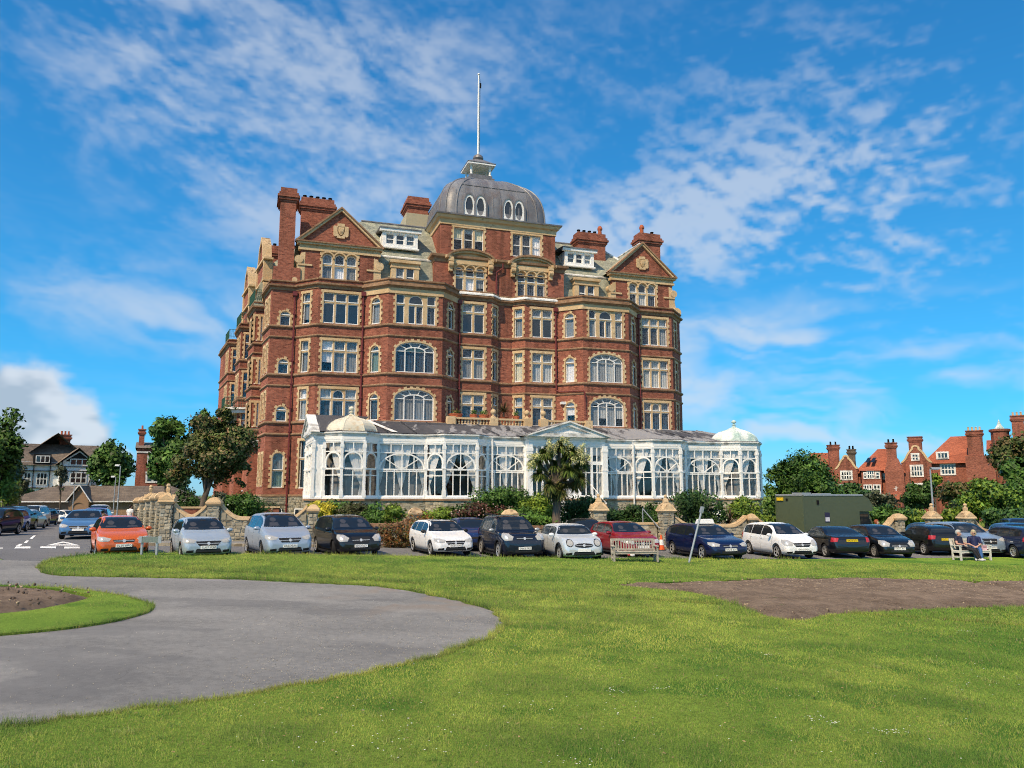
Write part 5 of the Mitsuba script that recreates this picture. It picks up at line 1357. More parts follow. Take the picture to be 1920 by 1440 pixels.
# garden steps in the gate gap, with a rail, a low hedge wall and a traffic cone by the road
gp = thing('garden_steps', 'wide pale stone steps rising through the gate gap behind the red car', 'steps')
for k in range(6):
    M = frame_at(wl((dl[-1] + d2[0]) / 2 + 0.55), wd)
    put('step', MB().box(-1.25, 1.0, 0.1 + .34 * k, 3.2, -.3, .12 + .15 * k, M), 'm_oldwhite', gp)
b = MB(); M = frame_at(wl(dpx(1214)), wd)
b.tube([(0, 0.6, 2.0), (0.75, 0.2, 1.0), (.95, -.1, .95)], .03, 6, M); b.tube([(0, 0.6, 2.0), (0, .6, .2)], .03, 6, M); put('handrail', b, 'm_galv', gp)
b = MB(); b.box(-.3, .75, .5, .8, 0, 1.15, M); put('cheek_wall', b, 'm_rubble', gp); put('cheek_coping', MB().box(-.35, .8, .45, .85, 1.15, 1.27, M), 'm_stone', gp)


# ---- foliage
def leaves(clumps, n, size, cols, fr, thin=0.42, shell=0.55, flat=0.3, up=0.35, freq=1.1, aspect=0.55, lw=0.1):
    """many small leaf faces through the volume of the clumps: (v, f, normals, colours)"""
    cl_ = np.asarray(clumps, float); vol = np.prod(cl_[:, 3:6], 1) ** (2 / 3.0); pick = fr.choice(len(cl_), n, p=vol / vol.sum())
    d = fr.normal(size=(n, 3)); d /= np.linalg.norm(d, axis=1, keepdims=True)
    r = fr.random(n) ** shell
    c = cl_[pick, :3]; e = cl_[pick, 3:6]; p = c + d * e * r[:, None] * (1 + 0.14 * fr.normal(size=(n, 1)))
    keep = meshkit.fbm(p * freq + 31.0, 3) > thin
    p, d, c, e, pick, r = p[keep], d[keep], c[keep], e[keep], pick[keep], r[keep]; n = len(p)
    out = d / e; out /= np.linalg.norm(out, axis=1, keepdims=True)
    nl = out * 0.8 + fr.normal(size=(n, 3)) * 0.75 + [0, 0, up]; nl /= np.linalg.norm(nl, axis=1, keepdims=True)
    a = np.cross(nl, fr.normal(size=(n, 3))); a /= np.linalg.norm(a, axis=1, keepdims=True); b = np.cross(nl, a)
    s = size * fr.uniform(0.6, 1.35, n)[:, None]
    v = np.stack([p - a * s, p - b * s * aspect, p + a * s, p + b * s * aspect], 1)
    sn = nl * 0.55 + out * 0.55 + [0, 0, 0.25]; sn /= np.linalg.norm(sn, axis=1, keepdims=True)
    tone = fr.uniform(0.75, 1.25, len(cl_))[pick] * fr.uniform(0.6, 1.4, n) * (0.65 + 0.7 * meshkit.fbm(p * 0.7, 3, 4))
    cols = np.asarray(cols, float); col = cols[np.minimum((meshkit.fbm(p * 0.55 + 7, 3, 9) * 1.5 - 0.25 + 0.25 * fr.normal(size=n)).clip(0, .999) * len(cols), len(cols) - 1).astype(int)] * tone[:, None]
    q = np.arange(4 * n).reshape(-1, 4); f = np.vstack([q[:, [0, 1, 2]], q[:, [0, 2, 3]]])
    return v.reshape(-1, 3), f, np.repeat(sn, 4, 0), np.repeat(col, 4, 0)


def clumps_in(fr, c, e, n, k=0.42, lump=0.75):
    """n overlapping clumps filling an ellipsoid unevenly"""
    out = []
    for i in range(n):
        d = fr.normal(size=3); d /= np.linalg.norm(d); r = fr.uniform(0.25, 1.0) ** 0.6 * lump
        s = k * fr.uniform(0.65, 1.25)
        out.append([*(np.asarray(c) + d * np.asarray(e) * r), e[0] * s, e[1] * s, e[2] * s * 0.85])
    return out


GREEN = [(0.035, 0.085, 0.016), (0.06, 0.13, 0.022), (0.09, 0.175, 0.03)]
DARKG = [(0.026, 0.06, 0.016), (0.04, 0.09, 0.02), (0.06, 0.12, 0.026)]
OLIVE = [(0.055, 0.08, 0.02), (0.09, 0.115, 0.03), (0.15, 0.115, 0.05), (0.06, 0.10, 0.024)]
LIME = [(0.11, 0.18, 0.02), (0.18, 0.25, 0.03), (0.09, 0.16, 0.022)]
GREY = [(0.07, 0.085, 0.05), (0.11, 0.12, 0.075), (0.06, 0.08, 0.04)]


def tree(label, px, Y, top, bottom, width, cols, n=9000, size=0.16, trunk=0.2, group=None, seed=0, nc=26, depth=None, trunk_px=None, thin=0.42, name='tree', k=0.36, extra=()):
    """crown between pixel rows top and bottom, width pixels wide, at distance Y"""
    fr = np.random.default_rng(100 + seed); c = at(px, (top + bottom) / 2, Y); sc = Y / 1440
    e = np.array([width * sc / 2, (depth or width * sc * 0.9) / 2, (bottom - top) * sc / 2])
    cl_ = clumps_in(fr, c, e * 0.92, nc, k)
    for (qx, qt, qb, qw) in extra:
        c2_ = at(qx, (qt + qb) / 2, Y); e2 = np.array([qw * sc / 2, qw * sc * .4, (qb - qt) * sc / 2]); cl_ += clumps_in(fr, c2_, e2 * .85, max(5, nc // 3), k)
    t = thing(name, label, 'tree' if 'tree' in name else 'shrub', group)
    v, f, nn, col = leaves(cl_, n, size, cols, fr, thin)
    g = at(trunk_px or px, 950, Y); g[2] = float(gz(g[0], g[1])) - 0.2
    b = MB(); h0 = np.array([c[0], c[1], c[2] - e[2] * 0.35]); mid = (g * 0.45 + h0 * 0.55) + [fr.uniform(-.2, .2), 0, 0]
    b.tube([g, g * .7 + mid * .3, mid, h0], [trunk * 1.25, trunk, trunk * .85, trunk * .5], 9)
    for q in cl_[:16]:
        q = np.array(q[:3]); a = mid + (h0 - mid) * fr.uniform(0.0, 1.0); b.tube([a, (a + q) / 2 + [0, 0, .15 * e[2]], q], [trunk * .4, trunk * .25, trunk * .08], 6)
    put('trunk', b, 'm_bark', t, smooth=True)
    put_soft('crown', v, f, nn, col, parent=t)
    return t


def shrub(label, px, Y, top, bottom, width, cols, n=2500, size=0.09, seed=0, group=None, name='shrub', thin=0.36, flowers=None, nc=14):
    fr = np.random.default_rng(500 + seed); sc = Y / 1440; c = at(px, (top + bottom) / 2, Y); e = np.array([width * sc / 2, width * sc * .4, (bottom - top) * sc / 2])
    cl_ = clumps_in(fr, c, e * 1.05, nc + 4, .48)
    t = thing(name, label, 'shrub', group); v, f, nn, col = leaves(cl_, n, size, cols, fr, thin)
    b = MB(); base = np.array([c[0], c[1], float(gz(c[0], c[1])) - .2])
    for q in cl_[:8]: b.tube([base, (base + q[:3]) / 2 + [0, 0, .1], q[:3]], [.04, .03, .012], 5)
    put('stems', b, 'm_bark', t); put_soft('foliage', v, f, nn, col, parent=t)
    if flowers:
        fm = MB(); fi = trimesh.creation.icosphere(subdivisions=0)
        for _ in range(flowers[1]):
            q = cl_[fr.integers(len(cl_))]; d = fr.normal(size=3); d /= np.linalg.norm(d); d[1] = -abs(d[1])
            fm.raw(fi.vertices * flowers[2] * fr.uniform(.6, 1.2) + np.array(q[:3]) + d * np.array(q[3:6]), fi.faces, c=np.array(flowers[0]) * fr.uniform(.8, 1.1))
        put('flowers', fm, 'vc', t, kind='stuff')
    return t


tree('tall green tree at the far left edge behind the parked cars', -6, 72, 756, 950, 112, GREEN, 16000, .2, .3, seed=1)
tree('dense green tree left of the half-timbered house', 14, 80, 805, 945, 66, DARKG, 8000, .2, .25, seed=2)
tree('rounded green tree between the half-timbered house and the brick house', 209, 98, 811, 930, 92, GREEN, 15000, .24, .25, seed=3)
tree('big green tree behind the dark tree at the hotel corner', 314, 64, 764, 910, 112, GREEN, 26000, .18, .3, seed=4, extra=((378, 752, 870, 74), (300, 840, 915, 80)))
tree('dark olive tree with dark trunk at the left corner of the hotel', 408, 45.5, 760, 922, 144, OLIVE, 56000, .10, .2, seed=5, trunk_px=370, nc=46, thin=.44, extra=((338, 845, 922, 66), (455, 850, 925, 50), (425, 752, 800, 56)))
tree('wispy grey green tree beside the dark left house wall', 38, 84, 868, 935, 38, GREY, 2600, .16, .1, seed=6, thin=.5)
tree('slender pale tree in front of the half-timbered gable', 114, 90, 862, 925, 34, GREY, 2600, .16, .1, seed=7, thin=.48)
tree('broad dark green tree right of the conservatory behind the van', 1502, 72, 836, 990, 152, GREEN, 36000, .15, .3, seed=8, nc=54, thin=.38, extra=((1452, 885, 990, 70), (1552, 880, 980, 72), (1500, 900, 995, 120), (1470, 848, 930, 86), (1525, 846, 930, 90)))
tree('greyish olive tree between the van and the brick villas', 1640, 74, 912, 968, 86, GREY, 6000, .15, .15, seed=9)
tree('dark evergreen tree left of the tall street lamp', 1728, 70, 893, 958, 74, DARKG, 8000, .15, .2, seed=10)
tree('brownish dark tree right of the tall street lamp', 1785, 74, 892, 950, 70, OLIVE, 7000, .15, .2, seed=11)
tree('spreading yellow green tree above the right gate piers', 1850, 56, 890, 990, 128, GREEN + LIME, 18000, .13, .2, seed=12, nc=34, thin=.44)
tree('tall dark tree at the right edge of the street', 1920, 62, 836, 1000, 110, GREEN, 16000, .16, .3, seed=13)
tree('brown leafed tree in front of the far turret at the right edge', 1908, 84, 784, 920, 104, OLIVE, 14000, .2, .3, seed=14)
tree('small yellow green tree top in front of the right brick villa', 1752, 92, 884, 912, 34, LIME, 2200, .14, .1, seed=15)
for i, (lb, px, Y, t, b, w, cols, n, fl) in enumerate((
        ('rounded bright green bush beside the left hotel corner', 452, 43.5, 918, 980, 86, GREEN, 6000, ((.8, .8, .74), 10, .05)),
        ('yellow leaved bush below the left corner dome', 606, 43, 938, 968, 50, [(.42, .36, .03), (.5, .45, .05)], 1800, None),
        ('low dark shrub with grassy stems below the left glazing', 668, 43, 946, 980, 60, [(.05, .05, .02), (.06, .08, .025)], 1800, None),
        ('soft green shrub below the left wide window', 704, 42.5, 944, 982, 50, GREEN, 2000, None),
        ('olive green shrub left of the copper hedge', 738, 42, 950, 984, 44, LIME, 1400, None),
        ('pink flowering shrub above the dark blue off-roader', 905, 43, 942, 985, 88, [(.07, .035, .02), (.05, .05, .02), (.09, .03, .025)], 3000, ((.75, .5, .48), 60, .035)),
        ('leafy green shrub left of the palm', 950, 44, 912, 985, 96, GREEN, 6000, None),
        ('yellow green shrub at the foot of the palm', 1004, 43, 925, 985, 66, LIME, 4500, None),
        ('low mid green hedge under the palm', 985, 41.5, 958, 992, 110, GREEN, 4000, None),
        ('dark green glossy shrub right of the palm trunk', 1090, 43.5, 922, 992, 74, DARKG, 4500, None),
        ('clipped dark green hedge between the gate piers', 1186, 44.5, 950, 990, 96, DARKG, 4500, None),
        ('tall leafy shrub right of the right gate pier', 1300, 44, 915, 990, 88, DARKG, 7000, None),
        ('white flowering shrub beside the tall leafy shrub', 1345, 43.5, 940, 985, 30, DARKG, 1400, ((.8, .8, .74), 45, .045)),
        ('bright green bush at the right end of the conservatory', 1396, 44.5, 930, 978, 54, LIME, 3500, None),
        ('pale green bush behind the small round capped pier', 1432, 50, 968, 990, 40, LIME, 1200, None),
        ('bright green hedge behind the van', 1662, 56, 950, 988, 74, GREEN, 3500, None),
        ('light green hedge left of the right gate piers', 1716, 56, 955, 986, 60, LIME, 2600, None),
        ('yellow green clipped hedge between the two right gate piers', 1786, 56, 958, 985, 44, LIME, 2000, None),
        ('broad leafy shrub mass left of the palm in front of the glazing', 925, 45, 918, 985, 84, GREEN, 5000, None),
        ('mid green shrub between the yellow bush and the glazing', 640, 44, 944, 984, 70, GREEN, 2600, None),
        ('low leafy shrub below the left bay of the glazing', 820, 44, 952, 985, 90, LIME, 3000, None),
        ('rounded shrub in front of the left garden wall pier', 870, 43, 950, 988, 60, DARKG, 2600, None),
        ('leafy bush in front of the right wide glazing', 1238, 46, 940, 985, 60, GREEN, 2600, None),
        ('dark bush behind the blue cars at the right edge', 1890, 50, 950, 1000, 70, DARKG, 4000, None),
        ('bright yellow green bush at the left edge above the parked cars', 8, 76, 892, 945, 56, LIME, 3000, None),
        ('grey leaved bush behind the first round capped pier', 405, 41, 925, 950, 30, GREY, 900, None),
        ('small pale green shrub in front of the left hotel plinth', 505, 46, 945, 975, 40, GREY, 900, ((.8, .66, .5), 14, .07)),
        ('dark green shrub in front of the hotel side wall', 345, 48, 920, 960, 50, DARKG, 1800, None))):
    shrub(lb, px, Y, t - 4, b + 4, w * 1.2, cols, int(n * 1.7), .075 if Y < 50 else .12, seed=i, flowers=fl)
# copper leaved hedge spilling over the wall
fr = np.random.default_rng(77); hd = thing('hedge', 'copper leaved hedge spilling over the stone wall behind the black car', 'hedge')
cl_ = []
for px, y0, y1 in ((705, 985, 1030), (725, 978, 1028), (748, 972, 1028), (770, 962, 1025), (790, 958, 1015), (800, 965, 1000), (735, 1000, 1030), (760, 1000, 1030)):
    c = at(px, (y0 + y1) / 2, 36.6); cl_.append([*c, .42, .4, (y1 - y0) * 36.6 / 2880])
v, f, nn, col = leaves(cl_, 6000, .05, [(.20, .075, .02), (.28, .10, .025), (.10, .07, .02), (.06, .085, .02), (.14, .05, .018)], fr, .3); put_soft('foliage', v, f, nn, col, parent=hd)
put('stems', MB().tube([at(750, 1030, 36.6), at(755, 985, 36.6)], .05, 6), 'm_bark', hd)


def sword_plant(name, label, cat, c, n, ln, w, cols, fr, droop=0.5, up=0.2, parent=None, part='leaves'):
    V, F, C, N = [], [], [], []
    for i in range(n):
        a = fr.uniform(0, 2 * PI); el = math.asin(fr.uniform(up * 1.0 - 0.0, 0.98)) if up >= 0 else math.asin(fr.uniform(up, .95)); L = ln * fr.uniform(.6, 1.15)
        d = np.array([math.cos(a) * math.cos(el), math.sin(a) * math.cos(el), math.sin(el)]); side = np.cross(d, [0, 0, 1.0]); side /= np.linalg.norm(side) + 1e-9
        pts = [np.asarray(c) + d * L * t - np.array([0, 0, droop * L * t * t * (0.3 + 0.7 * math.cos(el))]) for t in (0, .35, .7, 1.0)]
        col = np.asarray(cols[fr.integers(len(cols))]) * fr.uniform(.6, 1.4); k = len(V)
        for p, ww in zip(pts, (.5, 1, .8, .05)): V += [p - side * w * ww / 2, p + side * w * ww / 2]; C += [col, col]
        nn = np.cross(side, d); nn = nn * np.sign(nn[2] + 1e-6) + np.array([0, 0, .2]) + d * .3; nn /= np.linalg.norm(nn); N += [nn] * 8
        for j in range(3): F += [[k + 2 * j, k + 2 * j + 1, k + 2 * j + 3], [k + 2 * j, k + 2 * j + 3, k + 2 * j + 2]]
    return np.array(V), np.array(F), np.array(N), np.array(C)


# the cabbage palm in front of the portico
fr = np.random.default_rng(9); pt = thing('palm_tree', 'cabbage palm with cream flower heads in front of the white portico', 'palm tree'); YP = 41.0
base = at(1043, 965, YP); fork = at(1045, 905, YP); heads = [(1005, 862), (1028, 846), (1050, 836), (1072, 846), (1092, 866), (1012, 888), (1040, 872), (1066, 880), (1088, 896), (1055, 900), (1030, 908), (1078, 905), (1052, 918), (1040, 922), (1018, 852), (1060, 858), (1082, 880)]
b = MB(); b.tube([base - [0, 0, 2.0], base, fork - [0, 0, .5], fork], [.28, .22, .2, .17], 10)
V, F, N, C = [], [], [], []; k = 0
for i, (px, py) in enumerate(heads):
    h = at(px, py, YP + fr.uniform(-.9, .7)); b.tube([fork, (fork + h) / 2 + [0, 0, -.1], h], [.13, .09, .07], 6)
    low = py > 893
    v, f, n_, c = sword_plant('', '', '', h, 420 if not low else 300, .58, .06, [(.06, .10, .022), (.10, .155, .03), (.15, .18, .055)] if not low else [(.06, .09, .02), (.14, .13, .045), (.09, .12, .03)], fr, .5, -.55 if not low else -.95)
    V.append(v); F.append(f + k); N.append(n_); C.append(c); k += len(v)
put('trunk', b, 'm_bark', pt, smooth=True); put_soft('leaves', np.vstack(V), np.vstack(F), np.vstack(N), np.vstack(C), parent=pt)
for px, py in ((1002, 858), (1040, 838), (1066, 838), (1058, 826), (1086, 850), (1098, 862), (1076, 862), (1032, 832), (1000, 872), (1092, 842)):
    h = at(px, py, YP - .75); q = [[*(h + fr.normal(size=3) * [.16, .12, .12]), .2, .18, .2] for _ in range(6)]
    v, f, nn, col = leaves(q, 420, .035, [(.50, .50, .22), (.58, .56, .28), (.40, .44, .16)], fr, .2); put_soft('flower_head', v, f, nn, col, parent=pt, kind='stuff')
# smaller spiky plants
for lb, px, py, Y, n, L, cols in (('brown bronze flax plant with arching sword leaves near the right end of the wall', 1366, 982, 43.5, 110, 1.25, [(.10, .055, .03), (.16, .09, .045), (.07, .06, .03)]),
                                  ('dark spiky flax plant under the left glazing', 655, 975, 43, 80, 1.0, [(.05, .045, .02), (.09, .07, .03)]),
                                  ('grassy flax plant beside the olive shrub', 725, 976, 42.5, 70, .95, [(.08, .07, .03), (.06, .075, .03)])):
    t = thing('flax_plant', lb, 'plant'); v, f, n_, c = sword_plant('', '', '', at(px, py, Y), n, L, .05, cols, fr, .45, .25); put_soft('leaves', v, f, n_, c, parent=t)
t = thing('terrace_palm', 'spiky palm plant in a pot on the conservatory terrace', 'plant'); c = HO + HS * 12.4 + HT * -2.0 + [0, 0, 8.9]
v, f, n_, col = sword_plant('', '', '', c, 120, 1.15, .05, [(.09, .085, .035), (.13, .12, .05), (.06, .07, .03)], fr, .45, .1); put_soft('leaves', v, f, n_, col, parent=t)
put('pot', MB().lathe([(0, 7.86), (.28, 7.86), (.38, 8.45), (.42, 8.5), (.36, 8.5), (0, 8.4)], 12, HM @ TR(12.4, -2.0, 0)), 'm_pot', t)
put('stem', MB().tube([(12.4, -2, 8.4), (12.4, -2, 8.95)], .07, 6, HM), 'm_bark', t)
for s, w_, lb in ((8.5, .5, 'long terracotta trough of small plants on the left of the terrace'), (9.9, .3, 'terracotta pot with a small red flowering plant on the terrace'), (10.7, .38, 'wide terracotta pot beside the balustrade on the terrace'), (13.3, .25, 'square orange planter on the terrace beside the spiky palm')):
    t = thing('plant_pot', lb, 'plant pot'); put('pot', MB().lathe([(0, 7.86), (w_ * .75, 7.86), (w_, 8.5), (w_ * 1.08, 8.52), (w_ * 1.08, 8.6), (0, 8.55)], 12, HM @ TR(s, -2.3, 0)), 'm_pot', t)
    v, f, nn, cc = leaves([[*(HO + HS * s + HT * -2.3 + [0, 0, 8.75]), w_, w_, .25]], 260, .05, GREEN + [(.25, .08, .06)], fr, .2); put_soft('foliage', v, f, nn, cc, parent=t)
# ------------------------------------------------------------------ vehicles
def interp(pts): x, y = zip(*pts); return PchipInterpolator(x, y)


SHAPES_ = {
    'hatch': dict(top=[(0, .52), (.012, .66), (.05, .78), (.14, .90), (.25, .985), (.275, 1.01), (.43, 1.39), (.50, 1.45), (.60, 1.47), (.78, 1.43), (.90, 1.32), (.955, 1.12), (.985, .95), (1, .62)],
                  belt=[(0, .44), (.012, .58), (.05, .70), (.14, .81), (.27, .90), (.5, .93), (.75, .96), (.93, 1.0), (.985, .86), (1, .5)], pill=(.30, .57, .76, .88), H=1.47, ax=(.19, .80)),
    'mini': dict(top=[(0, .52), (.012, .68), (.05, .84), (.14, .94), (.25, .985), (.29, 1.0), (.40, 1.33), (.46, 1.40), (.60, 1.41), (.82, 1.39), (.93, 1.33), (.97, 1.1), (.99, .9), (1, .62)],
                 belt=[(0, .44), (.012, .58), (.05, .74), (.14, .85), (.27, .91), (.5, .93), (.75, .94), (.95, .96), (.985, .86), (1, .5)], pill=(.32, .60, .93, .94), H=1.41, ax=(.18, .83)),
    'mpv': dict(top=[(0, .55), (.012, .72), (.05, .86), (.12, .98), (.19, 1.05), (.215, 1.09), (.38, 1.52), (.45, 1.60), (.58, 1.64), (.82, 1.60), (.93, 1.50), (.97, 1.2), (.985, 1.0), (1, .65)],
                belt=[(0, .46), (.012, .60), (.05, .76), (.12, .88), (.22, .98), (.5, 1.01), (.75, 1.04), (.95, 1.07), (.985, .9), (1, .55)], pill=(.245, .52, .74, .92), H=1.64, ax=(.19, .80)),
    'suv': dict(top=[(0, .62), (.012, .86), (.05, .99), (.14, 1.05), (.24, 1.08), (.265, 1.10), (.37, 1.54), (.43, 1.65), (.55, 1.69), (.85, 1.67), (.945, 1.60), (.975, 1.2), (.99, 1.0), (1, .7)],
                belt=[(0, .52), (.012, .74), (.05, .90), (.14, .97), (.26, 1.02), (.5, 1.05), (.75, 1.06), (.95, 1.08), (.985, .9), (1, .55)], pill=(.285, .54, .74, .92), H=1.69, ax=(.18, .81)),
    'saloon': dict(top=[(0, .50), (.012, .64), (.05, .74), (.14, .84), (.27, .93), (.295, .95), (.43, 1.31), (.50, 1.365), (.60, 1.37), (.70, 1.28), (.82, 1.05), (.845, 1.02), (.95, .985), (.98, .93), (.99, .8), (1, .6)],
                   belt=[(0, .42), (.012, .56), (.05, .66), (.14, .76), (.27, .87), (.5, .90), (.75, .93), (.84, .95), (.95, .92), (.985, .8), (1, .5)], pill=(.32, .56, .72, .79), H=1.37, ax=(.19, .80)),
    'estate': dict(top=[(0, .50), (.012, .64), (.05, .76), (.14, .87), (.25, .955), (.275, .98), (.40, 1.36), (.47, 1.44), (.58, 1.46), (.80, 1.43), (.91, 1.34), (.965, 1.08), (.985, .95), (1, .6)],
                   belt=[(0, .42), (.012, .56), (.05, .68), (.14, .79), (.27, .90), (.5, .92), (.75, .95), (.94, .99), (.985, .85), (1, .5)], pill=(.30, .53, .72, .90), H=1.46, ax=(.19, .79)),
    'crossover': dict(top=[(0, .60), (.012, .80), (.05, .92), (.14, 1.0), (.24, 1.06), (.265, 1.08), (.40, 1.48), (.47, 1.56), (.58, 1.58), (.80, 1.54), (.91, 1.44), (.965, 1.15), (.985, 1.0), (1, .65)],
                      belt=[(0, .50), (.012, .70), (.05, .83), (.14, .92), (.27, .99), (.5, 1.01), (.75, 1.04), (.94, 1.08), (.985, .9), (1, .55)], pill=(.29, .54, .74, .89), H=1.58, ax=(.19, .80)),
}
PLAN = interp([(0, .74), (.010, .84), (.03, .915), (.08, .97), (.16, .995), (.3, 1), (.78, 1), (.90, .975), (.96, .93), (.985, .87), (1, .78)])
ZBOT = interp([(0, .30), (.03, .22), (.12, .19), (.5, .19), (.88, .21), (.97, .27), (1, .36)])


class Body:
    def __init__(self, kind, L, W, H):
        sp = SHAPES_[kind]; k = H / sp['H']; self.L, self.W, self.H, self.sp = L, W, H, sp
        self.top, self.belt = interp([(a, b * k) for a, b in sp['top']]), interp([(a, b * k) for a, b in sp['belt']])
        f = np.unique(np.r_[0, .004, .010, .02, np.linspace(.035, .965, 46), .975, .984, .992, 1])
        rings = []
        for a in f:
            w = W / 2 * PLAN(a); zt = float(self.top(a)); zb = float(ZBOT(a)); ze = min(float(self.belt(a)), zt - .03); h = zt - ze; wr = max(.955 * w - .40 * h, .58 * w); d = ze - zb
            half = [(0, zb), (.7 * w, zb), (.93 * w, zb + .04), (.975 * w, zb + .3 * d), (w, zb + .5 * d), (.995 * w, zb + .72 * d), (.985 * w, zb + .88 * d), (.955 * w, ze), (.95 * w * .67 + wr * .33, ze + .3 * h), (.95 * w * .34 + wr * .66, ze + .6 * h), (wr, ze + .84 * h), (.87 * wr, ze + .945 * h), (.5 * wr, zt - .012 * h), (0, zt)]
            rings.append([(L / 2 - a * L, y, z) for y, z in half] + [(L / 2 - a * L, -y, z) for y, z in half[-2:0:-1]])
        v = np.array(rings); n, m = v.shape[:2]; vv = v.reshape(-1, 3); q = []
        for i in range(n - 1):
            for j in range(m): q.append([i * m + j, i * m + (j + 1) % m, (i + 1) * m + (j + 1) % m, (i + 1) * m + j])
        q = np.array(q); F_ = np.vstack([q[:, [0, 1, 2]], q[:, [0, 2, 3]]])
        a0, a1 = len(vv), len(vv) + 1; vv = np.vstack([vv, v[0].mean(0), v[-1].mean(0)])
        F_ = np.vstack([F_, [[a0, (j + 1) % m, j] for j in range(m)], [[a1, (n - 1) * m + j, (n - 1) * m + (j + 1) % m] for j in range(m)]])
        tm = trimesh.Trimesh(vv, F_, process=False)
        if tm.volume < 0: F_ = F_[:, ::-1]
        self.v, self.f = vv, F_
        R = .315 * (1.12 if kind in ('suv', 'crossover') else 1.0); self.R = R; self.ax = [L / 2 - a * L for a in sp['ax']]
        man = m3.Manifold(m3.Mesh(vert_properties=vv.astype(np.float32), tri_verts=F_.astype(np.uint32)))
        for x in self.ax:
            for s in (-1, 1):
                c = m3.Manifold.cylinder(.36, R + .055, R + .055, 28).rotate([90, 0, 0]).translate([x, s * (W / 2 - .1) + .18, R])
                man = man - c
        mm = man.to_mesh(); self.mesh = trimesh.Trimesh(mm.vert_properties[:, :3].astype(float), mm.tri_verts, process=False) if len(mm.tri_verts) > 500 else tm

    def f_of(self, x): return (self.L / 2 - x) / self.L

    def cast(self, o, d):
        v, f = self.v, self.f; A, B, C = v[f[:, 0]], v[f[:, 1]], v[f[:, 2]]
        d = d / np.linalg.norm(d); u = np.cross(d, [0, 0, 1.0]); u /= np.linalg.norm(u); w = np.cross(u, d)
        P = lambda x: np.stack([x @ u, x @ w], -1)
        oa = P(o); lo, hi = oa.min(0) - .01, oa.max(0) + .01; pa, pb, pc = P(A), P(B), P(C)
        mn, mx = np.minimum(np.minimum(pa, pb), pc), np.maximum(np.maximum(pa, pb), pc); N = np.cross(B - A, C - A)
        k = ((mx >= lo) & (mn <= hi)).all(1) & (N @ d < -1e-9); A, B, C, N = A[k], B[k], C[k], N[k]
        N = N / np.linalg.norm(N, axis=1, keepdims=True); e1, e2 = B - A, C - A
        pv = np.cross(d, e2); det = (e1 * pv).sum(1); T_ = o[:, None] - A[None]; uu = (T_ * pv).sum(-1) / det
        qv = np.cross(T_, e1[None]); vv = (qv * d).sum(-1) / det; t = (qv * e2[None]).sum(-1) / det
        ok = (uu >= -1e-4) & (vv >= -1e-4) & (uu + vv <= 1 + 1e-4) & (t > 0); t = np.where(ok, t, 1e9); j = t.argmin(1); tt = t[np.arange(len(o)), j]
        return tt, N[j]

    def decal(self, poly, view, off=.007, size=.10, thick=0.0):
        """a panel cut to the outline and laid on the body, seen from the view direction (degrees round from the front)"""
        a = math.radians(view); out = np.array([math.cos(a), math.sin(a), 0]); side = np.array([-out[1], out[0], 0])
        v2, f2 = trimesh.creation.triangulate_polygon(poly, engine='earcut')
        v3, f3 = trimesh.remesh.subdivide_to_size(np.column_stack([v2, 0 * v2[:, 0]]), f2, size, max_iter=8)
        tm = trimesh.Trimesh(v3, f3, process=False); tm.merge_vertices(); v3, f3 = np.array(tm.vertices), np.array(tm.faces)
        o = v3[:, 0, None] * side + v3[:, 1, None] * np.array([0, 0, 1.0]) + out * 6
        t, N = self.cast(o, -out); bad = t > 1e8
        if bad.all(): return None
        t[bad] = np.median(t[~bad]); N[bad] = out
        p = o - out * t[:, None] + N * off
        a_, b_, c_ = p[f3[:, 0]], p[f3[:, 1]], p[f3[:, 2]]; fl = np.cross(b_ - a_, c_ - a_) @ out < 0
        f3 = np.where(fl[:, None], f3[:, ::-1], f3)
        return trimesh.Trimesh(p, f3, process=False)


def wheel_meshes(R, spokes, style=0):
    ty, rim = MB(), MB(); w = .2
    X = np.array([[0, 0, 1, 0], [1, 0, 0, 0], [0, 1, 0, 0], [0, 0, 0, 1.0]])     # lathe axis z -> y
    X = np.array([[1, 0, 0, 0], [0, 0, 1, 0], [0, -1, 0, 0], [0, 0, 0, 1.0]])
    r = R * .66
    ty.lathe([(r, -w / 2 + .02), (R - .04, -w / 2), (R - .008, -w / 2 + .03), (R, 0), (R - .008, w / 2 - .03), (R - .04, w / 2), (r, w / 2 - .02), (r - .01, w / 2 - .03)], 26, X)
    rim.lathe([(0.0, w / 2 - .05), (.06, w / 2 - .045), (.07, w / 2 - .06)], 12, X); rim.lathe([(r - .035, w / 2 - .035), (r, w / 2 - .012), (r + .006, w / 2 - .018)], 26, X)
    for k in range(spokes):
        a = k * 2 * PI / spokes; c, s = math.cos(a), math.sin(a)
        rim.bar((.03 * c, .0 + w / 2 - .055, .03 * s), (r * .97 * c, w / 2 - .04, r * .97 * s), .05 if spokes < 8 else .03, .022, up=(0, 1, 0))
    dk = MB(); dk.lathe([(0, w / 2 - .09), (r, w / 2 - .09)], 20, X)
    return ty, rim, dk


YL = (.72, .52, .02)


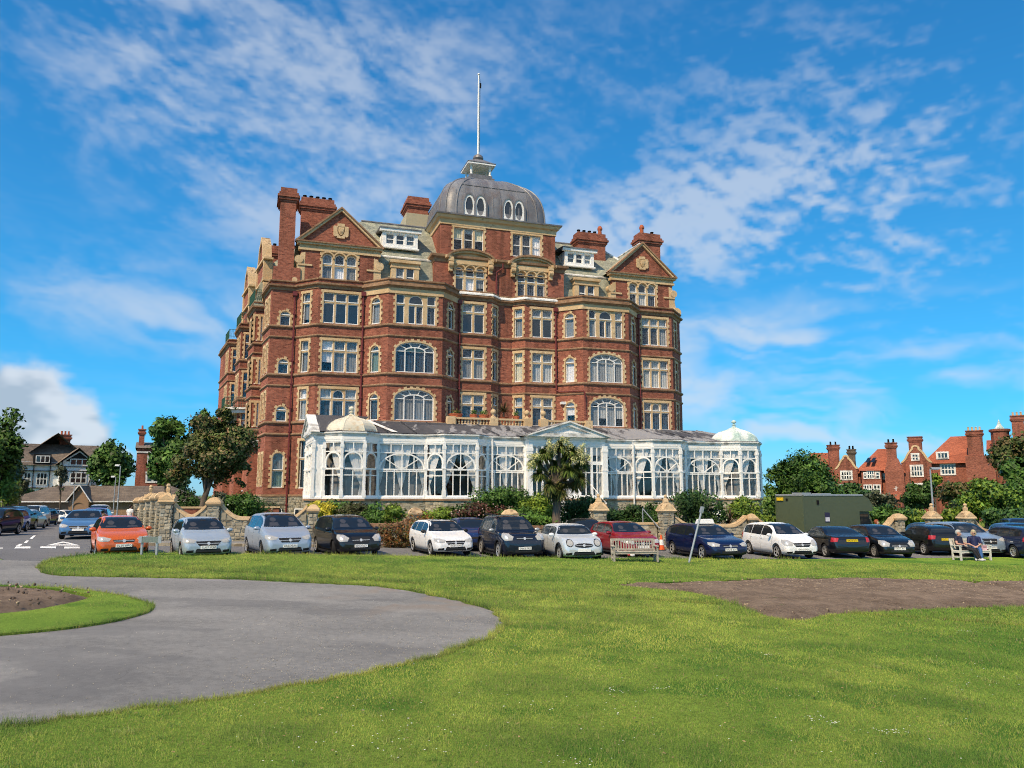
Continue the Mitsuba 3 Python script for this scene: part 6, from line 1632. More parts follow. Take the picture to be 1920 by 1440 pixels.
def vehicle(label, kind, px, Y, rel, col, L, W, H, rear=False, plate=None, spokes=5, detail=2, paint_kw={}, roofcol=None, lamps='wide', grille='bar', steer=0, group='cars parked along the road', roofrails=False, cat='car', name='parked_car', dz=0.0, mirror=None, cladding=False):
    p = on(px, Y); th = math.atan2(-p[1], -p[0]); yaw = th + math.radians(rel) + (PI if rear else 0)
    M = TR(p[0], p[1], p[2] + dz, yaw)
    mk = 'paint_' + '_'.join(f'{int(c * 1000)}' for c in col) + str(int(paint_kw.get('metal', 0) * 10))
    if mk not in scene: paint(mk, col, **paint_kw)
    B = Body(kind, L, W, H); k = H / B.sp['H']; t = thing(name, label, cat, group)
    put('body', B.mesh, mk, t, M, smooth=38)
    X = lambda f: L / 2 - f * L
    pA, pB, pC, pD = B.sp['pill']
    def sidewin(f0, f1, s, lean0=0.0, lean1=0.0):
        fs = np.linspace(f0, f1, 7); lo = [(X(f), float(B.belt(f)) + .035) for f in fs]; hi = []
        for f in fs:
            zt, ze = float(B.top(f)), float(B.belt(f)); hi.append((X(f), max(ze + .80 * (zt - ze), ze + .05)))
        pts = lo + hi[::-1]; P = Polygon(pts).buffer(-.008).buffer(.008)
        if P.is_empty: return
        P = P if P.geom_type == 'Polygon' else max(P.geoms, key=lambda g: g.area)
        P2 = affinity.scale(P, 1 if s < 0 else -1, 1, origin=(0, 0))
        m = B.decal(P2, 90 * s, .006)
        if m: put('side_window', m, 'm_carglass', t, M, smooth=True)
    for s in (-1, 1):
        for f0, f1 in ((pA + .055, pB - .005), (pB + .005, pC - .004), (pC + .007, pD)):
            if f1 - f0 > .03: sidewin(f0, f1, s)
    fc = [a for a, b in B.sp['top']]; zc, zr = float(B.top(pA - .02)) + .035, H - .055 * k
    fcr = B.sp['pill'][0]; wb, wt = W * .445, W * .335
    ws = Polygon([(-wb, zc - .01), (0, zc - .03), (wb, zc - .01), (wt, zr - .03), (wt * .8, zr), (-wt * .8, zr), (-wt, zr - .03)])
    m = B.decal(ws, 0, .007)
    if m: put('windscreen', m, 'm_carglass', t, M, smooth=True)
    if detail > 1 and not rear:
        for yy in (-.36, .36):
            hr_ = unary_union([affinity.scale(Point(yy, zr - .20 * k).buffer(1, 8), .115, .075), Polygon([(yy - .19, zc + .01), (yy + .19, zc + .01), (yy + .15, zr - .30 * k), (yy - .15, zr - .30 * k)])])
            for g_ in getattr(hr_, 'geoms', [hr_]):
                m = B.decal(g_, 0, .010)
                if m: put('seat', m, 'm_cabin', t, M, smooth=True)
        m = B.decal(sbox(-.10, zr - .09, .10, zr - .045), 0, .011)
        if m: put('rear_view_mirror', m, 'm_trim', t, M, smooth=True)
    zq = float(B.top(.955)) if kind != 'saloon' else 1.04 * k
    rw = Polygon([(-W * .40, zq), (W * .40, zq), (W * .32, H - .12 * k), (-W * .32, H - .12 * k)])
    m = B.decal(rw, 180, .007)
    if m: put('rear_window', m, 'm_carglass', t, M, smooth=True)
    # lamps
    zh = float(B.top(.045)) - .075 * k
    if lamps == 'round':
        for s in (-1, 1):
            m = B.decal(affinity.translate(Point(0, 0).buffer(.145, 12), s * W * .33, zh - .02), 0, .008)
            if m: put('headlight_rim', m, 'm_trim', t, M, smooth=True)
            m = B.decal(affinity.translate(Point(0, 0).buffer(.115, 12), s * W * .33, zh - .02), 0 , .016)
            if m: put('headlight', m, 'm_lamp', t, M, smooth=True)
    else:
        hgt = {'wide': .075, 'tall': .13, 'slim': .05}[lamps] * k
        for s in (-1, 1):
            a = 38 * s; c_ = math.sin(math.radians(0)); h0 = W * .455; L0 = L / 2
            # outline in the view turned towards the corner
            cx = -L0 * math.sin(math.radians(a)) * .955 + s * W / 2 * .80 * math.cos(math.radians(a))
            P = Polygon([(cx - s * .20, zh - hgt), (cx + s * .05, zh - hgt * 1.05), (cx + s * .25, zh - hgt * .1), (cx + s * .27, zh + hgt * .9), (cx + s * .02, zh + hgt * .75), (cx - s * .22, zh - hgt * .1)]).buffer(.012)
            m = B.decal(P, a, .010, .06)
            if m:
                hk = put('headlight', m, 'm_lamp', t, M, smooth=True)
                if detail > 1:
                    m = B.decal(Point(cx + s * .02, zh - hgt * .1).buffer(hgt * .62, 8), a, .016, .05)
                    if m: put('reflector', m, 'm_chrome', hk, M, smooth=True)
    for s in (-1, 1):
        a = 180 - 40 * s; zt_ = float(B.belt(.93)) - .10 * k; cx = L / 2 * math.sin(math.radians(a)) * .95 + (-s) * -1 * 0
        sd = np.array([-math.sin(math.radians(a)), math.cos(math.radians(a))]); cpt = np.array([-L / 2 * .95, s * W / 2 * .86]); cx = float(cpt @ sd)
        hh = .085 if kind in ('saloon', 'hatch', 'estate') else .16
        m = B.decal(Polygon([(cx - .15, zt_ - hh), (cx + .13, zt_ - hh * .8), (cx + .15, zt_ + hh * .7), (cx - .12, zt_ + hh * .9)]).buffer(.02), a, .010, .07)
        if m: put('tail_light', m, 'm_redlamp', t, M, smooth=True)
    def front(poly, mm, nm, view=0, off=.008, par=None, **kw):
        m = B.decal(poly, view, off, .09)
        return put(nm, m, mm, par or t, M, smooth=True, **kw) if m else None
    zg = zh - .085 * k
    gr = {'bar': Polygon([(-.36, zg + .05), (.36, zg + .05), (.32, zg - .035), (-.32, zg - .035)]), 'big': Polygon([(-.36, zg + .10), (.36, zg + .10), (.28, zg - .12), (-.28, zg - .12)]).buffer(.02),
          'v': Polygon([(-.40, zg + .04), (.40, zg + .04), (.30, zg - .08), (-.30, zg - .08)]).buffer(.02), 'low': Polygon([(-.42, .56 * k), (.42, .56 * k), (.36, .40 * k), (-.36, .40 * k)]).buffer(.02), 'oval': affinity.scale(Point(0, zg - .03).buffer(1, 14), .38, .085)}[grille]
    gk = front(gr, 'm_trim', 'grille')
    if gk and detail > 1:
        x0, z0, x1, z1 = gr.bounds
        front(sbox(x0 + .03, (z0 + z1) / 2 - .008, x1 - .03, (z0 + z1) / 2 + .008), 'm_chrome', 'grille_bar', off=.014, par=gk)
    if detail > 1:
        front(Point(0, zg + .07 if grille == 'low' else (gr.bounds[1] + gr.bounds[3]) / 2).buffer(.052, 10), 'm_chrome', 'badge', off=.02)
    if grille != 'low': front(Polygon([(-.38, .40 * k), (.38, .40 * k), (.44, .28 * k), (-.44, .28 * k)]).buffer(.015), 'm_trim', 'lower_intake')
    for s in (-1, 1): front(Polygon([(s * .60 - .12, .36 * k), (s * .60 + .11, .38 * k), (s * .60 + .1, .29 * k), (s * .60 - .12, .28 * k)]), 'm_trim', 'fog_lamp_recess')
    # number plates
    zp = .46 * k if grille != 'low' else .50 * k
    if plate is not None:
        for sx, cc in ((1, (.82, .82, .8)), (-1, YL)):
            zz = zp if sx > 0 else (.80 * k if kind in ('hatch', 'saloon', 'mini') else .86 * k)
            o = np.array([[sx * 6.0, 0, zz]]); tt, _ = B.cast(o, np.array([-sx, 0, 0.0])); xs = sx * (6 - tt[0]) + sx * .02
            Mp = M @ TR(xs, 0, zz, PI / 2 if sx > 0 else -PI / 2)
            b = MB(); b.box(-.26, .26, -.012, .012, -.055, .055, c=cc)
            pk = put('number_plate', b, 'vc', t, Mp)
            if (sx > 0) != rear and plate:
                tx = meshkit.text_mesh(plate, .072, .004); w_ = tx.bounds[1, 0]; sc = .46 / w_
                Mt = Mp @ np.array([[sc, 0, 0, -.23], [0, 0, -1, -.013], [0, 1, 0, -.036], [0, 0, 0, 1.0]])
                put('plate_lettering', tx, 'm_dark', pk, Mt)
    # wheels
    ty, rim, dk = wheel_meshes(B.R, spokes)
    for x in B.ax:
        for s in (-1, 1):
            Mw = M @ TR(x, s * (W / 2 - .105), B.R, (math.radians(steer) if x > 0 else 0) + (0 if s > 0 else PI))
            wk = put('wheel', ty, 'm_tyre', t, Mw, smooth=40); put('rim', rim, 'm_alloy', wk, Mw); put('brake_disc', dk, 'm_dark', wk, Mw)
    # sills, mirrors, handles, seams
    b = MB()
    for s in (-1, 1): b.box(B.ax[1] + B.R + .06, B.ax[0] - B.R - .06, s * W / 2 * .90 - .05, s * W / 2 * .90 + .05, .15, .215)
    put('sill', b, 'm_trim', t, M)
    if cladding:
        for s in (-1, 1):
            for x in B.ax:
                q = [(x + (B.R + .085) * math.cos(a), s * W / 2 * .985, B.R + (B.R + .085) * math.sin(a)) for a in np.linspace(-.15, PI + .15, 12)]; b = MB().tube(q, .045, 6); put('arch_trim', b, 'm_trim', t, M, smooth=True)
    for s in (-1, 1):
        xm = X(pA + .045); zm = float(B.belt(pA + .05)) + .085; yw = s * (W / 2 + .07)
        e = trimesh.creation.icosphere(subdivisions=2); ev = e.vertices * [.075, .115, .075]
        ev[:, 0] = np.maximum(ev[:, 0], -.03)
        b = MB().raw(ev + [xm, yw, zm], e.faces); b.bar((xm, s * W * .46, zm - .06), (xm, yw, zm - .04), .04, .03)
        put('wing_mirror', b, mirror or mk, t, M, smooth=True)
        if detail > 1:
            for f in (pB - .03, pC - .03):
                zz = float(B.belt(f)) - .10 * k; o = np.array([[X(f), 0, zz]]) + [0, s * 4.0, 0]; tt, _ = B.cast(o, np.array([0, -s, 0.0])); yy = s * (4 - tt[0])
                put('door_handle', MB().box(X(f) - .09, X(f) + .09, yy - .022, yy + .022, zz - .018, zz + .018), mk, t, M)
            for f in (pA + .02, pB, pC - .01 if kind != 'mini' else None):
                if f is None: continue
                xx = (X(f)) * (-s); P = sbox(xx - .008, .30, xx + .008, float(B.belt(f)) + .0)
                m = B.decal(P, 90 * s, .003, .12)
                if m: put('door_seam', m, 'm_trim', t, M, smooth=True)
    if roofrails:
        for s in (-1, 1):
            pts = [(X(f), s * (W * .36), float(B.top(f)) - .0) for f in (pA + .16, .5, .65, .8, .88)]; put('roof_rail', MB().tube([(a, b_, c + .035) for a, b_, c in pts], .02, 6), 'm_trim', t, M)
    if roofcol is not None:
        fr_ = [(X(f), float(B.top(f))) for f in np.linspace(pA + .16, .90, 12)]; V = []; n = 9
        for x, z in fr_:
            f = B.f_of(x); zt, ze = float(B.top(f)), float(B.belt(f)); w = W / 2 * PLAN(f); wr = max(.955 * w - .4 * (zt - ze), .58 * w)
            for j in np.linspace(-1, 1, n):
                zz = zt - (zt - ze) * (.055 * max(0, (abs(j) - .5) / .5) ** 1.3 + .012 * min(1, abs(j) * 2)); V.append([x, j * wr * .88, zz + .008])
        q = [[i * n + j, i * n + j + 1, (i + 1) * n + j + 1, (i + 1) * n + j] for i in range(len(fr_) - 1) for j in range(n - 1)]
        put('roof_panel', MB().raw(V, np.array(q)), roofcol, t, M, smooth=True)
    b = MB().bar((X(pA - .005), W * .30, zc - .01), (X(pA + .03), -.05, zc + .035), .025, .02); b.bar((X(pA - .005), -W * .05, zc - .01), (X(pA + .03), -W * .36, zc + .03), .025, .02); put('wiper', b, 'm_trim', t, M)
    return t, M, B


mat('p_roofblack', (.01, .01, .011), .1, .5, clearcoat=1.0); mat('p_roofwhite', (.8, .8, .79), .2, .5, clearcoat=1.0)
MET = dict(metal=.35, rough=.3)
front_row = 'cars parked nose out along the road before the garden wall'
V_ = lambda *a, **k: vehicle(*a, group=k.pop('group', front_row), **k)
V_('bright orange red hatchback parked at the left end of the row', 'hatch', 220, 29.6, 5, (.62, .12, .02), 4.05, 1.73, 1.47, plate='GL18 WPO', spokes=5, lamps='wide', grille='bar', paint_kw=dict(metal=.15))
V_('small pale silver blue hatchback beside the bright orange red car', 'hatch', 373, 29.4, 9, (.40, .47, .54), 3.75, 1.72, 1.49, plate='CJ67 YGM', spokes=7, grille='v', paint_kw=MET)
V_('silver people carrier with tall roof left of the black car', 'mpv', 517, 31.2, 13, (.36, .43, .53), 4.47, 1.82, 1.66, plate='HN63 WFX', spokes=7, grille='v', paint_kw=MET, steer=-8)
V_('black people carrier with slatted chrome grille in front of the copper hedge', 'mpv', 647, 32.4, 16, (.007, .007, .008), 4.37, 1.86, 1.60, plate='GP12 MZT', spokes=6, grille='big', lamps='tall', steer=-14)
V_('white hatchback with black roof panel right of the copper hedge', 'estate', 824, 33.6, 18, (.74, .75, .76), 4.25, 1.72, 1.44, plate='GV64 OYB', spokes=5, grille='v', roofcol='p_roofblack', mirror='m_trim')
V_('dark navy blue off-roader with roof rails and silver mirrors', 'suv', 955, 32.8, 17, (.007, .011, .028), 4.22, 1.82, 1.70, plate='GM66 PKX', spokes=7, grille='bar', lamps='tall', roofrails=True, mirror='m_alloy', cladding=True, paint_kw=dict(metal=.2))
V_('dark blue saloon half hidden between the white hatchback and the off-roader', 'hatch', 880, 37.0, 12, (.014, .03, .11), 4.1, 1.75, 1.45, detail=1)
V_('small silver white car with white roof and round headlights', 'mini', 1068, 32.2, 18, (.58, .63, .68), 3.72, 1.70, 1.41, plate='', spokes=7, grille='oval', lamps='round', roofcol='p_roofwhite', cladding=True, paint_kw=dict(metal=.25), mirror='p_roofwhite')
V_('dark red hatchback parked behind the empty bench', 'hatch', 1168, 35.4, 24, (.26, .012, .022), 4.3, 1.80, 1.47, plate='', spokes=5, grille='v', paint_kw=dict(metal=.2))
V_('black hatchback mostly hidden behind the small silver white car', 'hatch', 1097, 38.6, 8, (.006, .006, .007), 3.9, 1.7, 1.5, detail=1)
taxi, MT, BT = V_('dark blue estate car with a white taxi sign on its roof', 'estate', 1320, 34.8, 28, (.006, .013, .06), 4.66, 1.82, 1.47, plate='GN65 XLK', spokes=5, grille='bar', paint_kw=dict(metal=.2))
put('taxi_sign', MB().hexa([[.05, -.42, 1.46], [.28, -.42, 1.46], [.28, .42, 1.46], [.05, .42, 1.46], [.11, -.36, 1.66], [.22, -.36, 1.66], [.22, .36, 1.66], [.11, .36, 1.66]]), 'm_plainwhite', taxi, MT)
V_('white compact people carrier in front of the green van', 'mpv', 1459, 36.2, 30, (.76, .77, .78), 4.10, 1.70, 1.54, plate='GF14 XPD', spokes=5, grille='v', lamps='tall')
V_('black coupe seen from behind with red tail lights and yellow plate', 'saloon', 1557, 37.6, 24, (.006, .007, .011), 4.62, 1.85, 1.39, rear=True, plate='GK58 VTE', spokes=5)
V_('black small saloon facing right with white number plate', 'hatch', 1645, 38.0, 26, (.006, .007, .010), 4.25, 1.70, 1.48, plate='GX57 JNU', spokes=7, lamps='tall', grille='oval')
V_('black small hatchback seen from behind beside the occupied bench', 'hatch', 1737, 40.0, 30, (.006, .006, .007), 3.6, 1.66, 1.47, rear=True, plate='GJ13 LDC', spokes=7)
V_('pale blue silver crossover behind the couple on the bench', 'crossover', 1800, 39.4, 36, (.26, .34, .44), 4.4, 1.83, 1.60, plate='GU63 RSX', spokes=7, grille='big', paint_kw=MET)
V_('dark blue estate car seen from behind at the right edge', 'estate', 1900, 38.2, 32, (.012, .02, .055), 4.8, 1.86, 1.49, rear=True, plate='GC10 YPA', spokes=9)
V_('blue car partly hidden behind the dark blue estate at the right edge', 'hatch', 1908, 43.5, 20, (.02, .07, .2), 4.2, 1.78, 1.50, detail=1)
V_('deep blue tall car behind all others at the right edge', 'crossover', 1915, 47.5, 15, (.02, .05, .15), 4.4, 1.8, 1.72, detail=1)
V_('dark car roof just visible behind the black small hatchback', 'hatch', 1752, 45, 25, (.012, .018, .03), 4.2, 1.76, 1.5, detail=1)
lr = 'cars on the side road at the left'
V_('blue saloon driving towards the junction behind the orange red car', 'saloon', 158, 40.2, -8, (.09, .20, .38), 4.5, 1.82, 1.42, plate='', spokes=5, grille='v', group=lr, paint_kw=dict(metal=.3), name='car')
V_('purple roofed car behind the blue saloon on the side road', 'hatch', 176, 49, -6, (.10, .05, .20), 4.1, 1.76, 1.55, detail=1, group=lr)
V_('white van like car far back on the side road', 'mpv', 183, 60, -4, (.7, .71, .72), 4.6, 1.85, 1.85, detail=1, group=lr)
V_('dark car cut off by the left edge of the picture', 'hatch', -16, 43.5, -22, (.012, .016, .02), 4.2, 1.78, 1.52, plate='', detail=1, group=lr)
V_('bright blue hatchback second in the row on the side road', 'hatch', 8, 50, -20, (.02, .12, .42), 4.1, 1.76, 1.5, plate='', detail=1, group=lr)
V_('black estate car with red tail lights in the left row', 'suv', 27, 56, -18, (.007, .007, .008), 4.5, 1.84, 1.72, rear=True, plate='', detail=1, group=lr)
V_('silver hatchback third from the far end of the left row', 'hatch', 50, 60, -18, (.42, .45, .48), 4.2, 1.76, 1.5, rear=True, plate='', detail=1, group=lr)
V_('white off-roader in the left row', 'suv', 60, 68, -16, (.62, .66, .66), 4.5, 1.86, 1.85, plate='', detail=1, group=lr)
V_('dark blue car at the far end of the left row', 'mpv', 80, 75, -15, (.012, .02, .09), 4.3, 1.8, 1.65, plate='', detail=1, group=lr)
V_('silver car parked across before the long low garage', 'mpv', 99, 88, 10, (.5, .52, .55), 4.4, 1.8, 1.65, plate='', detail=1, group=lr)
V_('white hatchback with an orange front wing before the long low garage', 'hatch', 125, 84, 42, (.74, .75, .75), 4.3, 1.8, 1.5, plate='', detail=1, group=lr)
# army green horse lorry
p = on(1546, 46.0); M = TR(p[0], p[1], p[2], math.atan2(-p[1], -p[0]) - math.radians(46) + PI)
mat('m_army', (.080, .102, .060), .5, .4); vn = thing('box_van', 'dark olive green box van with curved luton front and yellow marker light', 'van')
side_p = Polygon([(-2.5, .75), (1.7, .75), (1.7, 2.1), (2.7, 2.1), (2.75, 2.45), (2.45, 2.85), (2.0, 3.02), (-2.5, 3.06)])
b = MB().prism(side_p.buffer(-.03).buffer(.03), -1.1, 1.1); put('box_body', b, 'm_army', vn, M)
put('roof_edge', MB().box(-2.52, 2.0, -1.13, -1.06, 3.0, 3.1).box(-2.52, 2.0, 1.06, 1.13, 3.0, 3.1).box(-2.53, -2.47, -1.1, 1.1, 3.0, 3.1), 'm_galv', vn, M)
put('corner_post', MB().box(-2.53, -2.44, -1.13, -1.06, .75, 3.05).box(-2.53, -2.44, 1.06, 1.13, .75, 3.05), 'm_army', vn, M)
put('roof_vent', MB().box(-1.9, -1.2, -.4, .4, 3.05, 3.18).box(-.4, .3, -.4, .4, 3.05, 3.16), 'm_galv', vn, M)
put('cab', MB().prism(Polygon([(1.7, .5), (3.3, .5), (3.35, 1.1), (2.9, 1.3), (2.55, 2.08), (1.7, 2.08)]), -.95, .95), 'm_army', vn, M)
for s in (-1, 1): put('cab_window', MB().prism(Polygon([(1.85, 1.3), (2.75, 1.3), (2.48, 1.95), (1.85, 1.95)]), s * .96 - .012, s * .96 + .012), 'm_carglass', vn, M)
put('windscreen', MB().hexa([[2.93, -.85, 1.32], [2.95, -.85, 1.32], [2.95, .85, 1.32], [2.93, .85, 1.32], [2.6, -.8, 2.02], [2.62, -.8, 2.02], [2.62, .8, 2.02], [2.6, .8, 2.02]]), 'm_carglass', vn, M)
put('marker_light', MB().box(-2.58, -2.52, .45, .95, 2.72, 2.9), mat('m_yellow', (.75, .5, .02), .4), vn, M)
put('notice', MB().box(-.95, -.6, -1.125, -1.1, 1.5, 2.05, c=(.03, .03, .07)).box(-.93, -.62, -1.13, -1.125, 1.55, 1.78, c=(.6, .6, .65)), 'vc', vn, M)
put('tail_vent', MB().box(-2.55, -2.5, .1, .22, 2.72, 2.85).box(-1.5, -1.35, -1.13, -1.1, 2.5, 2.75), 'm_dark', vn, M)
for x in (-1.5, 2.5):
    for s in (-1, 1):
        ty, rim, dk = wheel_meshes(.38, 6); Mw = M @ TR(x, s * .9, .38, 0 if s > 0 else PI); wk = put('wheel', ty, 'm_tyre', vn, Mw, smooth=40); put('rim', rim, 'm_galv', wk, Mw)
put('chassis', MB().box(-2.4, 3.0, -.5, .5, .4, .78), 'm_trim', vn, M)
# ------------------------------------------------------------------ benches, people, lamps, signs
def bench(label, p, yaw, L, slats, sc=1.0, mm='m_wood'):
    t = thing('bench', label, 'bench'); M = TR(p[0], p[1], p[2], yaw, sc)       # front is -y
    h = L / 2
    for x in (-h, h):
        put('leg', MB().box(x - .035, x + .035, -.30, -.23, 0, .63), mm, t, M)
        put('leg', MB().bar((x, .22, 0), (x, .24, .42), .07, .06).bar((x, .24, .40), (x, .36, .94), .07, .05), mm, t, M)
        put('armrest', MB().box(x - .045, x + .045, -.34, .28, .63, .675), mm, t, M)
        put('side_rail', MB().box(x - .025, x + .025, -.25, .24, .33, .41).box(x - .02, x + .02, -.25, .24, .12, .17), mm, t, M)
    for k in range(5): put('seat_slat', MB().box(-h, h, -.30 + k * .112, -.21 + k * .112, .41, .44), mm, t, M)
    put('seat_rail', MB().box(-h, h, -.275, -.235, .33, .408), mm, t, M)
    put('top_rail', MB().bar((-h, .345, .90), (h, .345, .90), .05, .09), mm, t, M); put('lower_rail', MB().bar((-h, .262, .50), (h, .262, .50), .045, .06), mm, t, M)
    for k in range(slats):
        x = -h + L * (k + .7) / (slats + .4); put('back_slat', MB().bar((x, .27, .52), (x, .338, .86), .05, .018), mm, t, M)
    return t, M


mat('m_whitewood', (.62, .60, .54), .6, .3)
pb = G(1190, 1053, LZ); yb = math.atan2(-pb[1], -pb[0]) + PI / 2 + math.radians(13)
b1, _ = bench('empty weathered wooden slatted bench on the grass in front of the dark red car', pb, yb, 1.85, 16, .9)
put('plaque', MB().box(-.06, .06, .25, .27, .70, .82), 'm_chrome', b1, TR(pb[0], pb[1], pb[2], yb, .9))
p2_ = G(1822, 1050, LZ); y2 = math.atan2(-p2_[1], -p2_[0]) + PI / 2 + math.radians(40)
bench('pale painted bench with a couple sitting on it at the right', p2_, y2, 1.5, 14, 1.0, mm='m_whitewood')


def blob(chains, refine=.035, it=8):
    """one smooth skin over chains of (point, radius)"""
    tot = None; sph = lambda p, r: m3.Manifold.sphere(r, 14).translate([float(q) for q in p])
    for ch in chains:
        for (a, ra), (b, rb) in zip(ch[:-1], ch[1:]):
            hl = m3.Manifold.batch_hull([sph(a, ra), sph(b, rb)]); tot = hl if tot is None else tot + hl
    mm = tot.refine_to_length(refine).to_mesh(); tm = trimesh.Trimesh(mm.vert_properties[:, :3].astype(float), mm.tri_verts, process=True)
    trimesh.smoothing.filter_taubin(tm, iterations=it); return tm


def hand(w, d, up, s, r=.010):
    """palm, four fingers and thumb from the wrist w, pointing along d"""
    w, d, up = (np.asarray(q, float) for q in (w, d, up)); d = d / np.linalg.norm(d); sd = np.cross(d, up); sd /= np.linalg.norm(sd); n = np.cross(sd, d)
    out = [[(w, .026), (w + d * .045 + sd * .02, .021), (w + d * .085 + sd * .022, .017)], [(w, .026), (w + d * .045 - sd * .02, .021), (w + d * .085 - sd * .022, .017)], [(w + d * .085 + sd * .022, .017), (w + d * .085 - sd * .022, .017)]]
    for k, ln in enumerate((.062, .075, .082, .07)):
        b = w + d * .088 + sd * (-.036 + .024 * k) * s; out.append([(b, .011), (b + d * ln * .55 - n * .008, .0095), (b + d * ln - n * .03, .008)])
    b = w + d * .03 + sd * .03 * s; out.append([(b, .014), (b + d * .035 + sd * .028 * s, .011), (b + d * .065 + sd * .032 * s - n * .01, .009)])
    return out


def person(label, M, J, skin, shirt, trousers, shoes, hair, sleeve=.5, long_hair=False, group=None, glasses=False, standing=False):
    """J: joints hip, chest, neck, head, and l/r of shoulder, elbow, wrist, hand direction, hipj, knee, ankle, toe"""
    t = thing('person', label, 'person', group); a = {k: np.asarray(v, float) for k, v in J.items()}
    f = a['face'] / np.linalg.norm(a['face']); hd = a['head']; up = np.array([0, 0, 1.0]); rt = np.cross(f, up); rt /= np.linalg.norm(rt)
    ch = [[(a['hip'], .14), (a['chest'], .15), (a['neck'] - up * .06, .07), (a['neck'], .058), (hd - up * .06, .06)]]
    for s in 'lr':
        ch += [[(a['chest'] + up * .1, .09), (a['shoulder_' + s], .062), (a['elbow_' + s], .042), (a['wrist_' + s], .027)], [(a['hip'], .12), (a['hipj_' + s], .09), (a['knee_' + s], .058), (a['ankle_' + s], .04)]]
        ch += hand(a['wrist_' + s], a['wrist_' + s] - a['elbow_' + s] + a.get('bend', np.zeros(3)), up + f * .01, 1 if s == 'l' else -1)
    head = [[(hd + up * .035 - f * .015, .098), (hd - up * .055 + f * .03, .062)], [(hd - up * .05 + f * .055, .035), (hd - up * .095 + f * .055, .026)], [(hd + f * .098 + up * .0, .012), (hd + f * .112 - up * .028, .016)],
            [(hd + rt * .094 + up * .01, .018), (hd + rt * .092 - up * .03, .013)], [(hd - rt * .094 + up * .01, .018), (hd - rt * .092 - up * .03, .013)]]
    body = blob(ch + head, .03, 6); put('body', body, mat('skin_%d' % int(skin[0] * 1000), skin, .55, .35) if ('skin_%d' % int(skin[0] * 1000)) not in scene else 'skin_%d' % int(skin[0] * 1000), t, M, smooth=True)
    fm = MB(); ic = trimesh.creation.icosphere(subdivisions=1)
    for s in (-1, 1):
        e = hd + f * .092 + rt * .034 * s + up * .012
        if glasses: fm.raw(ic.vertices * [.026, .026, .02] + e + f * .012, ic.faces, c=(.01, .01, .012))
        else: fm.raw(ic.vertices * .012 + e, ic.faces, c=(.75, .75, .73)); fm.raw(ic.vertices * .007 + e + f * .008, ic.faces, c=(.03, .02, .015))
    m = hd - up * .062 + f * .092; fm.bar(m - rt * .022, m + rt * .022, .01, .008, c=(.35, .11, .10)); put('face_features', fm, 'vc', t, M)
    tops = [[(a['hip'] + up * .02, .165), (a['chest'], .172), (a['chest'] + up * .12, .12)]]
    for s in 'lr':
        el = a['shoulder_' + s] * (1 - sleeve) + a['elbow_' + s] * sleeve if sleeve <= 1 else a['elbow_' + s] * (2 - sleeve) + a['wrist_' + s] * (sleeve - 1)
        pts = [(a['chest'] + up * .1, .10), (a['shoulder_' + s], .08)] + ([(a['elbow_' + s], .058)] if sleeve > 1 else []) + [(el, .06 if sleeve <= 1 else .045)]; tops.append(pts)
    tm = blob(tops, .04, 5); put('top', tm, 'vc', t, M, smooth=True, color=shirt)
    tr = []
    for s in 'lr': tr.append([(a['hip'] - up * .0, .168), (a['hipj_' + s], .105), (a['knee_' + s], .075), (a['ankle_' + s] + up * .02, .058)])
    tm = blob(tr, .04, 5); put('trousers', tm, 'vc', t, M, smooth=True, color=trousers)
    for s in 'lr':
        sh = blob([[(a['ankle_' + s] - up * .01, .05), (a['toe_' + s], .038)], [(a['ankle_' + s] - up * .03, .048), (a['toe_' + s] - up * .005, .035)]], .03, 3); put('shoe', sh, 'vc', t, M, smooth=True, color=shoes)
    hr = blob([[(hd + up * .06 - f * .035, .105), (hd + up * .02 - f * .06, .095)], [(hd + up * .085 + f * .02, .075), (hd + up * .06 - f * .03, .10)]] + ([[(hd + rt * .07 + up * .03 - f * .02, .05), (hd + rt * .08 - up * .06 - f * .03, .04)], [(hd - rt * .07 + up * .03 - f * .02, .05), (hd - rt * .08 - up * .06 - f * .03, .04)]] if long_hair else []), .03, 3)
    put('hair', hr, 'vc', t, M, smooth=True, color=hair)
    return t


MB2 = TR(p2_[0], p2_[1], p2_[2], y2)
def seated(x, turn, lean=0.0, legx=0.0, legf=0.0, arms='lap'):
    c, s = math.cos(turn), math.sin(turn); R_ = lambda q: (x + q[0] * c - q[1] * s, q[0] * s + q[1] * c, q[2])
    J = dict(hip=R_((0, .06, .54)), chest=R_((0, .12 + lean, .86)), neck=R_((0, .11 + lean, 1.04)), head=R_((0, .08 + lean, 1.19)), face=(math.sin(turn), -math.cos(turn), -.08))
    for k, sg in (('l', 1), ('r', -1)):
        J['shoulder_' + k] = R_((sg * .19, .12 + lean, .97)); J['hipj_' + k] = R_((sg * .09, .04, .52))
        J['knee_' + k] = R_((sg * .12 + legx, -.38 - legf * .3, .50 - legf * .05)); J['ankle_' + k] = R_((sg * .11 + legx * 1.4, -.42 - legf, .09)); J['toe_' + k] = R_((sg * .13 + legx * 1.5, -.58 - legf, .045))
        if arms == 'lap': J['elbow_' + k] = R_((sg * .25, .04, .72)); J['wrist_' + k] = R_((sg * .10, -.20, .64))
        else: J['elbow_' + k] = R_((sg * .27, .10, .74)); J['wrist_' + k] = R_((sg * .26, -.14, .71))
    return J


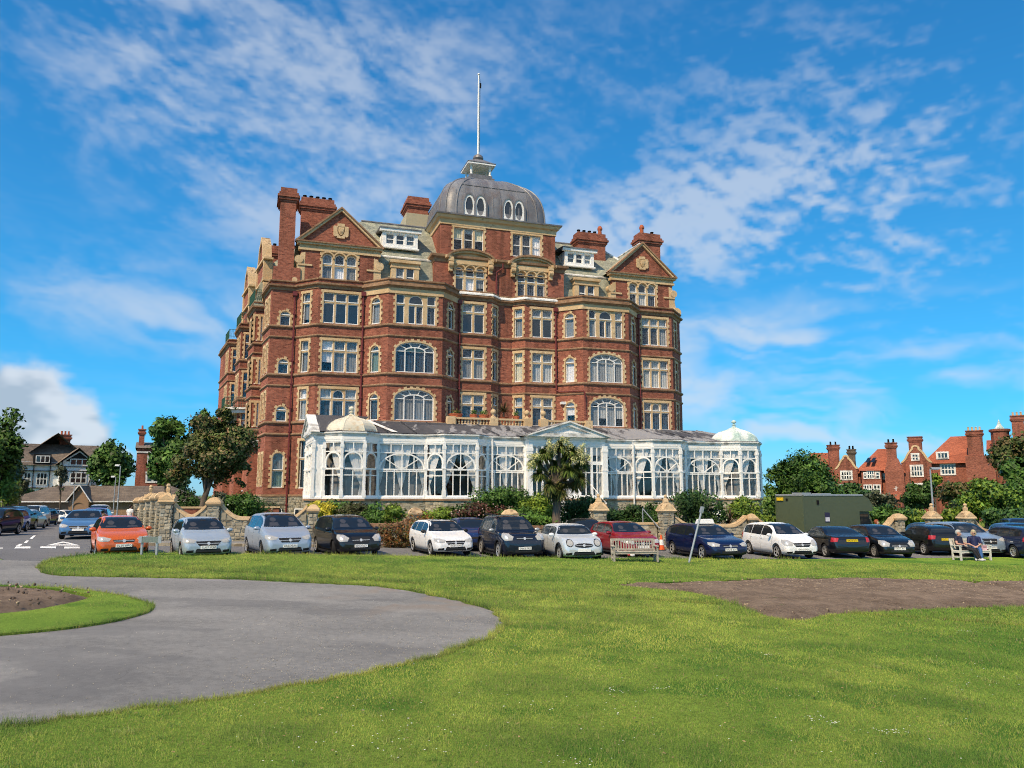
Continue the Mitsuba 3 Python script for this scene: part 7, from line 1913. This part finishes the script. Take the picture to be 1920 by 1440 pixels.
person('grey haired person in dark navy polo shirt leaning back on the bench', MB2, seated(-.42, math.radians(24), .04, .10, .22, 'rest'), (.52, .29, .22), (.018, .02, .045), (.015, .016, .02), (.5, .5, .48), (.45, .44, .42), .45)
wo = person('blonde person in dark blue top, blue jeans and white shoes sitting on the bench', MB2, seated(.22, math.radians(-32), 0.0, .03, .06, 'lap'), (.54, .32, .24), (.014, .02, .075), (.05, .13, .33), (.72, .72, .7), (.50, .42, .26), .95, True, glasses=True)
hb = thing('handbag', 'small pink handbag on the bench beside the blonde person', 'bag'); put('bag', MB().hexa([[.42, -.24, .44], [.64, -.24, .44], [.64, -.12, .44], [.42, -.12, .44], [.45, -.21, .66], [.61, -.21, .66], [.61, -.15, .66], [.45, -.15, .66]]), 'vc', hb, MB2, color=(.62, .40, .44))
put('strap', MB().tube([(.46, -.18, .65), (.48, -.18, .78), (.53, -.18, .83), (.58, -.18, .78), (.60, -.18, .65)], .012, 6), 'm_trim', hb, MB2)
put('flap', MB().box(.44, .62, -.245, -.20, .56, .655), 'vc', hb, MB2, color=(.45, .25, .3))


def standing(stride=.12):
    J = dict(hip=(0, 0, .95), chest=(0, -.01, 1.28), neck=(0, -.01, 1.47), head=(0, -.03, 1.62), face=(0, -1, -.05))
    for k, sg in (('l', 1), ('r', -1)):
        J['shoulder_' + k] = (sg * .19, 0, 1.40); J['elbow_' + k] = (sg * .25, .03 * sg, 1.13); J['wrist_' + k] = (sg * .26, -.08 * sg - .05, .90); J['hipj_' + k] = (sg * .09, 0, .90)
        J['knee_' + k] = (sg * .10, -.02 - stride * sg * .8, .50); J['ankle_' + k] = (sg * .10, .03 - stride * sg * 1.3, .09); J['toe_' + k] = (sg * .11, -.14 - stride * sg * 1.3, .045)
    return J


p = on(241, 52); person('dark haired person in a white shirt standing on the pavement behind the orange red car', TR(p[0], p[1], p[2], math.radians(160)), standing(), (.50, .30, .22), (.75, .75, .74), (.02, .03, .06), (.03, .03, .03), (.02, .015, .012), .5)
p = on(1645, 43.4); person('red haired person in an orange top standing beside the van cab', TR(p[0], p[1], p[2] - .1, math.radians(60)), standing(.03), (.56, .33, .25), (.70, .33, .12), (.05, .05, .07), (.05, .05, .05), (.28, .075, .03), .9, True)


def lamp_post(label, px, Y, topy, arm, r=.06):
    p = on(px, Y); z1 = at(px, topy, Y)[2]; t = thing('street_lamp', label, 'street lamp'); h = z1 - p[2]; M = TR(*p)
    put('column', MB().tube([(0, 0, -.2), (0, 0, 1.2), (0, 0, 1.25), (0, 0, h)], [r * 1.5, r * 1.5, r, r * .7], 10), 'm_galv', t, M, smooth=40)
    put('bracket', MB().tube([(0, 0, h - .05), (arm * .25, 0, h + .03)], .035, 8), 'm_galv', t, M)
    k = put('lantern', MB().hexa([[min(0, arm) + (.1 if arm > 0 else 0), -.12, h], [max(0, arm) - (.1 if arm < 0 else 0), -.12, h], [max(0, arm) - (.1 if arm < 0 else 0), .12, h], [min(0, arm) + (.1 if arm > 0 else 0), .12, h], [min(0, arm), -.09, h + .14], [max(0, arm), -.09, h + .14], [max(0, arm), .09, h + .14], [min(0, arm), .09, h + .14]]), 'm_galv', t, M)
    put('lens', MB().box(min(0, arm) + .12, max(0, arm) - .12, -.09, .09, h - .03, h), 'm_lamp', k, M)


lamp_post('taller of the two grey street lamps by the side road', 218, 64, 874, -.42)
lamp_post('shorter street lamp left of the taller one by the side road', 211, 74, 895, -.42)
lamp_post('tall grey street lamp before the right brick villas', 1753, 52, 880, .62, .07)
lamp_post('small grey post lamp in front of the garage gable', 134, 70, 908, -.3, .045)
# leaning post, low sign, cones
p = on(1291, 30.2, .06); q = at(1317, 951, 30.4)
lp = thing('leaning_post', 'leaning grey metal post on the grass in front of the dark blue taxi', 'post'); put('post', MB().tube([p - (q - p) * .05, q], .04, 10), 'm_galv', lp); put('end_cap', MB().bar(q - (q - p) * .10, q + (q - p) * .01, .13, .10), 'm_galv', lp)
p = G(262, 1040, LZ); sg = thing('low_sign', 'low grey street name sign on two posts in front of the orange red car', 'sign'); yaw = math.radians(-6); M = TR(p[0], p[1], p[2], yaw)
put('plate', MB().box(.02, .72, -.02, .01, .42, .62), mat('m_signgrey', (.16, .20, .19), .5, .3), sg, M)
for x in (.0, .56): put('post', MB().box(x, x + .07, .012, .08, -.1, .58), 'm_galv', sg, M)
for x in (-.06, .66): put('end_bracket', MB().box(x, x + .12, -.035, -.021, .40, .64), 'm_galv', sg, M)
for lb, px, Y in (('orange and white traffic cone beside the rear of the taxi', 1240, 38.6), ('second traffic cone by the foot of the steps behind the dark red car', 1209, 40.2)):
    p = on(px, Y); t = thing('traffic_cone', lb, 'traffic cone'); M = TR(*p)
    put('base', MB().box(-.2, .2, -.2, .2, 0, .04), 'm_trim', t, M); mat('m_orange', (.75, .12, .03), .5)
    put('cone', MB().lathe([(.17, .04), (.035, .75), (0, .75)], 14, M), 'm_orange', t, smooth=40); put('sleeve', MB().lathe([(.140, .26), (.082, .52)], 14, M), 'm_plainwhite', t, smooth=True)
# bits of litter under the empty bench
p = G(1186, 1043, LZ); t = thing('paper_bag', 'crumpled white and red paper bag under the empty bench', 'bag'); e = trimesh.creation.icosphere(subdivisions=2); ev = e.vertices * (1 + .35 * (meshkit.noise(e.vertices * 3 + 5)[:, None] - .5)) * [.10, .06, .07]
put('paper', MB().raw(ev + p + [0, 0, .06], e.faces), 'm_plainwhite', t); put('print', MB().raw(ev * .7 + p + [-.13, .05, .06], e.faces), 'm_redlamp', t)
# ------------------------------------------------------------------ buildings further off
def far_window(parent, M, x0, x1, z0, z1, nx, nz, fw=.09, y=0.0, stone=None):
    if stone: b = MB().prism(sbox(x0 - .2, z0 - .15, x1 + .2, z1 + .2).difference(sbox(x0, z0, x1, z1)), y - .06, y + .1)
    else: b = MB()
    for k in range(nx + 1): x = x0 + (x1 - x0) * k / nx; b.box(x - fw / 2, x + fw / 2, y - .05, y + .05, z0, z1)
    for k in range(nz + 1): z = z0 + (z1 - z0) * k / nz; b.box(x0 - fw / 2, x1 + fw / 2, y - .04, y + .04, z - fw / 2, z + fw / 2)
    w = put('window', b, 'm_oldwhite', parent, M)
    for i in range(nx): put('pane', MB().box(x0 + (x1 - x0) * i / nx + fw / 2, x0 + (x1 - x0) * (i + 1) / nx - fw / 2, y - .01, y + .0, z0, z1), 'm_carglass', w, M)
    return w


def far_stack(parent, M, x, y, w, d, z0, z1, pots=3, m='m_brick', drum=False, potm='m_pot'):
    b = MB(); b.box(x - w / 2, x + w / 2, y - d / 2, y + d / 2, z0, z1 - .8)
    for e, a, c in ((.12, z1 - .9, z1 - .7), (.22, z1 - .7, z1 - .45), (.1, z1 - .45, z1 - .15), (.2, z1 - .15, z1)): b.box(x - w / 2 - e, x + w / 2 + e, y - d / 2 - e, y + d / 2 + e, a, c)
    k = put('chimney', b, m, parent, M)
    for i in range(pots): put('chimney_pot', MB().lathe([(0, 0), (.16, 0), (.13, .5), (.17, .55), (.1, .6), (0, .6)], 8, M @ TR(x - w / 2 + w * (i + .5) / pots, y, z1)), potm, k)
    return k


def gable_roof(parent, M, x0, x1, y0, y1, ze, zr, m, ridge='x', over=.35):
    b = MB()
    if ridge == 'x':
        ym = (y0 + y1) / 2; v = [[x0 - over, y0 - over, ze], [x1 + over, y0 - over, ze], [x1 + over, ym, zr], [x0 - over, ym, zr], [x0 - over, y1 + over, ze], [x1 + over, y1 + over, ze]]; f = [[0, 1, 2], [0, 2, 3], [3, 2, 5], [3, 5, 4], [0, 3, 4], [1, 5, 2]]
    else:
        xm = (x0 + x1) / 2; v = [[x0 - over, y0 - over, ze], [x1 + over, y0 - over, ze], [xm, y0 - over, zr], [x0 - over, y1, ze], [x1 + over, y1, ze], [xm, y1, zr]]; f = [[0, 2, 5], [0, 5, 3], [1, 4, 5], [1, 5, 2], [3, 5, 4]]
    return put('roof', b.raw(v, np.array(f)), m, parent, M)


def hip_roof(parent, M, x0, x1, y0, y1, ze, zr, rx0, rx1, m, over=.35):
    ym = (y0 + y1) / 2; v = [[x0 - over, y0 - over, ze], [x1 + over, y0 - over, ze], [x1 + over, y1 + over, ze], [x0 - over, y1 + over, ze], [rx0, ym, zr], [rx1, ym, zr]]
    return put('roof', MB().raw(v, np.array([[0, 1, 5], [0, 5, 4], [1, 2, 5], [2, 3, 4], [2, 4, 5], [3, 0, 4], [0, 3, 2], [0, 2, 1]])), m, parent, M)


def site(px, Y, rel=0.0):
    p = on(px, Y); return TR(p[0], p[1], p[2], math.atan2(-p[1], -p[0]) + PI / 2 + math.radians(rel)), Y / 1440.0


# half-timbered house
M, sc = site(107, 122, 6); h = thing('timbered_house', 'half-timbered white and black house with brown tiled roof and tall chimney', 'house'); X = lambda px: (px - 107) * sc
g0 = 0.0; zed = lambda py: 2.5 + (930 - py) * sc - M[2, 3]
put('wall', MB().box(X(42), X(172), 0, 8, -1, zed(868)), 'm_plainwhite', h, M)
gable_roof(h, M, X(40), X(172), -.3, 9, zed(874), zed(832), 'm_browntile')
gable_roof(h, M, X(58), X(142), 1.5, 9.5, zed(850), zed(812), 'm_browntile', 'y', .2)
put('gable', MB().prism(Polygon([(X(104), -1), (X(160), -1), (X(160), zed(868)), (X(134), zed(846)), (X(104), zed(868))]), -1.4, 0.2), 'm_plainwhite', h, M)
gable_roof(h, M, X(103), X(161), -1.7, 5, zed(872), zed(841), 'm_browntile', 'y', .5)
mat('m_timber', (.018, .016, .015), .7, .2)
def timber(x0, z0, x1, z1, y=-1.44, w=.22): put('timber', MB().bar((x0, y, z0), (x1, y, z1), .1, w, up=(0, 1, 0)), 'm_timber', h, M)
for a, b_ in (((104, 868), (134, 845)), ((134, 845), (160, 868)), ((104, 876), (160, 876)), ((104, 884), (160, 884)), ((107, 866), (107, 920)), ((158, 866), (158, 920)), ((126, 884), (126, 905)), ((142, 884), (142, 905)), ((150, 915), (159, 886)), ((116, 886), (116, 900))): timber(X(a[0]), zed(a[1]), X(b_[0]), zed(b_[1]))
put('gable_panel', MB().prism(Polygon([(X(112), zed(866)), (X(156), zed(866)), (X(134), zed(849))]), -1.43, -1.39), 'm_timber', h, M)
far_window(h, M, X(120), X(149), zed(873), zed(862), 3, 1, .16, -1.46); far_window(h, M, X(122), X(148), zed(906), zed(887), 3, 2, .14, -1.46)
put('dormer', MB().box(X(62), X(90), -.6, 3, zed(871), zed(854)), 'm_timber', h, M); far_window(h, M, X(66), X(87), zed(869), zed(857), 3, 1, .12, -.65); far_window(h, M, X(50), X(60), zed(910), zed(888), 2, 2, .12, -.05); far_window(h, M, X(70), X(86), zed(910), zed(888), 3, 2, .12, -.05)
for x in (46, 64, 90): timber(X(x), zed(920), X(x), zed(872), -.05, .35)
timber(X(42), zed(884), X(104), zed(884), -.06, .8); timber(X(42), zed(915), X(104), zed(915), -.06, .6)
far_stack(h, M, X(116), 5, 1.5, 1.2, zed(850), zed(812), 3)
# brick house behind
M, sc = site(285, 118, 0); h = thing('brick_house', 'red brick house with one tall slim chimney behind the long garage', 'house'); X = lambda px: (px - 285) * sc; zed = lambda py: 2.5 + (930 - py) * sc - M[2, 3]
put('wall', MB().box(X(253), X(320), 0, 8, -1, zed(842)), 'm_brick', h, M); gable_roof(h, M, X(254), X(322), 0, 8, zed(842), zed(828), 'm_browntile'); put('wall', MB().box(X(262), X(320), -2.5, 0, -1, zed(884)), 'm_brick', h, M)
put('string_course', MB().box(X(252), X(320), -.1, 0, zed(851), zed(848)), 'm_oldwhite', h, M)
far_stack(h, M, X(259), 2, .75, .9, zed(850), zed(805), 1); far_window(h, M, X(272), X(281), zed(877), zed(856), 1, 2, .2, -.03); far_window(h, M, X(272), X(303), zed(905), zed(890), 3, 1, .25, -2.54); put('canopy', MB().box(X(270), X(305), -2.9, -2.4, zed(889), zed(886)), 'm_plainwhite', h, M)
# long low garage
M, sc = site(150, 92, -14); h = thing('garage_block', 'long low brick garage block with brown tiled hipped roof and small arched gable', 'garage'); X = lambda px: (px - 150) * sc * 1.02; zed = lambda py: 2.5 + (930 - py) * sc - M[2, 3]
mat('m_tanbrick', (.30, .20, .13), .85, .2)
put('wall', MB().box(X(28), X(345), 0, 7, -1, 2.5), 'm_tanbrick', h, M); hip_roof(h, M, X(26), X(347), 0, 7, 2.5, 4.35, X(92), X(292), 'm_browntile', .5)
put('gutter', MB().box(X(24), X(349), -.62, -.5, 2.38, 2.52), 'm_oldwhite', h, M)
x0, x1, xm = X(134), X(166), X(150); ga = put('gable', MB().prism(Polygon([(x0, -1), (x1, -1), (x1, 2.5), (xm, 4.25), (x0, 2.5)]).difference(arch(xm, -1, 1.7, 1.25)), -1.0, 0.0), 'm_tanbrick', h, M); put('recess', MB().prism(arch(xm, -1, 1.7, 1.25), -.9, -.8), 'm_tanbrick', ga, M)
gable_roof(h, M, x0, x1, -1.0, 3, 2.45, 4.35, 'm_browntile', 'y', .25)
put('bargeboard', MB().bar((x0 - .3, -1.3, 2.4), (xm, -1.3, 4.4), .1, .2, up=(0, 1, 0)).bar((x1 + .3, -1.3, 2.4), (xm, -1.3, 4.4), .1, .2, up=(0, 1, 0)), 'm_plainwhite', ga, M)


def dutch(x0, x1, ze, zt):
    w = x1 - x0; h = zt - ze; m = (x0 + x1) / 2; pts = [(x0, -1.5), (x1, -1.5), (x1, ze)]
    for t in np.linspace(0, 1, 9): pts.append((x1 - w * .39 * t - .025 * w * math.sin(t * 2 * PI), ze + h * (.80 * t)))
    for t in np.linspace(0, PI, 9): pts.append((m + w * .11 * math.cos(t), ze + h * (.84 + .16 * math.sin(t))))
    for t in np.linspace(1, 0, 9): pts.append((x0 + w * .39 * t + .025 * w * math.sin(t * 2 * PI), ze + h * (.80 * t)))
    return Polygon(pts + [(x0, ze)]).buffer(0)


def villa(label, px, Y, rel):
    M, sc = site(px, Y, rel); h = thing('brick_villa', label, 'house'); return h, M, (lambda q: (q - px) * sc), (lambda py: 2.5 + (930 - py) * sc - M[2, 3])


h, M, X, zed = villa('left red brick villa with skylights and tall round headed chimney', 1630, 128, -4)
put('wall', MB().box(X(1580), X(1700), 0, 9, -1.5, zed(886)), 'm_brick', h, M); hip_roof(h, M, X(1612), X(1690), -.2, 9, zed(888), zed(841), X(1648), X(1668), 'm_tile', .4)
g = dutch(X(1577), X(1615), zed(880), zed(855)); gk = put('gable', MB().prism(g, -.8, 0), 'm_brick', h, M); put('coping', MB().prism(g.exterior.buffer(.14).intersection(sbox(-99, zed(880), 99, 99)), -.9, 0.05), 'm_stone', gk, M)
gable_roof(h, M, X(1578), X(1614), -.1, 8, zed(880), zed(862), 'm_tile', 'y', 0.0)
for a, b_, c, d, nx in ((1587, 1604, 899, 885, 4), (1582, 1597, 926, 910, 4), (1600, 1609, 926, 910, 2)): far_window(h, M, X(a), X(b_), zed(c), zed(d), nx, 2, .16, -.84, 'm_stone')
put('bay', MB().box(X(1622), X(1655), -1.6, 0, -1.5, zed(884)), 'm_brick', h, M); hip_roof(h, M, X(1620), X(1657), -1.7, 2, zed(884), zed(876), X(1630), X(1647), 'm_tile', .2)
for a, b_, c, d, nx in ((1626, 1630, 898, 887, 1), (1632, 1643, 898, 884, 3), (1646, 1652, 898, 887, 1), (1625, 1638, 925, 910, 3), (1641, 1652, 925, 910, 2)): far_window(h, M, X(a), X(b_), zed(c), zed(d), nx, 2, .16, -1.66)
far_window(h, M, X(1657), X(1663), zed(899), zed(888), 1, 1, .16, -.05)
b = MB().box(X(1661), X(1692), -1.6, .5, -1.5, zed(885)).hexa([[X(1661), -1.6, zed(885)], [X(1692), -1.6, zed(885)], [X(1692), .5, zed(885)], [X(1661), .5, zed(885)], [X(1667), -1.3, zed(862)], [X(1684), -1.3, zed(862)], [X(1684), .2, zed(862)], [X(1667), .2, zed(862)]]); put('chimney_breast', b, 'm_brick', h, M)
far_stack(h, M, X(1674), -.5, 1.45, 1.2, zed(864), zed(833), 2, potm='m_dark'); far_stack(h, M, X(1603), 3, 1.1, 1.1, zed(875), zed(841), 2, 'm_bark', potm='m_dark')
for x in (1628, 1637): put('skylight', MB().hexa([[X(x), -.02, zed(868)], [X(x + 6), -.02, zed(868)], [X(x + 6), .05, zed(868)], [X(x), .05, zed(868)], [X(x + 4), 1.6, zed(859)], [X(x + 10), 1.6, zed(859)], [X(x + 10), 1.7, zed(858.5)], [X(x + 4), 1.7, zed(858.5)]]), 'm_carglass', h, M)
h2, M2, X2, zed2 = villa('far left brick wing with yellow lichened roof and a tall plain chimney', 1555, 140, 10)
put('wall', MB().box(X2(1536), X2(1585), 0, 8, -1.5, zed2(872)), 'm_brick', h2, M2); gable_roof(h2, M2, X2(1536), X2(1572), 0, 8, zed2(872), zed2(848), 'm_tile'); far_stack(h2, M2, X2(1567), -.6, 1.7, 1.2, -1, zed2(836), 2, potm='m_dark'); far_window(h2, M2, X2(1545), X2(1554), zed2(900), zed2(884), 2, 2, .14, -.05)
h, M, X, zed = villa('right red brick villa with curved gable, hipped red roof and white dormer', 1775, 126, -4)
put('wall', MB().box(X(1705), X(1850), 0, 9, -1.5, zed(868)), 'm_brick', h, M); hip_roof(h, M, X(1745), X(1832), -.3, 9, zed(870), zed(817), X(1788), X(1818), 'm_tile', .4)
g = dutch(X(1707), X(1757), zed(868), zed(836)); gk = put('gable', MB().prism(g, -1.0, 0), 'm_brick', h, M); put('coping', MB().prism(g.exterior.buffer(.14).intersection(sbox(-99, zed(868), 99, 99)), -1.1, .05), 'm_stone', gk, M)
gable_roof(h, M, X(1709), X(1755), -.2, 9, zed(868), zed(846), 'm_tile', 'y', 0.0)
for a, b_, c, d, nx in ((1723, 1741, 893, 874, 4), (1726, 1736, 863, 852, 2)): far_window(h, M, X(a), X(b_), zed(c), zed(d), nx, 2, .16, -1.04, 'm_stone')
far_window(h, M, X(1772), X(1793), zed(890), zed(872), 4, 2, .16, -.05, 'm_stone'); far_window(h, M, X(1722), X(1742), zed(925), zed(908), 4, 2, .16, -1.04, 'm_stone')
put('dormer', MB().box(X(1765), X(1786), -.2, 3, zed(862), zed(848)), 'm_plainwhite', h, M); far_window(h, M, X(1768), X(1784), zed(860), zed(850), 3, 1, .14, -.26)
far_stack(h, M, X(1730), 1.5, 1.9, 1.3, zed(860), zed(817), 0); put('chimney_breast', MB().box(X(1813), X(1858), -2.2, 0, -1.5, zed(858)), 'm_brick', h, M); far_stack(h, M, X(1830), -1.2, 2.1, 1.4, zed(870), zed(812), 4, potm='m_stone')
put('wall', MB().box(X(1850), X(1900), 1, 9, -1.5, zed(846)), 'm_brick', h, M); gable_roof(h, M, X(1850), X(1905), 1, 9, zed(846), zed(826), 'm_tile')
M, sc = site(1888, 122, 0); h = thing('turret', 'brick turret with green copper spire at the right edge', 'tower'); zed = lambda py: 2.5 + (930 - py) * sc - M[2, 3]
put('drum', MB().lathe([(1.25, -1), (1.25, zed(812)), (1.5, zed(810)), (1.5, zed(806)), (0, zed(806))], 8, M), 'm_brick', h); put('spire', MB().lathe([(.75, zed(806)), (.3, zed(798)), (.04, zed(788)), (0, zed(787))], 8, M), 'm_verdigris', h)
far_stack(h, M, 2.5, 0, 1.6, 1.4, -1, zed(782), 3, potm='m_stone')
M, sc = site(1684, 88, 0); h = thing('summer_house', 'small summer house with a conical red tiled roof and white finial', 'pavilion'); zed = lambda py: 2.5 + (930 - py) * sc - M[2, 3]
put('wall', MB().lathe([(.7, -.5), (.7, zed(934))], 8, M), 'm_brick', h); put('roof', MB().lathe([(.95, zed(936)), (.62, zed(926)), (.1, zed(921)), (0, zed(920.5))], 10, M), 'm_tile', h); put('finial', MB().tube([(0, 0, zed(921)), (0, 0, zed(912))], .045, 6, M).tube([(-.22, 0, zed(916)), (.22, 0, zed(915))], .03, 6, M), 'm_plainwhite', h)
# background trees behind the houses, hedges at the ends of the view
for i, (lb, px, Y, tp, bt, w, cols) in enumerate((('dark tree behind the gap left of the timbered house', -30, 130, 850, 950, 120, DARKG), ('tree mass filling the gap behind the van', 1600, 100, 900, 968, 110, DARKG), ('dark bush before the left villa bay', 1690, 90, 930, 975, 70, DARKG),
        ('low trees between the villas and the right edge', 1830, 95, 905, 968, 120, GREEN), ('bushes left of the timbered house', 30, 105, 905, 952, 70, DARKG), ('green bush under the timbered house windows', 100, 100, 912, 940, 90, DARKG), ('trees right of the brick house', 330, 105, 860, 950, 80, DARKG), ('low hedge behind the van at the garden end', 1590, 62, 955, 990, 110, GREEN))):
    tree(lb, px, Y, tp, bt, w, cols, 5000, .26, .2, seed=60 + i, name='background_tree', nc=20)
